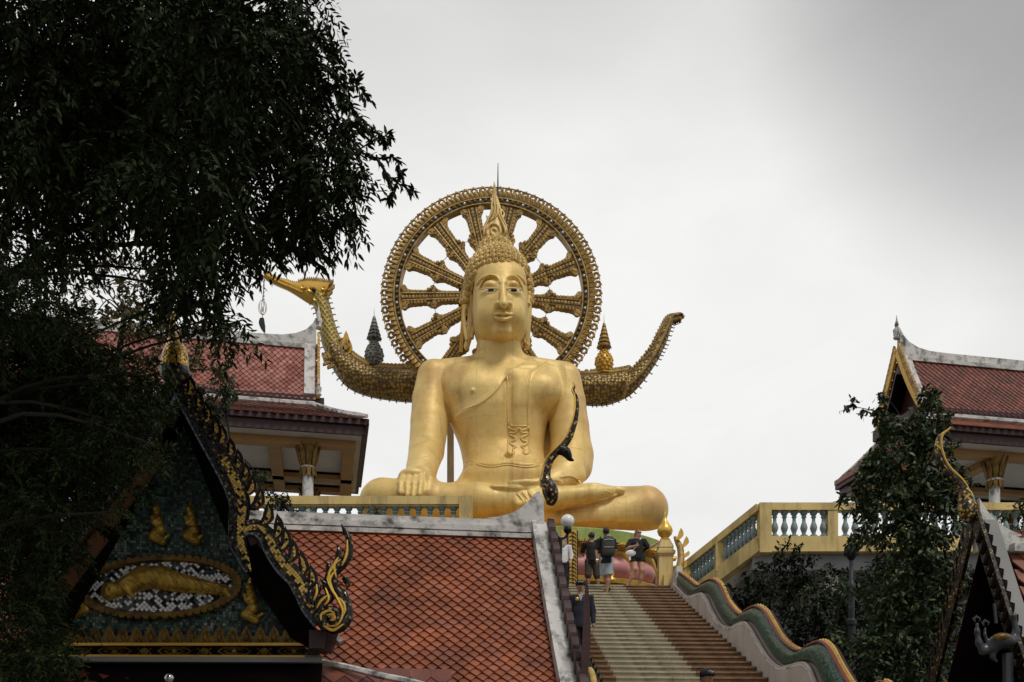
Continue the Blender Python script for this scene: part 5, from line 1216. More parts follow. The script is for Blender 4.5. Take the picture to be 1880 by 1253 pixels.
    # head and beak
    hd = [((487, 497), (487, 513)), ((497, 508), (497, 518)), ((510, 513), (510, 524)), ((525, 517), (525, 531)), ((540, 521), (540, 540)), ((550, 520), (552, 548)), ((562, 517), (564, 556)), ((578, 517), (576, 561)), ((592, 519), (588, 558)), ((604, 521), (598, 549)), ((610, 521), (604, 540))]
    G, ha, hb = band(hd, .33); m = MB(); m.grid(G); hed = m.out('head', K['goldpaint'], T, smooth=50)
    m = MB()
    for i in range(26):
        x = 508+i*3.9; y = np.interp(x, ha[:, 0], ha[:, 1]); hgt = 4 if x < 545 else 8
        leaf_blade(m, P(x, y+2, Yb-.12), P(x+2.5, y-hgt, Yb-.12), .10, np.array([1., 0, 0]), 0, .3, 4, .08)
    for x, y, s in ((603, 524, 10), (606, 532, 9), (603, 541, 8), (598, 550, 7)): leaf_blade(m, P(x-4, y+3, Yb-.2), P(x+s, y-s, Yb-.2), .18, np.array([1., 0, 0]), 0, .2, 5, .1)
    m.out('comb', K['ochre'], T, under=hed)
    m = MB()
    for cx_, cy_, r in ((572, 531, 9), (587, 538, 9), (595, 529, 6), (580, 549, 6), (556, 527, 5)):
        m.tube([P(cx_+r*(1-t*.12)*math.cos(t), cy_+r*(1-t*.12)*math.sin(t)*.7, Yb-.36) for t in np.linspace(0, 5.4, 14)], .045, 5)
    m.tube([P(x, y, Yb-.30) for x, y in ((490, 505), (515, 520), (540, 530), (556, 537))], .05, 6); m.tube([P(x, y, Yb-.25) for x, y in ((490, 500), (515, 514), (540, 524), (552, 525))], .035, 5)
    m.out('face_scrolls', K['gold'], T, under=hed, smooth=60)
    m = MB(); m.ball(P(576, 532, Yb-.40), (.09, .06, .09)); m.out('eye', K['eye_black'], T, under=hed, smooth=60)
    # lantern on a chain from the beak
    T2 = thing('hanging_ornament', P(485, 515, Yb), 'white wire lantern and leaf pendant on a chain below the bird beak', 'ornament')
    m = MB(); m.tube([P(485, 513, Yb), P(484, 535, Yb), P(482, 552, Yb)], .022, 5)
    for y in (518, 524, 530, 537, 544, 550): m.ball(P(484.3, y, Yb), (.035, .035, .05), nu=6, nv=4)
    m.out('chain', K['whitewall'], T2)
    m = MB()
    for j in range(6):
        a_ = math.pi*j/3; c = P(482, 565, Yb); m.tube([c+np.array([.16*math.sin(t)*math.cos(a_), .16*math.sin(t)*math.sin(a_), .28*math.cos(t)]) for t in np.linspace(0, math.pi, 9)], .016, 4)
    m.ball(P(482, 568, Yb), (.05, .05, .1)); m.tube([P(482, 578, Yb), P(481.5, 586, Yb)], .02, 4); m.out('lantern', K['bagwhite'], T2)
    m = MB(); leaf_blade(m, P(481, 584, Yb), P(485, 613, Yb), .24, np.array([1., 0, 0]), 0, -.15, 6, .04); m.out('pendant', K['iron'], T2)
bird()
def tiered(px, top, bud_top, bud_bot, foot, w, mbud, mum, Y, label, bulgey):
    k = Y/F; c = P(px, foot, Y); T = thing('tiered_umbrella_finial', c, label, 'finial')
    hz = lambda y: (foot-y)*k
    r = w*k/2; m = MB(); H = hz(bud_top)-hz(bud_bot)
    zb = hz(bud_bot)
    m.lathe([(r*.5, -.5), (r*.5, .04), (r*.75, .07), (r*.55, .16), (r*.8, zb-.08), (r*.65, zb)], c, 16); m.out('foot', mbud, T, smooth=50)
    m = MB(); pr = [(r*.65, zb), (r*.95, zb+H*bulgey*.6), (r, zb+H*bulgey), (r*.85, zb+H*(bulgey+.18)), (r*.5, zb+H*.72), (r*.22, zb+H*.88), (r*.1, zb+H)]
    m.lathe(pr, c, 18); bu = m.out('bud', mbud, T, smooth=60); m = MB()
    for i in range(7):
        z = zb+H*(.05+i*.12); rr = np.interp(z, [p[1] for p in pr], [p[0] for p in pr])
        for j in range(10):
            a = 2*math.pi*(j+(i % 2)*.5)/10; d = np.array([math.cos(a), math.sin(a), 0]); m.ball(c+d*rr*1.0+[0, 0, z], (r*.2, r*.2, H*.06), nu=6, nv=4)
    m.out('bud_scales', mbud, T, under=bu, smooth=60)
    m = MB(); zt = hz(top); z1 = hz(bud_top)-.05; hh = zt-z1; m.tube([c+[0, 0, z1-.1], c+[0, 0, z1+hh*.6], c+[0, 0, zt]], [.03, .02, .004], 5)
    for i in range(6):
        z = z1+hh*i*.125; rr = w*k*.42*(1-i*.15); m.lathe([(rr, z), (rr*1.02, z+hh*.03), (rr*.75, z+hh*.09), (rr*.6, z+hh*.1)], c, 14)
        for j in range(10): a = 2*math.pi*j/10; m.ball(c+[rr*math.cos(a), rr*math.sin(a), z-.02], (.02, .02, .04), nu=5, nv=3)
    m.out('umbrella_tiers', mum, T, smooth=40)
tiered(687, 566, 620, 668, 677, 32, mat('grey_silvered_bud', (.24, .24, .22), .45, .4, .3, 8), mat('grey_tiers', (.20, .20, .18), .45, .4, .3, 8), 38.3, 'grey bud topped with a tiered umbrella, left of the wheel halo', .33)
tiered(1109, 577, 636, 683, 690, 31, K['goldpaint'], K['ochre'], 38.3, 'gold bud topped with a tiered umbrella, right of the wheel halo', .38)
# ================================================================== near temple with the orange tiled wing
GOLDMOS = mosaic('gold_mirror_mosaic', [(0, (.015, .013, .010)), (.20, (.80, .52, .11)), (.66, (.60, .37, .07)), (.88, (.10, .06, .02))], .030, 45, rough=.25, metal=.35, noise=(1.2, .35), yaw=8.6)
DARKMOS = mosaic('dark_mirror_mosaic', [(0, (.008, .008, .008)), (.72, (.05, .035, .018)), (.88, (.28, .18, .05)), (.95, (.02, .02, .03))], .026, 45, rough=.25, metal=.3, yaw=8.6)
GREENMOS = mosaic('green_glass_mosaic', [(0, (.002, .005, .004)), (.42, (.014, .046, .034)), (.60, (.06, .16, .115)), (.90, (.008, .022, .02)), (.98, (.30, .34, .31))], .034, 0, rough=.5, noise=(1.1, 2.0), yaw=8.6)
WHITEMOS = mosaic('white_glass_mosaic', [(0, (.008, .010, .012)), (.42, (.88, .88, .88)), (.93, (.10, .11, .12))], .036, 45, rough=.2, noise=(2.2, .9), yaw=8.6)
BLUEMOS = mosaic('pale_blue_edge_mosaic', [(0, (.22, .28, .36)), (.5, (.32, .38, .45)), (.8, (.08, .10, .14))], .040, 30, rough=.2, yaw=8.6)
AY = 8.6
R0 = P(985, 971, 16.0); fu = Frame(R0, 7.4)
def near_roof():
    u, v = fu.u, fu.v
    T = thing('tiled_temple_roof', fu(-3, 0, -6), 'steep orange red diamond tiled roof with stained white ridge in front of the statue', 'temple roof')
    L = 8.6; run, drop = 4.6, 4.9
    m = MB(); pr = slope_prof(-v, run, drop, .18)
    tile_slope(m, fu(-L, 0, -.10), u, pr, L-.02, .172, .1, 0, lift=.044, th=.042)
    pb = slope_prof(v, run, drop, .18); m.grid([[fu(-L, 0, -.12)+q(s)+np.array([0, 0, -.02]), fu(0, 0, -.12)+q(s)+np.array([0, 0, -.02])] for q, s in [(pr, s) for s in np.linspace(pr(None), 0, 10)]+[(pb, s) for s in np.linspace(0, pb(None), 6)]], 1)
    m.out('roof', [K['tile'], K['tileback']], T)
    # ridge: stepped moulding that sweeps up into a horn at the right end
    m = MB(); top = [(-L, .10), (-1.2, .10), (-.85, .115), (-.55, .17), (-.32, .27), (-.16, .40), (-.05, .54), (.03, .58)]
    top = [tuple(q) for q in cat(top, 4)]
    m.ext([fu(x, -.10, z) for x, z in top]+[fu(.10, -.10, .45), fu(.12, -.10, -.02), (fu(-L, -.10, -.02))], v*.2)
    m.bar(fu(-L, 0, -.065), fu(.0, 0, -.065), .34, .085); m.bar(fu(-L, 0, -.01), fu(.0, 0, -.01), .27, .03)
    m.bar(fu(-L, -.16, -.17), fu(-.1, -.16, -.17), .06, .07)
    m.out('ridge', K['white'], T)
    # verge bands down the right edge
    m = MB(); k = [fu(.04, 0, 0)+pr(s)+np.array([0, -.02, .05]) for s in np.linspace(0, pr(None), 14)]
    for a, b in zip(k[:-1], k[1:]):
        uu = np.cross(b-a, u); m.bar(a, b+(b-a)*.02, .26, .12, up=uu)
    k2 = [p-u*.09+np.array([0, -.02, .035]) for p in k]
    for a, b in zip(k2[:-1], k2[1:]): m.bar(a, b+(b-a)*.02, .07, .12, up=np.cross(b-a, u))
    m.out('verge', K['white'], T)
    m = MB(); k3 = [p+u*.165+np.array([0, -.03, .04]) for p in k]
    for a, b in zip(k3[:-1], k3[1:]): m.bar(a, b+(b-a)*.03, .07, .16, up=np.cross(b-a, u))
    m.out('bargeboard', K['maroon'], T)
    Lp = pr(None)
    for i in range(22):
        s = .2+i*.28; a = fu(.19, 0, .10)+pr(s+.36); t = pr(s)-pr(s+.36); t = t/np.linalg.norm(t); nn = np.cross(u, t); nn /= np.linalg.norm(nn)
        if nn[2] < 0: nn = -nn
        m = MB(); leaf_blade(m, a+nn*.02, a+t*.36+nn*.24, .15, nn, 0, .2, 7, .10); m.out('finial', K['maroon2'], T)
    # lower tier: a tall blade by the stairs
    T2 = thing('maroon_roof_blade', P(1072, 1253, 13.3), 'tall maroon blade finial of a lower roof beside the guard on the stairs', 'finial')
    m = MB(); q = [(1066, 1253), (1067, 1215), (1070, 1170), (1072, 1130), (1074, 1095), (1075, 1075), (1077, 1060), (1080, 1078), (1083, 1110), (1084, 1150), (1083, 1200), (1078, 1253), (1074, 1300), (1060, 1310)]
    m.ext([P(x, y, 13.3) for x, y in q], np.array([0, .1, 0])); m.out('blade', K['maroon2'], T2)
    m = MB(); m.box((P(1060, 0, 13.3)[0], 13.28, 0), (P(1080, 0, 13.3)[0], 13.5, P(0, 1252, 13.3)[2])); m.out('post', K['maroon'], T2)
    # body of the building below the roof
    m = MB(); m.box((-8, -3.4, -6.2), (-.4, 3.2, -4.3), 0, fu); m.out('wall', K['whitewall'], T)
    # dark swan-necked finial at the ridge end
    T3 = thing('chofa_finial', P(1012, 920, 16), 'slender black and gold bird-neck finial ending the white ridge before the statue', 'finial')
    kk = [(1010, 927, 8), (1012, 915, 14), (1010, 900, 17), (1004, 884, 13), (1004, 868, 9.5), (1008, 850, 8.5), (1018, 835, 8.5), (1032, 822, 8.5), (1045, 805, 7.5), (1053, 785, 6.5), (1058, 765, 5.5), (1060, 745, 4.6), (1058, 728, 3.8), (1053, 718, 3.0), (1055, 710, 2.4), (1053, 703, 1)]
    pa = cat([P(x, y, 16.05) for x, y, r in kk], 4); rr = cat([(r, 0) for x, y, r in kk], 4)[:, 0]
    m = MB(); m.tube(pa, [M(r, 16)*(.88 if i < 14 else .74) for i, r in enumerate(rr)], 10, sq=.8)
    mo = mosaic('finial_mosaic', [(0, (.018, .011, .008)), (.45, (.09, .055, .025)), (.62, (.50, .31, .07)), (.80, (.05, .03, .02)), (.93, (.22, .15, .08))], .034, 45, scale=(1, 1, 1), rough=.25, metal=.3)
    ne = m.out('neck', mo, T3, smooth=60)
    m = MB(); bk = cat([P(x, y, 16.0) for x, y in ((1028, 826), (1036, 828), (1042, 835), (1047, 843), (1054, 846))], 4); m.tube(bk, np.interp(np.linspace(0, 1, len(bk)), [0, .4, .7, 1], [.09, .085, .05, .008]), 8); m.ball(P(1039, 829, 15.9), .05)
    m.out('beak', K['black'], T3, smooth=60)
    m = MB()
    for i in range(len(pa)-1): 
        if i > 8: m.tube([pa[i]+np.array([-rr[i]*.0088, -.03, 0]), pa[i+1]+np.array([-rr[i+1]*.0088, -.03, 0])], .015, 4)
    m.out('gold_edge', K['gold'], T3)
near_roof()
# ------------------------------------------------------------------ front gable with relief
gC = P(600, 1165, 11.5); gf = Frame((gC[0], gC[1], 0), AY)
def gx(px, py, off=0): return gf.px(px, py, off)
def strip(m, c, ws, off, th, mi=0, n=5):      # ribbon of varying width following photo points c on the gable plane
    k = cat([(x, y) for x, y in c], n); w = cat([(a, 0) for a in ws], n)[:, 0]; d = np.gradient(k, axis=0); d /= np.linalg.norm(d, axis=1)[:, None]
    nx = np.stack([-d[:, 1], d[:, 0]], 1); a = k+nx*w[:, None]; b = k-nx*w[:, None]; nrm = -gf.v
    for i in range(len(k)-1):
        m.ext([gx(*a[i], off), gx(*a[i+1], off), gx(*b[i+1], off), gx(*b[i], off)], nrm*th, mi)
    return k, a, b
RELG = mat('relief_gold', (.52, .33, .055), .36, .5, .3, 14, .3, 40, dirt=(.05, .03, .01), ds=9, damt=.7)
def relief(name, T, prims, bb, mt, label=None, h=.016, under=None, off=0.05, squash=.5, k=.03, lines=()):
    x0, y0, x1, y1 = bb; A = gx(x0, y1, 0); B = gx(x1, y0, 0); lo = np.minimum(A, B)-[.1, .35, .1]; hi = np.maximum(A, B)+[.1, .2, .1]
    f = Field(lo, hi, h)
    s = gf.o[1]/F
    for p in prims:
        if p[0] == 'e': f.ell(gx(p[1], p[2], off+(p[5] if len(p) > 5 else 0)), (p[3]*s, .09*squash*2, p[4]*s), k)
        else: f.chain([gx(x, y, off+(p[3] if len(p) > 3 else 0)) for x, y in p[1]], [r*s for r in p[2]], k*.6)
    dm = MB()
    for q in lines: f.line(dm, q[0], q[1], 4, lift=.002)
    o = f.mb().out(name, mt, T, smooth=180, label=label, under=under)
    if lines: dm.out('robe_folds', mt, T, under=o, smooth=180)
    return o
def gable():
    nrm = -gf.v; u = gf.u
    T = thing('temple_gable', gx(330, 1300), 'dark mosaic covered temple gable with golden reliefs behind the foliage, lower left', 'temple gable')
    m = MB(); m.ext([gx(60, 1185), gx(590, 1185), gx(330, 730)], -nrm*.1); m.out('pediment', GREENMOS, T)
    # dark boards framing the pediment, and eaves soffit
    m = MB()
    inn = [(322, 745), (345, 800), (372, 870), (405, 955), (440, 1030), (485, 1100), (535, 1172), (560, 1187)]; out_ = [(330, 715), (375, 790), (415, 870), (445, 950), (475, 1005), (520, 1060), (565, 1130), (598, 1187)]
    for i in range(len(inn)-1): m.ext([gx(*inn[i], .12), gx(*inn[i+1], .12), gx(*out_[i+1], .55), gx(*out_[i], .55)], nrm*.05)
    strip(m, [(345, 720), (80, 1190)], [22, 22], .10, .08)
    m.out('inner_board', K['wood_dark'], T)
    m = MB(); strip(m, [(296, 838), (196, 965)], [12, 12], .22, .08); strip(m, [(190, 985), (110, 1090)], [13, 13], .22, .08); m.out('rafter', K['rafter'], T)
    # frieze at the foot of the pediment
    m = MB(); m.ext([gx(60, 1187, .10), gx(560, 1187, .10), gx(560, 1182, .10), gx(60, 1182, .10)], nrm*.06); m.ext([gx(60, 1207, .10), gx(560, 1209, .10), gx(560, 1205, .10), gx(60, 1203, .10)], nrm*.06)
    fz = m.out('frieze', K['goldpaint'], T)
    m = MB(); m.ext([gx(60, 1203, .08), gx(560, 1205, .08), gx(560, 1187, .08), gx(60, 1187, .08)], nrm*.03); m.out('frieze_ground', K['wood_dark'], T, under=fz)
    m = MB(); x = 100
    while x < 545:      # alternating long and round cartouches
        for w, q in ((30, 6), (27, 0)):
            if q:
                k = [(x-w, 1196), (x-w+9, 1190), (x+w-9, 1190), (x+w, 1196), (x+w-9, 1202), (x-w+9, 1202), (x-w, 1196)]; m.tube([gx(a, b, .125) for a, b in k], .011, 4)
                k = [(x-w+10, 1196), (x-10, 1193.5), (x+10, 1193.5), (x+w-10, 1196), (x+10, 1199), (x-10, 1199), (x-w+10, 1196)]; m.tube([gx(a, b, .125) for a, b in k], .007, 4)
                m.ball(gx(x, 1196.3, .125), (.03, .02, .03)); x += 55
            else:
                for e in range(8): a = e*math.pi/4; m.ball(gx(x+5*math.cos(a), 1196.3+4*math.sin(a), .12), (.02, .015, .02), nu=6, nv=4)
                m.ball(gx(x, 1196.3, .13), (.022, .02, .022)); m.tube([gx(x-13, 1190, .12), gx(x-7, 1196, .12), gx(x-13, 1202, .12)], .009, 4); m.tube([gx(x+13, 1190, .12), gx(x+7, 1196, .12), gx(x+13, 1202, .12)], .009, 4); x += 55
    m.out('frieze_pattern', K['darkgold'], T, under=fz)
    m = MB(); m2 = MB()
    for i in range(19):
        x = 100+i*25.2; leaf_blade(m, gx(x, 1183, .10), gx(x, 1150, .10), .125, u, 0, .0, 8, .04); m.ball(gx(x, 1170, .13), (.03, .02, .045)); m.ball(gx(x-4.5, 1177, .13), (.018, .02, .028), nu=6, nv=4); m.ball(gx(x+4.5, 1177, .13), (.018, .02, .028), nu=6, nv=4); m.ball(gx(x, 1161, .125), (.014, .02, .03), nu=6, nv=4)
        leaf_blade(m2, gx(x+12.6, 1183, .09), gx(x+12.6, 1168, .09), .09, u, 0, .0, 6, .04)
    m.out('leaf_crest', K['darkgold'], T, under=fz); m2.out('small_leaf_crest', K['darkgold'], T, under=fz)
    m = MB(); m.ext([gx(40, 1217, .16), gx(592, 1219, .16), gx(592, 1210, .16), gx(40, 1208, .16)], nrm*.12); m.ext([gx(40, 1217, -.1), gx(592, 1219, -.1), gx(592, 1209, -.1), gx(40, 1208, -.1)], nrm*.25); m.out('ledge', K['concrete'], T)
    # lower skirt roof below the ledge, running forward
    m = MB(); a = gx(-60, 1219, .05); d = u; pr = slope_prof(nrm, 1.3, 1.0, .02); tile_slope(m, a, d, pr, 5.2, .25, .15, 0); c = gx(592, 1219, .05)
    m.add([a, c, c+nrm*1.3+[0, 0, -1.03], a+nrm*1.3+[0, 0, -1.03]], [(0, 1, 2, 3)], 1); m.out('skirt_roof', [K['tiledark'], K['tileback']], T)
    m = MB(); k = [(590, 1216), (640, 1226), (700, 1241), (745, 1250), (790, 1262)]; 
    kk = cat([P(x, y, 11.6-(x-590)*.004) for x, y in k], 4); m.tube(kk, .04, 6); m.out('skirt_verge', K['white'], T, smooth=60)
    # mandorla: white mosaic field, reclining figure, ring of gold petals
    el = lambda t, s=1: (290+138*s*math.cos(t)+(6 if math.cos(t) > 0 else 0), 1078+52*(s if s < 1 else 1+(s-1)*2)*math.sin(t)-6*math.cos(t))
    m = MB(); m.ext([gx(*el(t, .97), .02) for t in np.linspace(0, 2*math.pi, 40)[:-1]], nrm*.03); md = m.out('mandorla', WHITEMOS, T)
    m = MB()
    for i in range(58):
        t = 2*math.pi*i/58; c = el(t, .99); o_ = el(t, 1.085); leaf_blade(m, gx(*c, .06), gx(*o_, .08), .085, np.cross(nrm, gx(*o_)-gx(*c)), 0, 0, 5, .05)
    m.tube([gx(*el(t, .99), .06) for t in np.linspace(0, 2*math.pi, 60)], .035, 6); m.out('petal_ring', K['darkgold'], T, under=md, smooth=40)
    pr_ = [('c', [(200, 1090), (216, 1082)], [13, 10]), ('e', 203, 1083, 15, 14, .03), ('c', [(222, 1080), (262, 1062), (300, 1060)], [15, 21, 20]), ('c', [(300, 1064), (345, 1073), (395, 1081)], [21, 16, 11]), ('c', [(395, 1081), (412, 1084)], [11, 10]), ('c', [(410, 1080), (420, 1094)], [7, 5]), ('c', [(236, 1062), (222, 1072), (244, 1096)], [6, 5, 4], .08), ('c', [(262, 1052), (300, 1052), (330, 1058)], [6, 5, 5], .07)]
    FL = [([(276+i*12, 1047+i*2.6), (285+i*12, 1060+i*1.8), (286+i*12, 1073+i*1.1), (280+i*12, 1086+i*.4)], .011) for i in range(11)]+[([(232, 1064), (250, 1070), (268, 1084)], .012), ([(244, 1056), (262, 1068), (276, 1088)], .012), ([(256, 1050), (272, 1064), (284, 1086)], .012), ([(196, 1076), (205, 1073), (214, 1077)], .01), ([(194, 1082), (196, 1090), (204, 1093)], .01), ([(300, 1082), (350, 1087), (400, 1088)], .010), ([(380, 1074), (396, 1079), (412, 1084)], .01)]
    for i in range(9): pr_.append(('c', [(280+i*13, 1050+i*2.4), (287+i*13, 1063+i*1.2), (283+i*13, 1074+i*.9)], [2.0, 2.4, 1.4], .115-.007*i))
    relief('reclining_figure', T, pr_, (180, 1030, 430, 1120), RELG, 'golden reclining robed figure in relief', .012, off=.07, lines=FL)
    for x, y, s, fl in ((290, 965, 1, 1), (352, 965, 1, 1), (148, 1100, .95, -1), (461, 1108, 1.05, 1)):
        q = lambda a, b: (x+a*s*fl, y+b*s)
        pp = [('e', *q(-3, -27), 7*s, 8*s), ('c', [q(-3, -34), q(-2, -44)], [5*s, 1.5*s]), ('c', [q(-1, -16), q(3, 4)], [9*s, 8*s]), ('c', [q(4, 8), q(-9, 20), q(8, 30)], [10*s, 8.5*s, 7*s]), ('c', [q(2, -14), q(-8, -4), q(-12, -16)], [4*s, 3.5*s, 3*s], .05), ('c', [q(8, 26), q(20, 18)], [5*s, 3*s])]
        relief('kneeling_figure', T, pp, (x-30*s, y-50*s, x+30*s, y+42*s), RELG, None, .012, off=.05, lines=[([q(-9, -18), q(-2, -12), q(6, -16)], .008), ([q(-8, -2), q(0, 2), q(9, -1)], .009), ([q(-6, 8), q(2, 14), q(10, 12)], .008), ([q(-8, 16), q(0, 22), q(10, 20)], .008), ([q(-7, 23), q(2, 27), q(10, 27)], .008)])
    # ---- bargeboards
    off = .62
    for nm, cc, ww in (('upper_bargeboard', [(318, 696), (345, 742), (375, 795), (405, 843), (428, 886), (440, 925), (437, 965), (438, 1000), (448, 1025), (456, 1050)], [9, 12, 14, 17, 18, 17, 15, 13, 9, 3]),
                       ('lower_bargeboard', [(441, 985), (452, 972), (472, 970), (490, 985), (503, 1012), (520, 1038), (541, 1060), (556, 1085), (570, 1115), (588, 1145)], [6, 9, 12, 14, 15, 15, 15, 15, 15, 10])):
        m = MB(); k, a, b = strip(m, cc, ww, off, .10); bo = m.out(nm, DARKMOS, T)
        m = MB(); i0 = int(len(cc)*.33) if nm[0] == 'u' else 0
        strip(m, [(x+(5 if nm[0] == 'u' else 2), y) for x, y in cc[i0:]], [w*.44 for w in ww[i0:]], off+.10, .02); m.out('gold_strip', GOLDMOS, T, under=bo)
        m = MB(); side = a if a[len(a)//2][0] < b[len(b)//2][0] else b; m.tube([gx(x, y, off+.07) for x, y in side], .020, 6); other = b if side is a else a; m.out('beaded_edge', BLUEMOS, T, under=bo, smooth=60)
        m = MB(); m.tube([gx(x, y, off+.07) for x, y in other], .018, 6); m.out('dark_edge', K['black'], T, under=bo, smooth=60)
        m = MB(); 
        for i in range(0, len(k)-4):
            if nm[0] == 'u' and i > len(k)*.72: break
            if nm[0] == 'l' and i < 12: continue
            m.ext([gx(k[i][0]-9, k[i][1]+6, off-.02), gx(k[i+1][0]-9, k[i+1][1]+6, off-.02), gx(k[i+1][0]-9, k[i+1][1]+6, off-.02)-nrm*3.2, gx(k[i][0]-9, k[i][1]+6, off-.02)-nrm*3.2], np.array([.0, 0, .02]))
        m.out('roof_slope', K['tiledark'], T, under=bo)
    # left upper barge, mostly behind leaves
    m = MB(); k, a, b = strip(m, [(325, 700), (298, 748), (262, 800), (225, 850), (190, 905), (150, 960), (110, 1020), (75, 1080), (40, 1150)], [9, 11, 13, 14, 14, 14, 14, 14, 10], off, .10); bo = m.out('left_bargeboard', DARKMOS, T)
    m = MB(); m.tube([gx(x, y, off+.07) for x, y in b], .020, 6); m.out('beaded_edge', BLUEMOS, T, under=bo, smooth=60)
    m = MB()
    for i in range(0, len(k)-1): m.ext([gx(*k[i], off-.02), gx(*k[i+1], off-.02), gx(*k[i+1], off-.02)-nrm*3.2, gx(*k[i], off-.02)-nrm*3.2], np.array([.0, 0, .03]))
    m.out('roof_slope', K['tiledark'], T, under=bo)
    # flame finials along the outer edge
    tips = [(352, 690), (366, 715), (381, 738), (396, 762), (411, 781), (426, 805), (440, 826), (454, 850), (467, 874), (482, 896), (497, 922), (513, 944), (528, 969), (541, 990), (555, 1012), (574, 1038)]
    E = cat([(330, 700), (357, 745), (388, 795), (420, 840), (446, 886), (463, 930), (480, 962), (503, 985), (518, 1012), (535, 1038), (557, 1062), (572, 1090)], 6)
    for i, (x, y) in enumerate(tips):
        j = np.argmin(np.abs(E[:, 1]-(y+38+(6 if i > 9 else 0)))); bx, by = E[j]; w = .105 if i < 9 else .12
        m = MB(); A_, B_ = gx(bx-3, by, off+.03), gx(x, y, off+.03); leaf_blade(m, A_, B_, w, u, 0, .30, 8, .07); fo = m.out('flame_finial', K['black'], T)
        m = MB(); A_, B_ = gx(bx, by-3, off+.09), gx(x-1, y+8, off+.09); leaf_blade(m, A_, B_, w*.38, u, 0, .32, 6, .03); m.out('gold_inlay', GOLDMOS, T, under=fo)
    # swirling naga head at the lower corner
    def fl(m, pts, r, n=5, sq=.7): 
        q = cat([gx(x, y, off+.10+o) for x, y, o in pts], n); rr = cat([(a, 0) for a in r], n)[:, 0]; m.tube(q, np.maximum(rr, .1)*1.28*gf.o[1]/F, 8, sq=sq)
    m = MB(); fl(m, [(590, 1140, 0), (612, 1150, .02), (630, 1142, .02), (636, 1120, 0), (628, 1098, 0), (614, 1082, 0), (607, 1064, 0), (614, 1048, 0), (630, 1034, 0), (640, 1015, 0), (641, 992, 0), (633, 976, 0), (627, 963, 0)], [9, 11, 10, 9, 8.5, 8.5, 8.5, 8, 7, 6, 4.6, 3, .8])
    fl(m, [(585, 1125, .03), (592, 1105, .03), (606, 1095, .03), (600, 1078, .03), (588, 1062, .03)], [9, 9, 7, 5, 1]); fl(m, [(600, 1155, .05), (590, 1140, .06), (596, 1125, .06), (612, 1122, .06), (622, 1130, .06), (616, 1140, .07), (606, 1138, .07)], [7, 7, 7, 6, 5, 4, 2])
    fl(m, [(618, 1090, .03), (610, 1060, .04), (620, 1030, .03), (622, 1010, .02), (620, 998, 0)], [5, 6, 5, 3, .8]); fl(m, [(630, 1110, .03), (634, 1095, .02), (631, 1082, 0)], [6, 5, 1]); fl(m, [(578, 1110, .03), (577, 1095, .03), (585, 1080, .03), (583, 1066, .02)], [5, 5, 4, 1]); fl(m, [(632, 1060, 0), (638, 1072, 0), (636, 1080, 0)], [4, 4, 1]); fl(m, [(606, 1052, .02), (603, 1040, .02), (606, 1030, 0)], [4, 4, 1])
    fl(m, [(566, 1110, .02), (568, 1090, .02), (574, 1080, 0)], [4, 4, 1])
    na = m.out('naga_head', DARKMOS, T, smooth=60)
    m = MB(); 
    for pts in ([(600, 1150), (620, 1148), (630, 1125), (620, 1100), (608, 1080), (602, 1062), (612, 1045)], [(628, 1040), (637, 1018), (638, 992)], [(596, 1112), (604, 1100), (598, 1080)], [(592, 1146), (590, 1130), (604, 1122), (616, 1128)], [(626, 1138), (634, 1120), (628, 1104)], [(614, 1088), (606, 1066), (618, 1046)], [(618, 1062), (614, 1040), (622, 1024)], [(594, 1150), (612, 1158), (632, 1146)], [(582, 1118), (590, 1104), (602, 1094)], [(622, 1098), (632, 1112), (632, 1130)], [(576, 1104), (582, 1090), (582, 1074)], [(600, 1130), (612, 1130), (614, 1138), (606, 1140)], [(608, 1075), (604, 1058), (612, 1040), (626, 1028)]):
        q = cat([gx(x, y, off+.17) for x, y in pts], 5); m.tube(q+[0, -.02, 0], .018*np.sin(np.linspace(.3, 2.9, len(q))), 5)
    m.out('gold_lines', K['gold'], T, under=na, smooth=60)
    # bracket blocks under the corner
    m = MB(); m.ext([gx(570, 1165, .3), gx(598, 1165, .3), gx(598, 1198, .3), gx(570, 1198, .3)], nrm*.3); m.ext([gx(566, 1200, .1), gx(610, 1200, .1), gx(622, 1170, .1), (gx(600, 1155, .1))], nrm*.25); m.out('corner_block', K['maroon'], T)
    m = MB(); m.ext([gx(455, 990, .55), gx(474, 985, .55), gx(474, 1002, .55), gx(462, 1006, .55)], nrm*.1); m.ext([gx(304, 770, .5), gx(320, 742, .5), gx(333, 760, .5), gx(320, 785, .5)], nrm*.1); m.out('purlin_end', K['maroon2'], T)
    m = MB(); m.ext([gx(612, 1165, .0), gx(632, 1183, .0), gx(624, 1187, .0), gx(606, 1172, .0)], nrm*.3); m.out('verge_end', K['white'], T)
    # walls under everything
    m = MB(); w0 = gf.m.T@(gx(60, 1219)-gf.o); m.box((-3.6, .15, .0), (-.05, 5.0, 3.3), 0, gf); m.out('wall', K['maroon2'], T)
    # apex finial: gold mosaic bud
    T4 = thing('gable_finial', gx(320, 700, off), 'bright gold mosaic bud finial on the dark gable tip among the leaves', 'finial')
    m = MB(); fl2 = [(320, 708, 10), (318, 690, 20), (320, 672, 23), (322, 650, 21), (320, 630, 13), (317, 612, 7), (316, 595, 5), (319, 580, 3), (322, 570, 1)]
    q = cat([gx(x, y, off+.1) for x, y, r in fl2], 5); rr = cat([(r, 0) for x, y, r in fl2], 5)[:, 0]; m.tube(q, rr*gf.o[1]/F, 12); m.out('bud', mosaic('bud_mosaic', [(0, (.85, .55, .12)), (.5, (.65, .38, .07)), (.88, (.10, .06, .02))], .028, 45, scale=(1, 1, 1), rough=.22, metal=.6), T4, smooth=60)
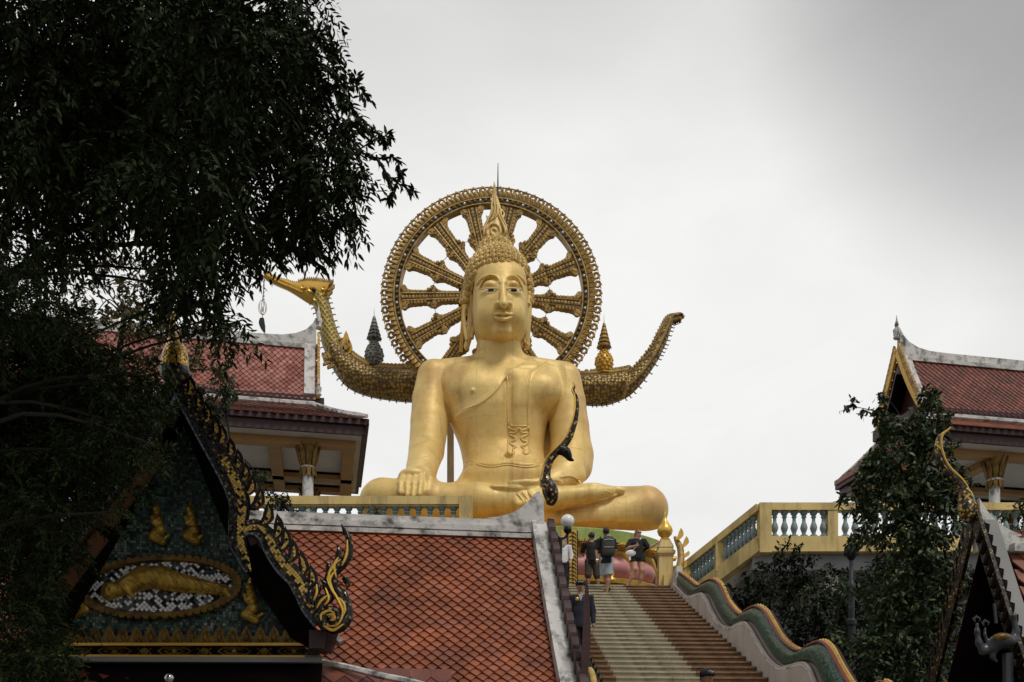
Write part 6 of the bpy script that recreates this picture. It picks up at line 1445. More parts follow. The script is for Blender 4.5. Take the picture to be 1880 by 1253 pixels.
    m = MB(); fl3 = [(320, 712, 8), (320, 700, 19), (321, 685, 24.5), (322, 672, 22)]; q = cat([gx(x, y, off+.09) for x, y, r in fl3], 4); rr = cat([(r, 0) for x, y, r in fl3], 4)[:, 0]; m.tube(q, rr*gf.o[1]/F*1.03, 12); m.out('calyx', DARKMOS, T4, smooth=60)
    # small chrome cap in front of the skirt roof
    T5 = thing('steel_post', P(311, 1253, 10), 'small steel ball topped post under the dark gable', 'post'); c = P(311, 1250, 9.5)
    m = MB(); m.lathe([(.028, -c[2]), (.028, -.03)], c, 10); m.out('pole', K['iron'], T5); m = MB(); m.ball(c+[0, 0, .02], (.05, .05, .05), nu=12, nv=8); m.out('ball_cap', mat('steel', (.5, .5, .5), .2, 1), T5, smooth=80)
gable()
# ================================================================== near right temple
DARKMOS2 = mosaic('dark_gold_fleck_mosaic', [(0, (.012, .010, .006)), (.6, (.10, .065, .02)), (.85, (.35, .22, .05)), (.93, (.02, .015, .01))], .03, 45, scale=(1, 1, 1), rough=.3, metal=.3)
def right_temple():
    A = P(1782, 952, 12.0); fr = Frame(A, AY); u, v = fr.u, fr.v
    T = thing('side_temple', fr(2, 0, -5), 'dark steep gabled temple at the right edge with a gold finial and open black gable', 'temple')
    L = 5; run, drop = 1.95, 4.1
    pf = slope_prof(-v, run, drop, .12); pb = slope_prof(v, run, drop, .12)
    m = MB(); tile_slope(m, fr(.55, 0, -.25), u, pf, L, .19, .115, 0, lift=.034, th=.028)
    tile_slope(m, fr(.3, 0, -.2), u, pb, L, .25, .15, 0)
    m.grid([[fr(.15, 0, -.28)+q(s), fr(L, 0, -.28)+q(s)] for q, s in [(pf, s) for s in np.linspace(pf(None), 0, 8)]+[(pb, s) for s in np.linspace(0, pb(None), 8)]], 1); m.out('roof', [K['tile'], K['tileback']], T)
    m = MB(); top = [(.05, .22), (.2, .02), (.4, -.12), (.62, -.2), (.95, -.25), (L, -.25)]; top = [tuple(q) for q in cat(top, 4)]
    m.ext([fr(x, -.1, z) for x, z in top]+[fr(L, -.1, -.5), fr(.1, -.1, -.4)], v*.2); m.bar(fr(.45, -.05, -.38), fr(L, -.05, -.38), .3, .1)
    m.out('ridge', K['white'], T)
    Lp = pf(None); k = [fr(.20, 0, 0)+pf(s)-v*.03 for s in np.linspace(0, Lp, 14)]; m = MB()
    for a, b in zip(k[:-1], k[1:]): m.bar(a, b+(b-a)*.03, .17, .10, up=np.cross(b-a, u))
    m.out('verge', K['concrete'], T)
    m = MB(); k0 = [p-u*.16+np.array([0, 0, .02]) for p in k]
    for a, b in zip(k0[:-1], k0[1:]): m.bar(a, b+(b-a)*.03, .05, .16, up=np.cross(b-a, u))
    kb = [fr(.04, 0, 0)+pb(s) for s in np.linspace(0, Lp, 14)]
    for a, b in zip(kb[:-1], kb[1:]): m.bar(a, b+(b-a)*.03, .05, .13, up=np.cross(b-a, u))
    m.out('bargeboard', DARKMOS2, T)
    for i in range(26):
        s = .1+i*.155; a = fr(.03, 0, .05)+pf(s+.30); t = pf(s)-pf(s+.3); t /= np.linalg.norm(t); nn = np.cross(u, t); nn = nn if nn[2] > 0 else -nn
        m = MB(); leaf_blade(m, a-u*.02, a+u*.06+t*.22+nn*.10, .05, nn, 0, .15, 6, .10); m.out('finial', K['wood_dark'], T)
        a = fr(.03, 0, .05)+pb(s+.30); t = pb(s)-pb(s+.3); t /= np.linalg.norm(t); nn = np.cross(u, t); nn = nn if nn[2] > 0 else -nn
        m = MB(); leaf_blade(m, a, a+t*.26+nn*.16, .05, nn, 0, .3, 6, .03); m.out('finial', DARKMOS2, T)
    m = MB(); g = [fr(1.0, 0, -.35), fr(1.0, -run*.95, -drop*.98), fr(1.0, run*.95, -drop*.98)]; m.ext(g, u*.05); m.out('gable_board', K['wood_dark'], T)
    m = MB(); k = cat([fr(.0, .55, -1.9), fr(-.02, .35, -2.1), fr(0, .38, -2.4), fr(0, .25, -2.8), fr(0, .35, -3.1)], 5); m.tube(k, np.interp(np.linspace(0, 1, len(k)), [0, .5, 1], [.02, .05, .01]), 6); m.out('inner_scroll', K['darkgold'], T, smooth=60)
    m = MB(); m.box((.9, -1.9, -4.95), (5, 1.9, -3.6), 0, fr); m.out('wall', K['maroon2'], T)
    # finial
    T2 = thing('chofa_finial', P(1777, 950, 12), 'curved gold mosaic finial with a fat bud rising from the dark right temple', 'finial')
    kk = [(1782, 958, 10), (1779, 945, 17), (1776, 928, 18.5), (1773, 912, 15.5), (1768, 897, 10), (1757, 882, 7.5), (1742, 868, 7), (1730, 852, 7.5), (1723, 832, 7), (1721, 815, 5.5), (1724, 803, 4), (1731, 796, 2.8), (1738, 790, 1.2)]
    pa = cat([P(x, y, 12) for x, y, r in kk], 4); rr = cat([(r, 0) for x, y, r in kk], 4)[:, 0]
    m = MB(); m.tube(pa, [M(r, 12)*(.85 if i > 8 else 1) for i, r in enumerate(rr)], 12, sq=.8); m.out('neck', mosaic('finial_mosaic_right', [(0, (.60, .38, .07)), (.25, (.42, .26, .05)), (.38, (.02, .015, .01)), (.75, (.07, .045, .02))], .030, 45, scale=(1, 1, 1), rough=.25, metal=.3, noise=(2.5, 1.1)), T2, smooth=60)
    m = MB(); m.tube(pa[10:]+np.array([.035, -.03, .02]), .012, 5); m.out('pale_edge', K['goldpaint'], T2)
    # hanging bird statue
    T3 = thing('bird_figure', P(1800, 1180, 11.2), 'grey bird-bodied figure with plume tail perched under the right temple gable', 'statue')
    D = 11.2; s = D/F; g = mat('grey_glazed_figure', (.035, .042, .05), .35, .1, .2, 8)
    f = Field(P(1775, 1225, D)-[0, .5, 0], P(1875, 1115, D)+[0, .5, 0], .018)
    f.ell(P(1840, 1178, D), (24*s, .14, 15*s), .03); f.chain([P(1822, 1188, D), P(1806, 1196, D), P(1797, 1180, D), P(1794, 1160, D), P(1794, 1146, D)], [11*s, 7*s, 5.5*s, 4*s, 3*s], .04); f.chain([P(1860, 1176, D), P(1866, 1160, D), P(1862, 1140, D)], [9*s, 6*s, 5*s], .03)
    f.chain([P(1830, 1190, D), P(1822, 1206, D), P(1830, 1215, D)], [6*s, 4*s, 3*s], .03); f.chain([P(1815, 1185, D), P(1808, 1165, D), P(1809, 1152, D)], [4*s, 2.6*s, 2*s], .02); f.ell(P(1860, 1132, D), (6*s, .05, 7*s), .02)
    f.mb().out('body', g, T3, smooth=180)
    m = MB()
    for x, y in ((1793, 1143), (1809, 1150)):
        for dx in (-7, -3, 0, 4, 7): leaf_blade(m, P(x, y, D), P(x+dx, y-13+abs(dx)*.6, D), .035, np.array([1., 0, 0]), 0, .1, 4, .02)
    m.out('tail_plume', g, T3)
    m = MB(); m.ball(P(1840, 1170, D-.1), (.11, .06, .05)); m.out('gold_saddle', K['darkgold'], T3, smooth=60)
    m = MB(); m.tube([P(1825, 1108, D+.1), P(1829, 1145, D+.1)], .02, 6); m.tube([P(1850, 1200, D), P(1852, 1300, D)], .06, 8); m.out('perch_pole', g, T3)
right_temple()
# ================================================================== street lamps
def lamps():
    T = thing('globe_lamp', P(1042, 1000, 17.5), 'white globe lamp on a curved black arm beside the dark ridge finial', 'lamp')
    D = 17.5; m = MB(); m.ball(P(1042, 957.5, D), M(12.5, D), nu=24, nv=16); m.out('globe', K['lampglass'], T, smooth=90)
    m = MB(); c = P(1042, 973, D); m.lathe([(.025, -.08), (.075, -.02), (.07, .03), (.04, .05)], c, 12); k = cat([P(x, y, D) for x, y in ((1042, 975), (1041, 982), (1036, 988), (1029, 989), (1024, 985), (1022, 979))], 4); m.tube(k, .022, 6); m.tube([P(1028, 989, D), P(1026, 1100, D), P(1026, 1472, D)-[0, 0, 1.6]], .045, 8); m.out('arm', K['black'], T, smooth=60)
    T = thing('lamp_post', P(1563, 1472, 20)-[0, 0, 1.6], 'tall grey lamp post with an ornate dark head standing among the right shrubs', 'lamp post')
    D = 20; c = P(1563, 1472, D)-[0, 0, 1.6]; z = lambda y: P(0, y, D)[2]
    m = MB(); m.lathe([(.14, 0), (.14, .3), (.09, .4), (.085, z(1150)), (.11, z(1148)), (.11, z(1140)), (.07, z(1136)), (.06, z(1082)), (.08, z(1080)), (.08, z(1072)), (.045, z(1068)), (.04, z(1000))], c, 12); m.out('pole', K['iron'], T, smooth=40)
    m = MB(); m.lathe([(.04, z(1030)), (.10, z(1022)), (.13, z(1010)), (.08, z(1000)), (.05, z(994)), (.035, z(985)), (.01, z(978))], c, 12)
    for a in range(4):
        d = np.array([math.cos(a*1.57+.5), math.sin(a*1.57+.5), 0]); cc = c+[0, 0, z(1010)]; m.tube(cat([cc+d*.1, cc+d*.18+[0, 0, -.08], cc+d*.16+[0, 0, .06], cc+d*.1+[0, 0, .02]], 4), .018, 5)
    m.out('ornate_head', K['black'], T, smooth=50)
lamps()
# ================================================================== people
def rotm(a): return rotz(R(a))
def person(name_label, pos, yaw, H, J, skin, wear, hairm=None, hair='short', hh=.020, extra=None, heavy=1.0, group=None):
    """J: joint positions in body space (x = person's right-hand side seen from behind -> +x is viewer right at yaw 0; -y is towards the camera), metres for a 1.70 m body"""
    s = H/1.70; Rm = rotm(yaw); pos = np.array(pos, float)
    T = thing('person', pos, name_label, 'person')
    D = dict(pel=(0, 0, .92), che=(0, 0, 1.28), nek=(0, 0, 1.45), hd=(0, 0, 1.60), sl=(-.18, 0, 1.40), sr=(.18, 0, 1.40), el=(-.24, .02, 1.12), er=(.24, .02, 1.12), wl=(-.25, -.03, .88), wr=(.25, -.03, .88), hl=(-.09, 0, .90), hr=(.09, 0, .90), kl=(-.10, -.02, .50), kr=(.10, -.02, .50), al=(-.10, .02, .08), ar=(.10, .02, .08), tl=None, tr=None, face=(0, -1))
    D.update(J); W_ = lambda p: pos+Rm@(np.array(p, float)*s)
    g = {k: W_(v) for k, v in D.items() if isinstance(v, tuple) and len(v) == 3}
    fdir = Rm@np.array([D['face'][0], D['face'][1], 0.]); fdir /= np.linalg.norm(fdir); side = np.cross(fdir, (0, 0, 1.))
    allp = np.array(list(g.values())); lo = allp.min(0)-.32; hi = allp.max(0)+.32; lo[2] = pos[2]-.4
    def newf(): return Field(lo, hi, hh)
    hv = heavy
    # ---- body, skin
    f = newf(); hd = g['hd']
    Rh = np.stack([side, -fdir, np.array([0, 0, 1.])], 1)
    f.ell(hd+[0, 0, .01*s], (.075*s, .095*s, .115*s), 0, rot=Rh); f.ell(hd+fdir*.03*s-[0, 0, .06*s], (.055*s, .06*s, .06*s), .02, rot=Rh)
    f.cap(hd+fdir*.088*s+[0, 0, .015*s], hd+fdir*.108*s-[0, 0, .02*s], .012*s, .016*s, .01)
    for q in (-1, 1): f.ell(hd+side*q*.076*s-[0, 0, .005], (.012, .02, .03), .01)
    f.cap(g['nek'], hd-[0, 0, .08*s], .058*s, .05*s, .03)
    f.chain([g['che'], g['nek']-[0, 0, .04*s]], [.12*s*hv, .08*s], .04)
    f.chain([g['pel'], (g['pel']+g['che'])/2, g['che']], [.135*s*hv, .12*s*hv, .125*s*hv], .05)
    for q in ('l', 'r'):
        f.chain([g['s'+q], g['e'+q], g['w'+q]], [.052*s*hv, .042*s*hv, .028*s], .02)
        f.chain([g['h'+q], g['k'+q], g['a'+q]], [.088*s*hv, .060*s*hv, .038*s], .03)
        mid = g['k'+q]*.65+g['a'+q]*.35; f.cap(mid-fdir*.012, mid-fdir*.01-[0, 0, .08*s], .058*s*hv, .046*s*hv, .02)
        d = (g['w'+q]-g['e'+q]); d /= np.linalg.norm(d); pm = g['w'+q]+d*.06*s; f.cap(g['w'+q], pm, .027*s, .034*s, .02)
        sd_ = np.cross(d, fdir); sd_ = sd_/(np.linalg.norm(sd_)+1e-6) if np.linalg.norm(sd_) > .2 else side
        ft = D.get('foot'+q, (D['face'][0], D['face'][1])); fv = Rm@np.array([ft[0], ft[1], 0.]); fv /= np.linalg.norm(fv)
        f.chain([g['a'+q]-[0, 0, .03*s], g['a'+q]+fv*.14*s-[0, 0, .055*s]], [.035*s, .028*s], .02)
    body = f.mb().out('body', skin, T, smooth=180)
    # fingers
    m = MB()
    for q in ('l', 'r'):
        d = (g['w'+q]-g['e'+q]); d /= np.linalg.norm(d); sd_ = np.cross(d, side); sd_ /= np.linalg.norm(sd_)+1e-9; pm = g['w'+q]+d*.085*s
        cu = -side*(1 if q == 'l' else -1)*.0+fdir*.3
        for i, L_ in enumerate((.058, .07, .075, .065)):
            o = sd_*(i-1.5)*.018*s; b0 = pm+o; b1 = b0+(d+cu*.2)*L_*.5*s; b2 = b1+(d*.8+cu)*L_*.5*s; m.tube([b0-d*.01, b1, b2], [.009, .0085, .006], 6)
        m.tube([g['w'+q]+d*.03*s+sd_*.03, g['w'+q]+d*.06*s+sd_*.052, g['w'+q]+d*.09*s+sd_*.05], [.011, .010, .007], 6)
    m.out('fingers', skin, T, under=body, smooth=80)
    # face
    m = MB()
    for q in (-1, 1): m.ball(hd+fdir*.088*s+side*q*.03*s+[0, 0, .02*s], (.012, .012, .007), nu=6, nv=4)
    m.out('eyes', K['eye_black'], T, under=body); m = MB(); m.tube([hd+fdir*.088*s+side*x*s-[0, 0, .055*s] for x in (-.025, 0, .025)], .007, 5); m.out('mouth', mat('lips', (.30, .10, .08), .5), T, under=body)
    # ---- clothing
    for kind, mt, prm in wear:
        f = newf()
        if kind == 'top':
            f.chain([g['pel']-[0, 0, prm.get('hem', 0)*s], (g['pel']+g['che'])/2, g['che']], [.150*s*hv, .140*s*hv, .145*s*hv], .05)
            f.chain([g['sl']-[0, 0, .01], g['nek']-[0, 0, .07*s], g['sr']-[0, 0, .01]], [.07*s*hv, .095*s, .07*s*hv], .05)
            for q in ('l', 'r'):
                t = prm.get('sleeve', .8); e = g['s'+q]*(1-min(t, 1))+g['e'+q]*min(t, 1); f.cap(g['s'+q], e, .068*s*hv, .064*s*hv, .03)
                if t > 1: f.cap(g['e'+q], g['e'+q]*(2-t)+g['w'+q]*(t-1), .058*s*hv, .045*s*hv, .02)
            zc = g['nek'][2]-.015*s; zb = g['pel'][2]-(prm.get('hem', 0)+.07)*s; f.clip(lambda X, Y, Z: np.maximum(Z-zc, zb-Z)+0*X+0*Y)
        if kind == 'bottom':
            f.ell(g['pel']-[0, 0, .02*s], (.165*s*hv, .135*s*hv, .13*s), .04); zt_ = g['pel'][2]+.09*s
            L_ = prm.get('len', .5); fl_ = prm.get('flare', .10)
            for q in ('l', 'r'):
                k_ = g['h'+q]*(1-min(L_/.5, 1))+g['k'+q]*min(L_/.5, 1); f.cap(g['h'+q], k_, .104*s*hv, fl_*s, .006)
                if L_ > .5: t = (L_-.5)/.5; f.cap(g['k'+q], g['k'+q]*(1-t)+g['a'+q]*t, fl_*s, .062*s, .03)
            f.clip(lambda X, Y, Z: (Z-zt_)+0*X+0*Y)
            ends = [(g['h'+q]*(1-min(L_/.5, 1))+g['k'+q]*min(L_/.5, 1))[2] for q in ('l', 'r')]
            if L_ <= .5: ze_ = min(ends)-.02*s; f.clip(lambda X, Y, Z: (ze_-Z)+0*X+0*Y)
        if kind == 'shoe':
            for q in ('l', 'r'):
                ft = D.get('foot'+q, (D['face'][0], D['face'][1])); fv = Rm@np.array([ft[0], ft[1], 0.]); fv /= np.linalg.norm(fv)
                f.chain([g['a'+q]-[0, 0, .055*s]-fv*.05*s, g['a'+q]+fv*.17*s-[0, 0, .065*s]], [.04*s, .036*s], .02)
            if prm.get('low'): 
                pass
        f.mb().out({'top': prm.get('name', 'shirt'), 'bottom': prm.get('name', 'shorts'), 'shoe': prm.get('name', 'shoes')}[kind], mt, T, smooth=180, under=body)
    if hairm:
        f = newf(); f.ell(hd-fdir*.018*s+[0, 0, .035*s], (.086*s, .104*s, .105*s), 0, rot=Rh)
        f.ell(hd+fdir*.085*s-[0, 0, .045*s], (.075*s, .075*s, .10*s), .015, sub=True, rot=Rh)
        if hair == 'long':
            for q in (-1, 1): f.chain([hd+side*q*.065*s-fdir*.02*s, hd+side*q*.085*s-fdir*.03*s-[0, 0, .16*s], hd+side*q*.10*s+(fdir*.10 if q == D.get('hs', 1) else -fdir*.02)*s-[0, 0, .30*s], hd+side*q*.10*s+(fdir*.12 if q == D.get('hs', 1) else -fdir*.03)*s-[0, 0, .42*s]], [.04*s, .04*s, .035*s, .012*s], .03)
            f.chain([hd-fdir*.06*s, hd-fdir*.08*s-[0, 0, .2*s], hd-fdir*.10*s-[0, 0, .36*s]], [.08*s, .075*s, .03*s], .04)
        f.mb().out('hair', hairm, T, smooth=180, under=body)
    if extra: extra(T, body, g, s, fdir, side, W_)
    return T
# step height under a given distance along the stair
def stair_z(Y): return Z0-RIS*max(0, math.ceil((Y0-Y)/TRD-.001))
def people():
    # woman in black, walking towards the camera's left
    x = P(1169, 1073, 28.1)[0]
    def ex(T, body, g, s, fd, sd, W_):
        m = MB(); hd = g['hd']
        for q in (-1, 1): m.ball(hd+fd*.094*s+sd*q*.033*s+[0, 0, .02*s], (.028, .02, .022), nu=8, nv=6)
        m.tube([hd+fd*.07*s-sd*.08*s+[0, 0, .02], hd+fd*.10*s+[0, 0, .028], hd+fd*.07*s+sd*.08*s+[0, 0, .02]], .006, 4); m.out('sunglasses', K['black'], T, under=body, smooth=60)
        m = MB(); c = W_((-.20, -.16, .98)); m.tube([W_((.10, -.10, 1.44)), W_((.0, -.17, 1.25)), W_((-.12, -.18, 1.08)), c+[0, 0, .08]], .018, 6); m.tube([W_((.10, -.10, 1.44)), W_((.12, .05, 1.42)), W_((-.05, .17, 1.15)), W_((-.24, .0, 1.03))], .016, 6); m.out('bag_strap', K['bagwhite'], T, under=body)
        f = Field(c-.3, c+.3, .014); f.ell(c, (.155, .055, .095), 0); f.ell(c-[0, 0, .01], (.15, .05, .09), .01); f.mb().out('handbag', K['bagwhite'], T, smooth=60, under=body)
        m = MB(); m.box(c+[-.05, -.02, -.20], c+[.0, .0, -.10]); m.out('bag_charm', K['eye_white'], T, under=body)
    person('woman with long auburn hair, sunglasses, black top and white handbag atop the stairs', (x, 28.05, Z0), 0, 1.66,
           dict(face=(.45, -1), hd=(.03, -.02, 1.58), sl=(-.17, .02, 1.37), sr=(.19, 0, 1.38), el=(-.29, -.05, 1.16), wl=(-.10, -.22, 1.17), er=(.34, -.02, 1.16), wr=(.55, -.10, 1.27), hl=(-.09, 0, .90), hr=(.11, 0, .90), kl=(-.07, -.12, .52), al=(-.27, -.02, .09), kr=(.14, -.08, .50), ar=(.07, .02, .08), footl=(-.8, -.6), footr=(.1, -1), hs=1),
           K['skin'], [('top', K['clothblack'], dict(hem=.04, sleeve=.85, name='black_top')), ('bottom', K['clothblack'], dict(len=.16, flare=.13, name='shorts')), ('shoe', K['bagwhite'], {})], K['hairred'], 'long', .017, ex, 1.28)
    # man with the backpack, climbing, seen from behind
    x = P(1113, 1093, 26.75)[0]; z = stair_z(26.75)
    def ex(T, body, g, s, fd, sd, W_):
        c = W_((0.04, -.20, 1.20)); f = Field(c-.45, c+.45, .016); f.loft([c[2]-.26, c[2]-.2, c[2], c[2]+.18, c[2]+.25, c[2]+.27], [c[0]]*6, [.13, .165, .175, .155, .11, .03], [c[1]]*6, [.07, .10, .11, .09, .06, .02], 0, 3)
        b = f.mb().out('backpack', K['bagdark'], T, smooth=60, under=body)
        m = MB(); m.tube([c+[-.12, -.10, .14], c+[0, -.125, .16], c+[.12, -.10, .14]], .008, 4); m.tube([c+[-.13, -.105, -.05], c+[0, -.13, -.06], c+[.13, -.105, -.05]], .008, 4); m.tube([c+[-.03, .0, .27], c+[0, 0, .32], c+[.03, 0, .27]], .012, 4); m.out('backpack_zips', K['stud'], T, under=body)
        m = MB()
        for q in (-1, 1): m.tube([W_((q*.13, -.12, 1.40)), W_((q*.15, .02, 1.49)), W_((q*.14, .14, 1.36)), W_((q*.13, .12, 1.12))], .024, 6)
        m.out('backpack_strap', K['clothblack'], T, under=body)
        m = MB(); m.tube([g['wl']-[0.03, 0, 0], g['wl']+[.03, 0, 0]], .034, 8); m.out('wristwatch', K['stud'], T, under=body)
    person('man in pale blue shorts with a dark backpack climbing the top steps', (x, 26.75, z), 0, 1.80,
           dict(face=(.25, 1), hd=(0, 0, 1.60), el=(-.25, .02, 1.12), wl=(-.24, -.05, .88), er=(.24, .04, 1.15), wr=(.16, .16, 1.0), kl=(-.04, .16, .56), hl=(-.07, 0, .9), hr=(.07, 0, .9), kr=(.07, .02, .50), al=(.08, .10, .23), ar=(.02, .0, .08), footl=(.3, 1), footr=(-1, .5)),
           K['skintan'], [('top', K['clothblack'], dict(hem=.06, sleeve=.72)), ('bottom', K['clothblue'], dict(len=.46, flare=.105)), ('shoe', K['clothblack'], dict(name='sandals'))], K['hairblack'], 'short', .017, ex, 1.05)
    x = P(1086, 1075, 28.7)[0]
    def ex(T, body, g, s, fd, sd, W_):
        m = MB(); m.tube([W_((-.13, -.16, 1.35)), W_((-.14, -.17, 1.1)), W_((-.13, -.16, .95))], .012, 5); m.box(W_((-.05, -.19, .90)), W_((.07, -.15, .97))); m.out('waist_pouch', K['clothblack'], T, under=body)
        f = Field(g['hd']-.25, g['hd']+.25, .014); f.ell(g['hd']+[0, 0, .045*s], (.098*s, .112*s, .085*s)); zc = g['hd'][2]+.01; f.clip(lambda X, Y, Z: (zc-Z)+0*X+0*Y); f.mb().out('cap', K['clothgrey'], T, smooth=80, under=body)
    person('man in dark cap, black shirt and olive shorts with his back turned', (x, 28.7, Z0), 0, 1.74,
           dict(face=(-.3, 1), sl=(-.19, 0, 1.40), el=(-.27, .10, 1.16), wl=(-.22, .28, 1.16), er=(.25, .02, 1.12), wr=(.24, -.02, .9), footl=(-.2, 1), footr=(.5, 1), kr=(.16, .05, .5), ar=(.21, .05, .08)),
           K['skintan'], [('top', K['clothblack'], dict(hem=.05, sleeve=.8)), ('bottom', K['clothgrey'], dict(len=.62, flare=.095)), ('shoe', K['bagdark'], {})], K['hairblack'], 'short', .017, ex, 1.05)
    x = P(1033, 1000, 27.0)[0]
    person('woman with long fair hair in a white blouse, half hidden beside the globe lamp', (x, 26.9, stair_z(26.9)+.02), 0, 1.62,
           dict(face=(.2, 1), er=(.25, .0, 1.14), wr=(.22, -.10, .93)), K['skin'], [('top', K['clothwhite'], dict(hem=-.04, sleeve=1.5, name='blouse')), ('bottom', K['clothblack'], dict(len=.95, flare=.09, name='trousers')), ('shoe', K['clothblack'], {})], K['hairblond'], 'long', .02)
    def ex(T, body, g, s, fd, sd, W_):
        c = g['hd']; f = Field(c-.3, c+.3, .013); f.ell(c+[0, 0, .06*s], (.105*s, .118*s, .075*s)); f.cap(c+fd*.09*s+[0, 0, .05*s], c+fd*.155*s+[0, 0, .035*s], .055*s, .04*s, .0, sq=(1, 1, .35)); zc = c[2]+.022; f.clip(lambda X, Y, Z: (zc-Z)+0*X+0*Y)
        f.mb().out('cap', K['clothblack'], T, smooth=80, under=body)
        m = MB(); k = [c+fd*(.118-.012*abs(x))*s+sd*x*.035*s+[0, 0, (.078+.008*math.sin(x*3))*s] for x in np.linspace(-1.5, 1.5, 9)]; m.tube(k, .006, 4); m.out('cap_lettering', K['stud'], T, under=body)
        m = MB(); p = g['che']+fd*.15*s+sd*.07*s+[0, 0, .05]; 
        m.ball(p, (.035, .015, .04)); m.out('badge', K['goldpaint'], T, under=body); m = MB(); m.ext([g['nek']+fd*.10*s+[-.05, 0, -.02], g['nek']+fd*.10*s+[.05, 0, -.02], g['nek']+fd*.155*s+[0, 0, -.17]], fd*.012); m.out('undershirt', mat('grey_undershirt', (.30, .32, .33), .8), T, under=body)
    Y = 19.8; x = P(1066, 1062, Y)[0]
    person('guard in black cap and dark jacket with chest badge at the left stair edge', (x, Y, stair_z(Y)), 0, 1.74, dict(face=(-.05, -1), footl=(-.1, -1), footr=(.2, -1)),
           K['skintan'], [('top', K['clothnavy'], dict(hem=.08, sleeve=1.92, name='jacket')), ('bottom', K['clothblack'], dict(len=.97, flare=.09, name='trousers')), ('shoe', K['clothblack'], {})], None, '', .017, ex, 1.05)
    Y = 13.5; x = P(1298, 1225, Y)[0]
    person('man in a black cap with pale lettering, only his head showing', (x, Y, stair_z(Y)), 0, 1.735, dict(face=(.35, -1), footl=(-.1, -1), footr=(.2, -1)),
           K['skintan'], [('top', K['clothblack'], dict(hem=.05, sleeve=.8)), ('bottom', K['clothblack'], dict(len=.97, flare=.09, name='trousers')), ('shoe', K['clothblack'], {})], K['hairblack'], 'short', .017, lambda *a: ex(*a) if False else ex2(*a), 1.0)
def ex2(T, body, g, s, fd, sd, W_):
    c = g['hd']; f = Field(c-.3, c+.3, .012); f.ell(c+[0, 0, .055*s], (.102*s, .116*s, .08*s)); f.cap(c+fd*.09*s+[0, 0, .05*s], c+fd*.16*s+[0, 0, .032*s], .055*s, .04*s, .0, sq=(1, 1, .35)); zc = c[2]+.02; f.clip(lambda X, Y, Z: (zc-Z)+0*X+0*Y)
    f.mb().out('cap', K['clothblack'], T, smooth=80, under=body)
    m = MB(); k = [c+fd*(.116-.014*abs(x)**1.5)*s+sd*x*.035*s+[0, 0, (.078+.01*math.sin(x*3.5))*s] for x in np.linspace(-1.4, 1.4, 11)]; m.tube(k, .005, 4); m.out('cap_lettering', K['stud'], T, under=body)
people()
# ================================================================== foliage
def unit(v): return v/(np.linalg.norm(v, axis=-1, keepdims=True)+1e-9)
LEAF_V = np.array([(0, 0, 0), (.42, .38, .06), (.30, .75, .03), (0, 1, -.05), (-.30, .75, .03), (-.42, .38, .06)])
def leaflets(m, pos, dirs, size, width, mi=0, droop=.3):
    n = len(pos); up = unit(RNG.normal(size=(n, 3))*.55+np.array([0, 0, 1.])); x = unit(np.cross(dirs, up)); z = np.cross(x, dirs)
    sz = np.broadcast_to(size, (n,))*RNG.uniform(.75, 1.2, n)
    A = np.stack([x*(sz*width)[:, None], dirs*sz[:, None], z*sz[:, None]], 2); m.inst(LEAF_V, [(0, 1, 2, 3, 4, 5)], A, pos, mi)
def pinnate(m, pos, d, L, pairs, lsz, lw, mi=0):
    # feather leaf: rachis from pos along d, drooping; opposite leaflets
    n = len(pos); side = unit(np.cross(d, unit(np.array([0, 0, 1.])+RNG.normal(size=(n, 3))*.45))); P_ = []; D_ = []
    for k in range(pairs):
        t = (k+.8)/pairs; p = pos+d*(L*t)[:, None]+np.array([0, 0, -1.])*(L*.35*t*t)[:, None]
        dd = unit(d*.75+np.array([0, 0, -.35*t]))
        for s in (-1, 1): P_.append(p); D_.append(unit(side*s*.8+dd*(.45+.5*t)+RNG.normal(size=(n, 3))*.10+[0, 0, -.12]))
    leaflets(m, np.vstack(P_), np.vstack(D_), lsz, lw, mi)
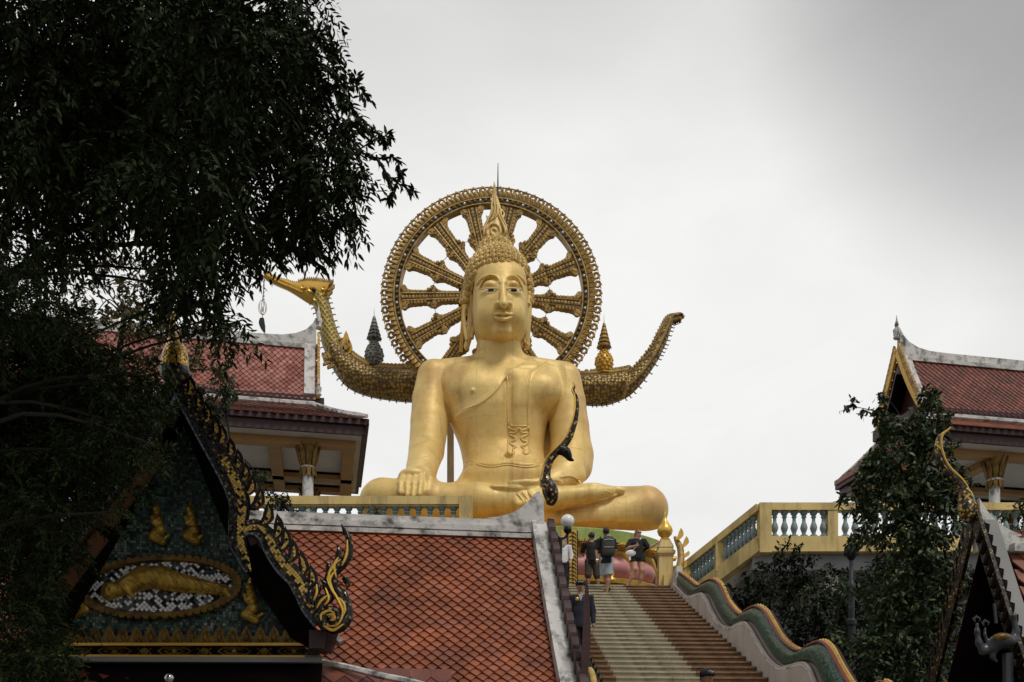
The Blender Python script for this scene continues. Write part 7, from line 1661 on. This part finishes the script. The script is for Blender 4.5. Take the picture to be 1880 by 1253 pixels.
def grow(T, blobs, twigs, leafn, mode, lsz, mt, trunk=None, seed=1, name='crown', wood=K['bark'], tw=.006, out_bias=.55, droopy=.5, limbs=True, m=None, wm=None):
    """blobs: (px,py,Y,rpx[,sy]) clumps of the crown; twigs start inside each clump and carry leaves to its surface"""
    global RNG; RNG = np.random.default_rng(seed); m = m or MB(); wm = wm or MB()
    for bi, b in enumerate(blobs):
        c = P(b[0], b[1], b[2]); r = M(b[3], b[2]); sy = b[4] if len(b) > 4 else 1.; dens = b[5] if len(b) > 5 else 1.
        n = max(3, int(twigs*dens*r*r*sy)); 
        o = unit(RNG.normal(size=(n, 3))); rad = RNG.uniform(.05, .75, n)**.6
        st = c+o*rad[:, None]*r*np.array([1, .9, sy]); dr = unit(o*out_bias+RNG.normal(size=(n, 3))*.35+np.array([0, 0, -droopy*.4])); L = r*RNG.uniform(.30, .55, n)
        L = np.minimum(L, .75)
        en = st+dr*L[:, None]+np.array([0, 0, -1.])*(L*droopy*.4)[:, None]
        for k in range(n):
            if k % 2 == 0: wm.tube([st[k], (st[k]+en[k])/2+[0, 0, .03*L[k]], en[k]], [tw, tw*.8, tw*.3], 3)
        for j in range(leafn):
            t = (j+.5)/leafn; t = t+RNG.uniform(-.4, .4, n)/leafn; t = np.clip(t, 0, 1.05); p = st+(en-st)*t[:, None]+np.array([0, 0, 1.])*(L*.1*4*t*(1-t))[:, None]
            d = unit(dr*.6+RNG.normal(size=(n, 3))*.55+np.array([0, 0, -droopy]))
            if mode == 'pinnate': pinnate(m, p, d, RNG.uniform(.7, 1.25, n)*lsz*2.9, 6, lsz, .37)
            elif mode == 'pinnate_big': pinnate(m, p, d, RNG.uniform(.8, 1.2, n)*lsz*2.6, 6, lsz, .34)
            else:
                for q in range(3): leaflets(m, p+RNG.normal(size=(n, 3))*lsz*.3, unit(d+RNG.normal(size=(n, 3))*.6), lsz, .5)
        if limbs and trunk is not None:
            tb = np.array(trunk[-1][:3]) if len(trunk) else c
            q = min(trunk, key=lambda t: np.linalg.norm(np.array(t[:3])-c)*(1+.4*(t[2] > c[2]))); a = np.array(q[:3])
            mid = (a+c)/2+np.array([0, 0, .12*np.linalg.norm(c-a)])+RNG.normal(size=3)*.05; L_ = np.linalg.norm(c-a); wm.tube(cat([a, mid, c], 4), np.linspace(min(.028, q[3]*.4), .006, 9), 5)
    o = m.out(name, mt, T); 
    if wm.n: wm.out('branches', wood, T)
    if trunk is not None:
        t = MB(); k = cat([q[:3] for q in trunk], 4); t.tube(k, cat([(q[3], 0) for q in trunk], 4)[:, 0], 9); t.out('trunk', wood, T, smooth=60)
    return o
def big_tree():
    base = P(-420, 1472, 8.6)-[0, 0, 1.6]
    T = thing('overhanging_tree', base, 'huge dark feathery leaved tree filling the upper left and left side', 'tree')
    trunk = [(base[0], 9.6, 0, .30), (base[0]-.1, 9.6, 1.8, .27), (base[0]+.0, 9.7, 3.8, .22), (base[0]+.3, 9.8, 6.0, .16), (base[0]+1.0, 9.9, 7.8, .11), (base[0]+2.2, 9.9, 8.8, .07), (base[0]+3.4, 9.8, 9.2, .04)]
    B = []
    # dense upper mass
    for px, py, r in ((40, 40, 150), (190, 30, 150), (340, 30, 140), (470, 40, 120), (60, 200, 150), (210, 190, 140), (350, 180, 140), (470, 170, 120), (40, 360, 140), (170, 320, 95), (330, 330, 130), (460, 290, 115), (530, 90, 66), (540, 200, 62), (410, 390, 95), (530, 330, 75), (490, 380, 48), (120, 120, 150), (270, 110, 150), (400, 100, 140), (110, 240, 130), (260, 260, 130)):
        B.append((px, py, 8.2+random.uniform(-.3, 1.6), r, .9, 1.0))
    # ragged outer sprays to the right
    for px, py, r in ((565, 20, 45), (585, 75, 40), (600, 130, 40), (610, 185, 40), (630, 240, 40), (650, 285, 38), (600, 300, 60), (590, 400, 55), (560, 395, 26), (530, 420, 20), (470, 415, 42), (640, 380, 18), (420, 460, 34), (380, 450, 60), (370, 535, 36), (400, 580, 16), (445, 588, 8), (340, 500, 45), (310, 550, 38)):
        B.append((px, py, 8.6+random.uniform(-.2, .5), r, .85, 1.25))
    # unseen crown clumps added above the picture to shade the gable
    for X, Y_, Z_, r_ in ((-6.5, 8.5, 10.9, 1.7), (-4.2, 7.6, 10.3, 1.6), (-2.6, 8.2, 10.7, 1.2), (-5.5, 5.6, 9.0, 1.7), (-3, 5, 8.4, 1.5), (-8, 6, 8.4, 1.8), (-7, 3.5, 7.2, 1.8), (-4, 3, 6.6, 1.5), (-1.5, 4.5, 8.2, 1.2)):
        B.append((CX+X/Y_*F, HZ-(Z_-EYE)/Y_*F, Y_, r_/Y_*F, .8, .55))
    # thin right-hand spray with separate leaf clusters
    global RNG; RNG = np.random.default_rng(11); m = MB(); wm = MB(); Y = 8.8; T_ = T
    for path in ([(590, 330), (640, 290), (690, 255), (716, 250)], [(620, 230), (660, 225), (690, 240), (708, 262)], [(640, 270), (690, 290), (725, 290), (735, 320)], [(690, 290), (715, 325), (745, 345), (762, 352)], [(700, 300), (720, 345), (715, 365)], [(600, 160), (625, 175), (632, 195)], [(570, 60), (600, 80), (608, 100)]):
        k = cat([P(x, y, Y+random.uniform(-.1, .1)) for x, y in path], 5); wm.tube(k, np.linspace(.011, .004, len(k)), 4)
        for i in range(2, len(k), 1):
            n = 4 if i < len(k)-2 else 6; p = np.repeat(k[i][None], n, 0); d = unit(np.repeat(unit(k[min(i+1, len(k)-1)]-k[i-1])[None], n, 0)*.5+RNG.normal(size=(n, 3))*.55+np.array([0, 0, -.45])); leaflets(m, p, d, .085, .42)
    # long drooping compound leaves pointing right
    for (x0, y0), (x1, y1) in (((560, 365), (660, 355)), ((560, 430), (665, 395)), ((520, 450), (590, 492)), ((490, 455), (512, 490)), ((540, 455), (608, 480))):
        a, b = P(x0, y0, Y-.1), P(x1, y1, Y-.1); k = cat([a, (a+b)/2+[0, 0, .06], b], 10); wm.tube(k, np.linspace(.010, .003, len(k)), 4)
        for i in range(3, len(k)):
            for s in (0, 1):
                p = k[i][None]; d = unit(np.array([[.22+.5*i/len(k), RNG.normal()*.2, -1.0+.5*i/len(k)*s]])); leaflets(m, p, d, .125*math.sin(.5+2.2*i/len(k))+.02, .34)
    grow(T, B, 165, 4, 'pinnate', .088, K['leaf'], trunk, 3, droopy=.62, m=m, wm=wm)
    # lower left curtain of foliage, nearer
    T2 = thing('feathery_tree', P(-260, 1472, 7.2)-[0, 0, 1.6], 'dark fine leaved tree hanging over the left of the mosaic gable', 'tree')
    b2 = P(-260, 1472, 7.2)-[0, 0, 1.6]; tr = [(b2[0], 7.2, 0, .16), (b2[0]-.05, 7.2, 1.4, .13), (b2[0]+.0, 7.3, 2.8, .10), (b2[0]+.15, 7.4, 4.0, .07), (b2[0]+.4, 7.4, 5.2, .04)]
    B = []
    for px, py, r in ((20, 560, 120), (40, 720, 120), (150, 740, 90), (60, 860, 130), (20, 1000, 110), (80, 950, 80), (0, 1140, 95), (40, 1080, 60), (220, 700, 60), (225, 780, 65), (150, 830, 70), (165, 890, 45), (115, 1000, 40), (265, 740, 50), (290, 820, 32), (200, 850, 35), (250, 880, 22), (40, 1250, 90), (205, 940, 22), (130, 1160, 30), (100, 1210, 50), (290, 690, 35)):
        B.append((px, py, 7.4+random.uniform(-.3, .9), r, .8, 1.15))
    B += [(60, 640, 110), (10, 800, 120), (100, 800, 110), (20, 920, 110), (80, 1040, 90), (20, 1230, 110), (130, 700, 80), (180, 760, 60)] and [(60, 640, 7.9, 110, .8, 1.2), (10, 800, 8, 120, .8, 1.2), (100, 800, 8, 110, .8, 1.2), (20, 920, 8, 110, .8, 1.2), (30, 1040, 8, 70, .8, 1.2), (10, 1230, 8, 90, .8, 1.2), (130, 700, 8, 80, .8, 1.2), (180, 760, 8, 60, .8, 1.2)]
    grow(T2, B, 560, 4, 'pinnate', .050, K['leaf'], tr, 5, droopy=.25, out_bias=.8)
    # yellowing thin tree further back, seen in the gap
    T3 = thing('yellowing_tree', P(180, 1472, 14.5)-[0, 0, 1.6], 'thin yellowing tree in the gap between dark foliage, left background', 'tree')
    b3 = P(180, 1472, 14.5)-[0, 0, 1.6]; tr = [(b3[0], 14.5, 0, .16), (b3[0], 14.5, 3, .13), (b3[0]+.15, 14.5, 5.6, .10), (b3[0]+.2, 14.5, 7.4, .07), (b3[0]+.4, 14.5, 8.8, .03)]
    B = [(150, 470, 14, 60, .9, .5), (220, 510, 14.5, 70, .9, .6), (180, 570, 14, 70, .9, .7), (260, 590, 14.5, 60, .9, .8), (130, 640, 14.2, 70, .9, .9), (240, 660, 14.5, 60, .9, .9), (330, 640, 14.6, 45, .9, .8), (380, 620, 14.8, 40, .9, .8), (300, 540, 14.6, 55, .9, .6), (70, 520, 14, 50, .9, .6), (350, 560, 14.6, 40, .9, .5), (400, 680, 14.5, 28, 1, .9)]
    B += [(60, 600, 14, 60, .9, 1), (100, 680, 14, 60, .9, 1), (200, 700, 14.3, 50, .9, 1), (300, 600, 14.6, 45, .9, 1), (350, 680, 14.7, 30, .9, 1)]
    grow(T3, B, 210, 5, 'simple', .085, K['leafold'], tr, 8, droopy=.35)
    T4 = thing('bushy_tree', P(425, 1472, 15.5)-[0, 0, 1.6], 'small green leafy top showing between the flame finials and the left hall', 'tree')
    b4 = P(425, 1472, 15.5)-[0, 0, 1.6]; tr = [(b4[0], 15.5, 0, .1), (b4[0], 15.5, 4, .08), (b4[0], 15.5, 7.2, .04)]
    grow(T4, [(415, 700, 15.5, 32, 1, 1.), (400, 735, 15.5, 35), (425, 720, 15.5, 22), (380, 770, 15.5, 30), (350, 720, 15.4, 25), (450, 880, 15.4, 28), (480, 885, 15.6, 20), (400, 830, 15.5, 30)], 260, 5, 'simple', .075, K['leafmid'], tr, 9, droopy=.3)
def right_trees():
    b = P(1690, 1472, 17)-[0, 0, 1.6]
    T = thing('small_tree', b, 'dense broad-leaved young tree standing before the right balustrade and hall', 'tree')
    tr = [(b[0], 17, 0, .12), (b[0]-.05, 17, 2.4, .10), (b[0], 17, 4.6, .075), (b[0]-.05, 17, 6.4, .05), (b[0]+.1, 17, 7.6, .03)]
    B = [(1705, 735, 17, 22, 1.3, 1.4), (1690, 790, 17, 45, 1, 1), (1640, 790, 17, 32, .9, 1.2), (1600, 760, 17, 16, .9, 1.2), (1720, 790, 17, 30, 1, 1.1), (1640, 850, 17, 55, .9, 1.1), (1700, 860, 17, 60), (1605, 865, 17, 28, .9, 1.2), (1580, 930, 17, 22, .7, 1.2), (1630, 930, 17, 60, .9, 1.1), (1700, 950, 17, 65), (1740, 900, 17, 40), (1595, 990, 17, 34, .7, .8), (1665, 1015, 17, 62), (1730, 1040, 17, 50), (1690, 1110, 17, 70), (1640, 1100, 17, 60), (1590, 905, 17, 20, .7, 1.1), (1730, 1140, 17, 45), (1660, 1190, 17, 70), (1590, 1190, 17, 55, 1, .7), (1700, 1250, 17, 60), (1590, 1250, 17, 70, 1, .7), (1560, 745, 17, 9, .8, 1.6), (1575, 880, 17, 14, .7, 1.3), (1625, 725, 17, 12, .8, 1.4), (1545, 920, 17, 9, .7, 1.4)]
    grow(T, B, 210, 5, 'simple', .125, K['leafmid'], tr, 21, droopy=.45)
    T = thing('round_shrub', P(1450, 1472, 21)-[0, 0, 1.6], 'dark leafy shrub tree in front of the grey wall, just right of the serpent rail', 'tree')
    b = P(1460, 1472, 21.5)-[0, 0, 1.6]; tr = [(b[0], 21.5, 0, .12), (b[0], 21.5, 3, .09), (b[0]+.1, 21.5, 5.4, .04)]
    B = [(1450, 1020, 21.5, 26), (1420, 1040, 21.5, 28), (1480, 1045, 21.5, 36), (1445, 1075, 21.5, 38), (1510, 1075, 21.5, 35), (1470, 1110, 21.5, 45), (1520, 1120, 21.3, 40), (1430, 1130, 21.3, 28), (1500, 1170, 21, 50), (1540, 1210, 21, 45), (1560, 1150, 21.4, 40), (1460, 1160, 21, 30), (1590, 1090, 21.6, 34), (1600, 1150, 21.5, 45), (1580, 1240, 21, 55), (1520, 1260, 21, 50)]
    B += [(1400, 1085, 22, 30), (1395, 1130, 22, 25), (1415, 1170, 21.5, 30), (1450, 1200, 21, 40), (1540, 1110, 22.3, 40), (1580, 1180, 22, 50), (1480, 1240, 20.5, 40), (1630, 1110, 22, 55), (1660, 1200, 22, 60), (1560, 1060, 22, 22), (1640, 1050, 22, 40), (1600, 1120, 21, 60), (1550, 1190, 20.8, 60), (1760, 1070, 22, 45), (1770, 1150, 22, 55), (1760, 1240, 22, 60), (1680, 1060, 22, 45)]
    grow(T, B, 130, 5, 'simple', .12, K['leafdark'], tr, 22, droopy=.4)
    T = thing('climbing_plant', P(1370, 1472, 22)-[0, 0, 1.6], 'broad-leaved dark plant climbing under the sloping yellow balustrade', 'plant')
    b = P(1375, 1472, 22.5)-[0, 0, 1.6]; tr = [(b[0], 22.5, 0, .06), (b[0], 22.5, 3, .05), (b[0], 22.5, 5, .02)]
    grow(T, [(1385, 1055, 22.5, 14), (1370, 1080, 22.5, 22), (1385, 1100, 22.5, 22), (1360, 1110, 22.5, 16), (1395, 1125, 22.2, 20), (1345, 1090, 22.6, 10)], 60, 4, 'simple', .2, K['leafdark'], tr, 23, droopy=.8)
    T = thing('fern_palm', P(1520, 1472, 19)-[0, 0, 1.6], 'feathery palm fronds above the lamp post foot among the right shrubs', 'plant')
    b = P(1530, 1472, 19.5)-[0, 0, 1.6]; tr = [(b[0], 19.5, 0, .06), (b[0], 19.5, 3, .05), (b[0], 19.5, 4.8, .03)]
    grow(T, [(1520, 1065, 19.5, 22, .6), (1545, 1085, 19.5, 20, .6), (1490, 1080, 19.5, 18, .6), (1520, 1150, 19.3, 25, .6)], 60, 3, 'pinnate_big', .12, K['leafmid'], tr, 24, droopy=.5)
    T = thing('background_foliage_tree', P(1850, 1472, 23)-[0, 0, 1.6], 'low dark tree beyond the right temple ridge, in front of the hall', 'tree')
    b = P(1850, 1472, 21)-[0, 0, 1.6]; tr = [(b[0], 21, 0, .1), (b[0], 21, 3, .08), (b[0], 21, 6.3, .05)]
    grow(T, [(1860, 950, 21, 22), (1885, 940, 21, 25), (1840, 965, 21, 16), (1890, 975, 21, 25)], 80, 5, 'simple', .12, K['leafmid'], tr, 25)
def potted():
    for i, (px, py, r, md, lb, mt) in enumerate(((690, 936, 15, 'simple', 'leafy pot plant behind the balusters below the statue knee', K['leafmid']), (566, 938, 12, 'pinnate_big', 'spiky fern behind the left end balusters', K['leafmid']), (510, 915, 26, 'simple', 'round leafy bush at the left end of the yellow balustrade', K['leafdark']), (540, 935, 16, 'simple', 'low bush between the flame finials and the first balusters', K['leafdark']))):
        c = P(px, py, 25.2 if i != 2 else 23.4); T = thing('potted_plant', (c[0], c[1], 8.02 if i != 2 else 7.9), lb, 'plant')
        k = c[1]/F; zb = 8.02; grow(T, [(px, py, c[1], r, .9, 1.), (px, py+r*.5, c[1], r*.8, .9, 1.)], 220, 4, md, .10 if md == 'simple' else .08, mt, None, 30+i, name='foliage', tw=.004)
        m = MB(); m.lathe([(.12, 0), (.17, .02), (.2, .22), (.22, .26)], (c[0], c[1], zb), 12); m.out('pot', K['iron'] if i % 2 else K['rafter'], T, smooth=40)
    for px, r_, mt, lb in ((740, 9, 'rafter', 'brown rounded jar behind the balusters'), (757, 6, 'pink', 'small pinkish pot behind the balusters')):
        c = P(px, 945, 25.0); m = MB(); m.lathe([(.08, 0), (.15, .1), (.17, .3), (.12, .48), (.09, .52), (.11, .6), (.10, .75)], (c[0], c[1], 8.02), 14); tag(m.out('jar', K[mt], None, smooth=50), lb, 'jar')
    c = P(754, 911, 32.0); m = MB(); m.lathe([(.10, 0), (.22, .05), (.24, .12), (.20, .14)], (c[0], c[1], c[2]-.12), 14); tag(m.out('offering_bowl', K['black'], None, smooth=50), 'small dark bowl resting at the fingertips of the statue on its knee', 'bowl')
big_tree(); right_trees(); potted()
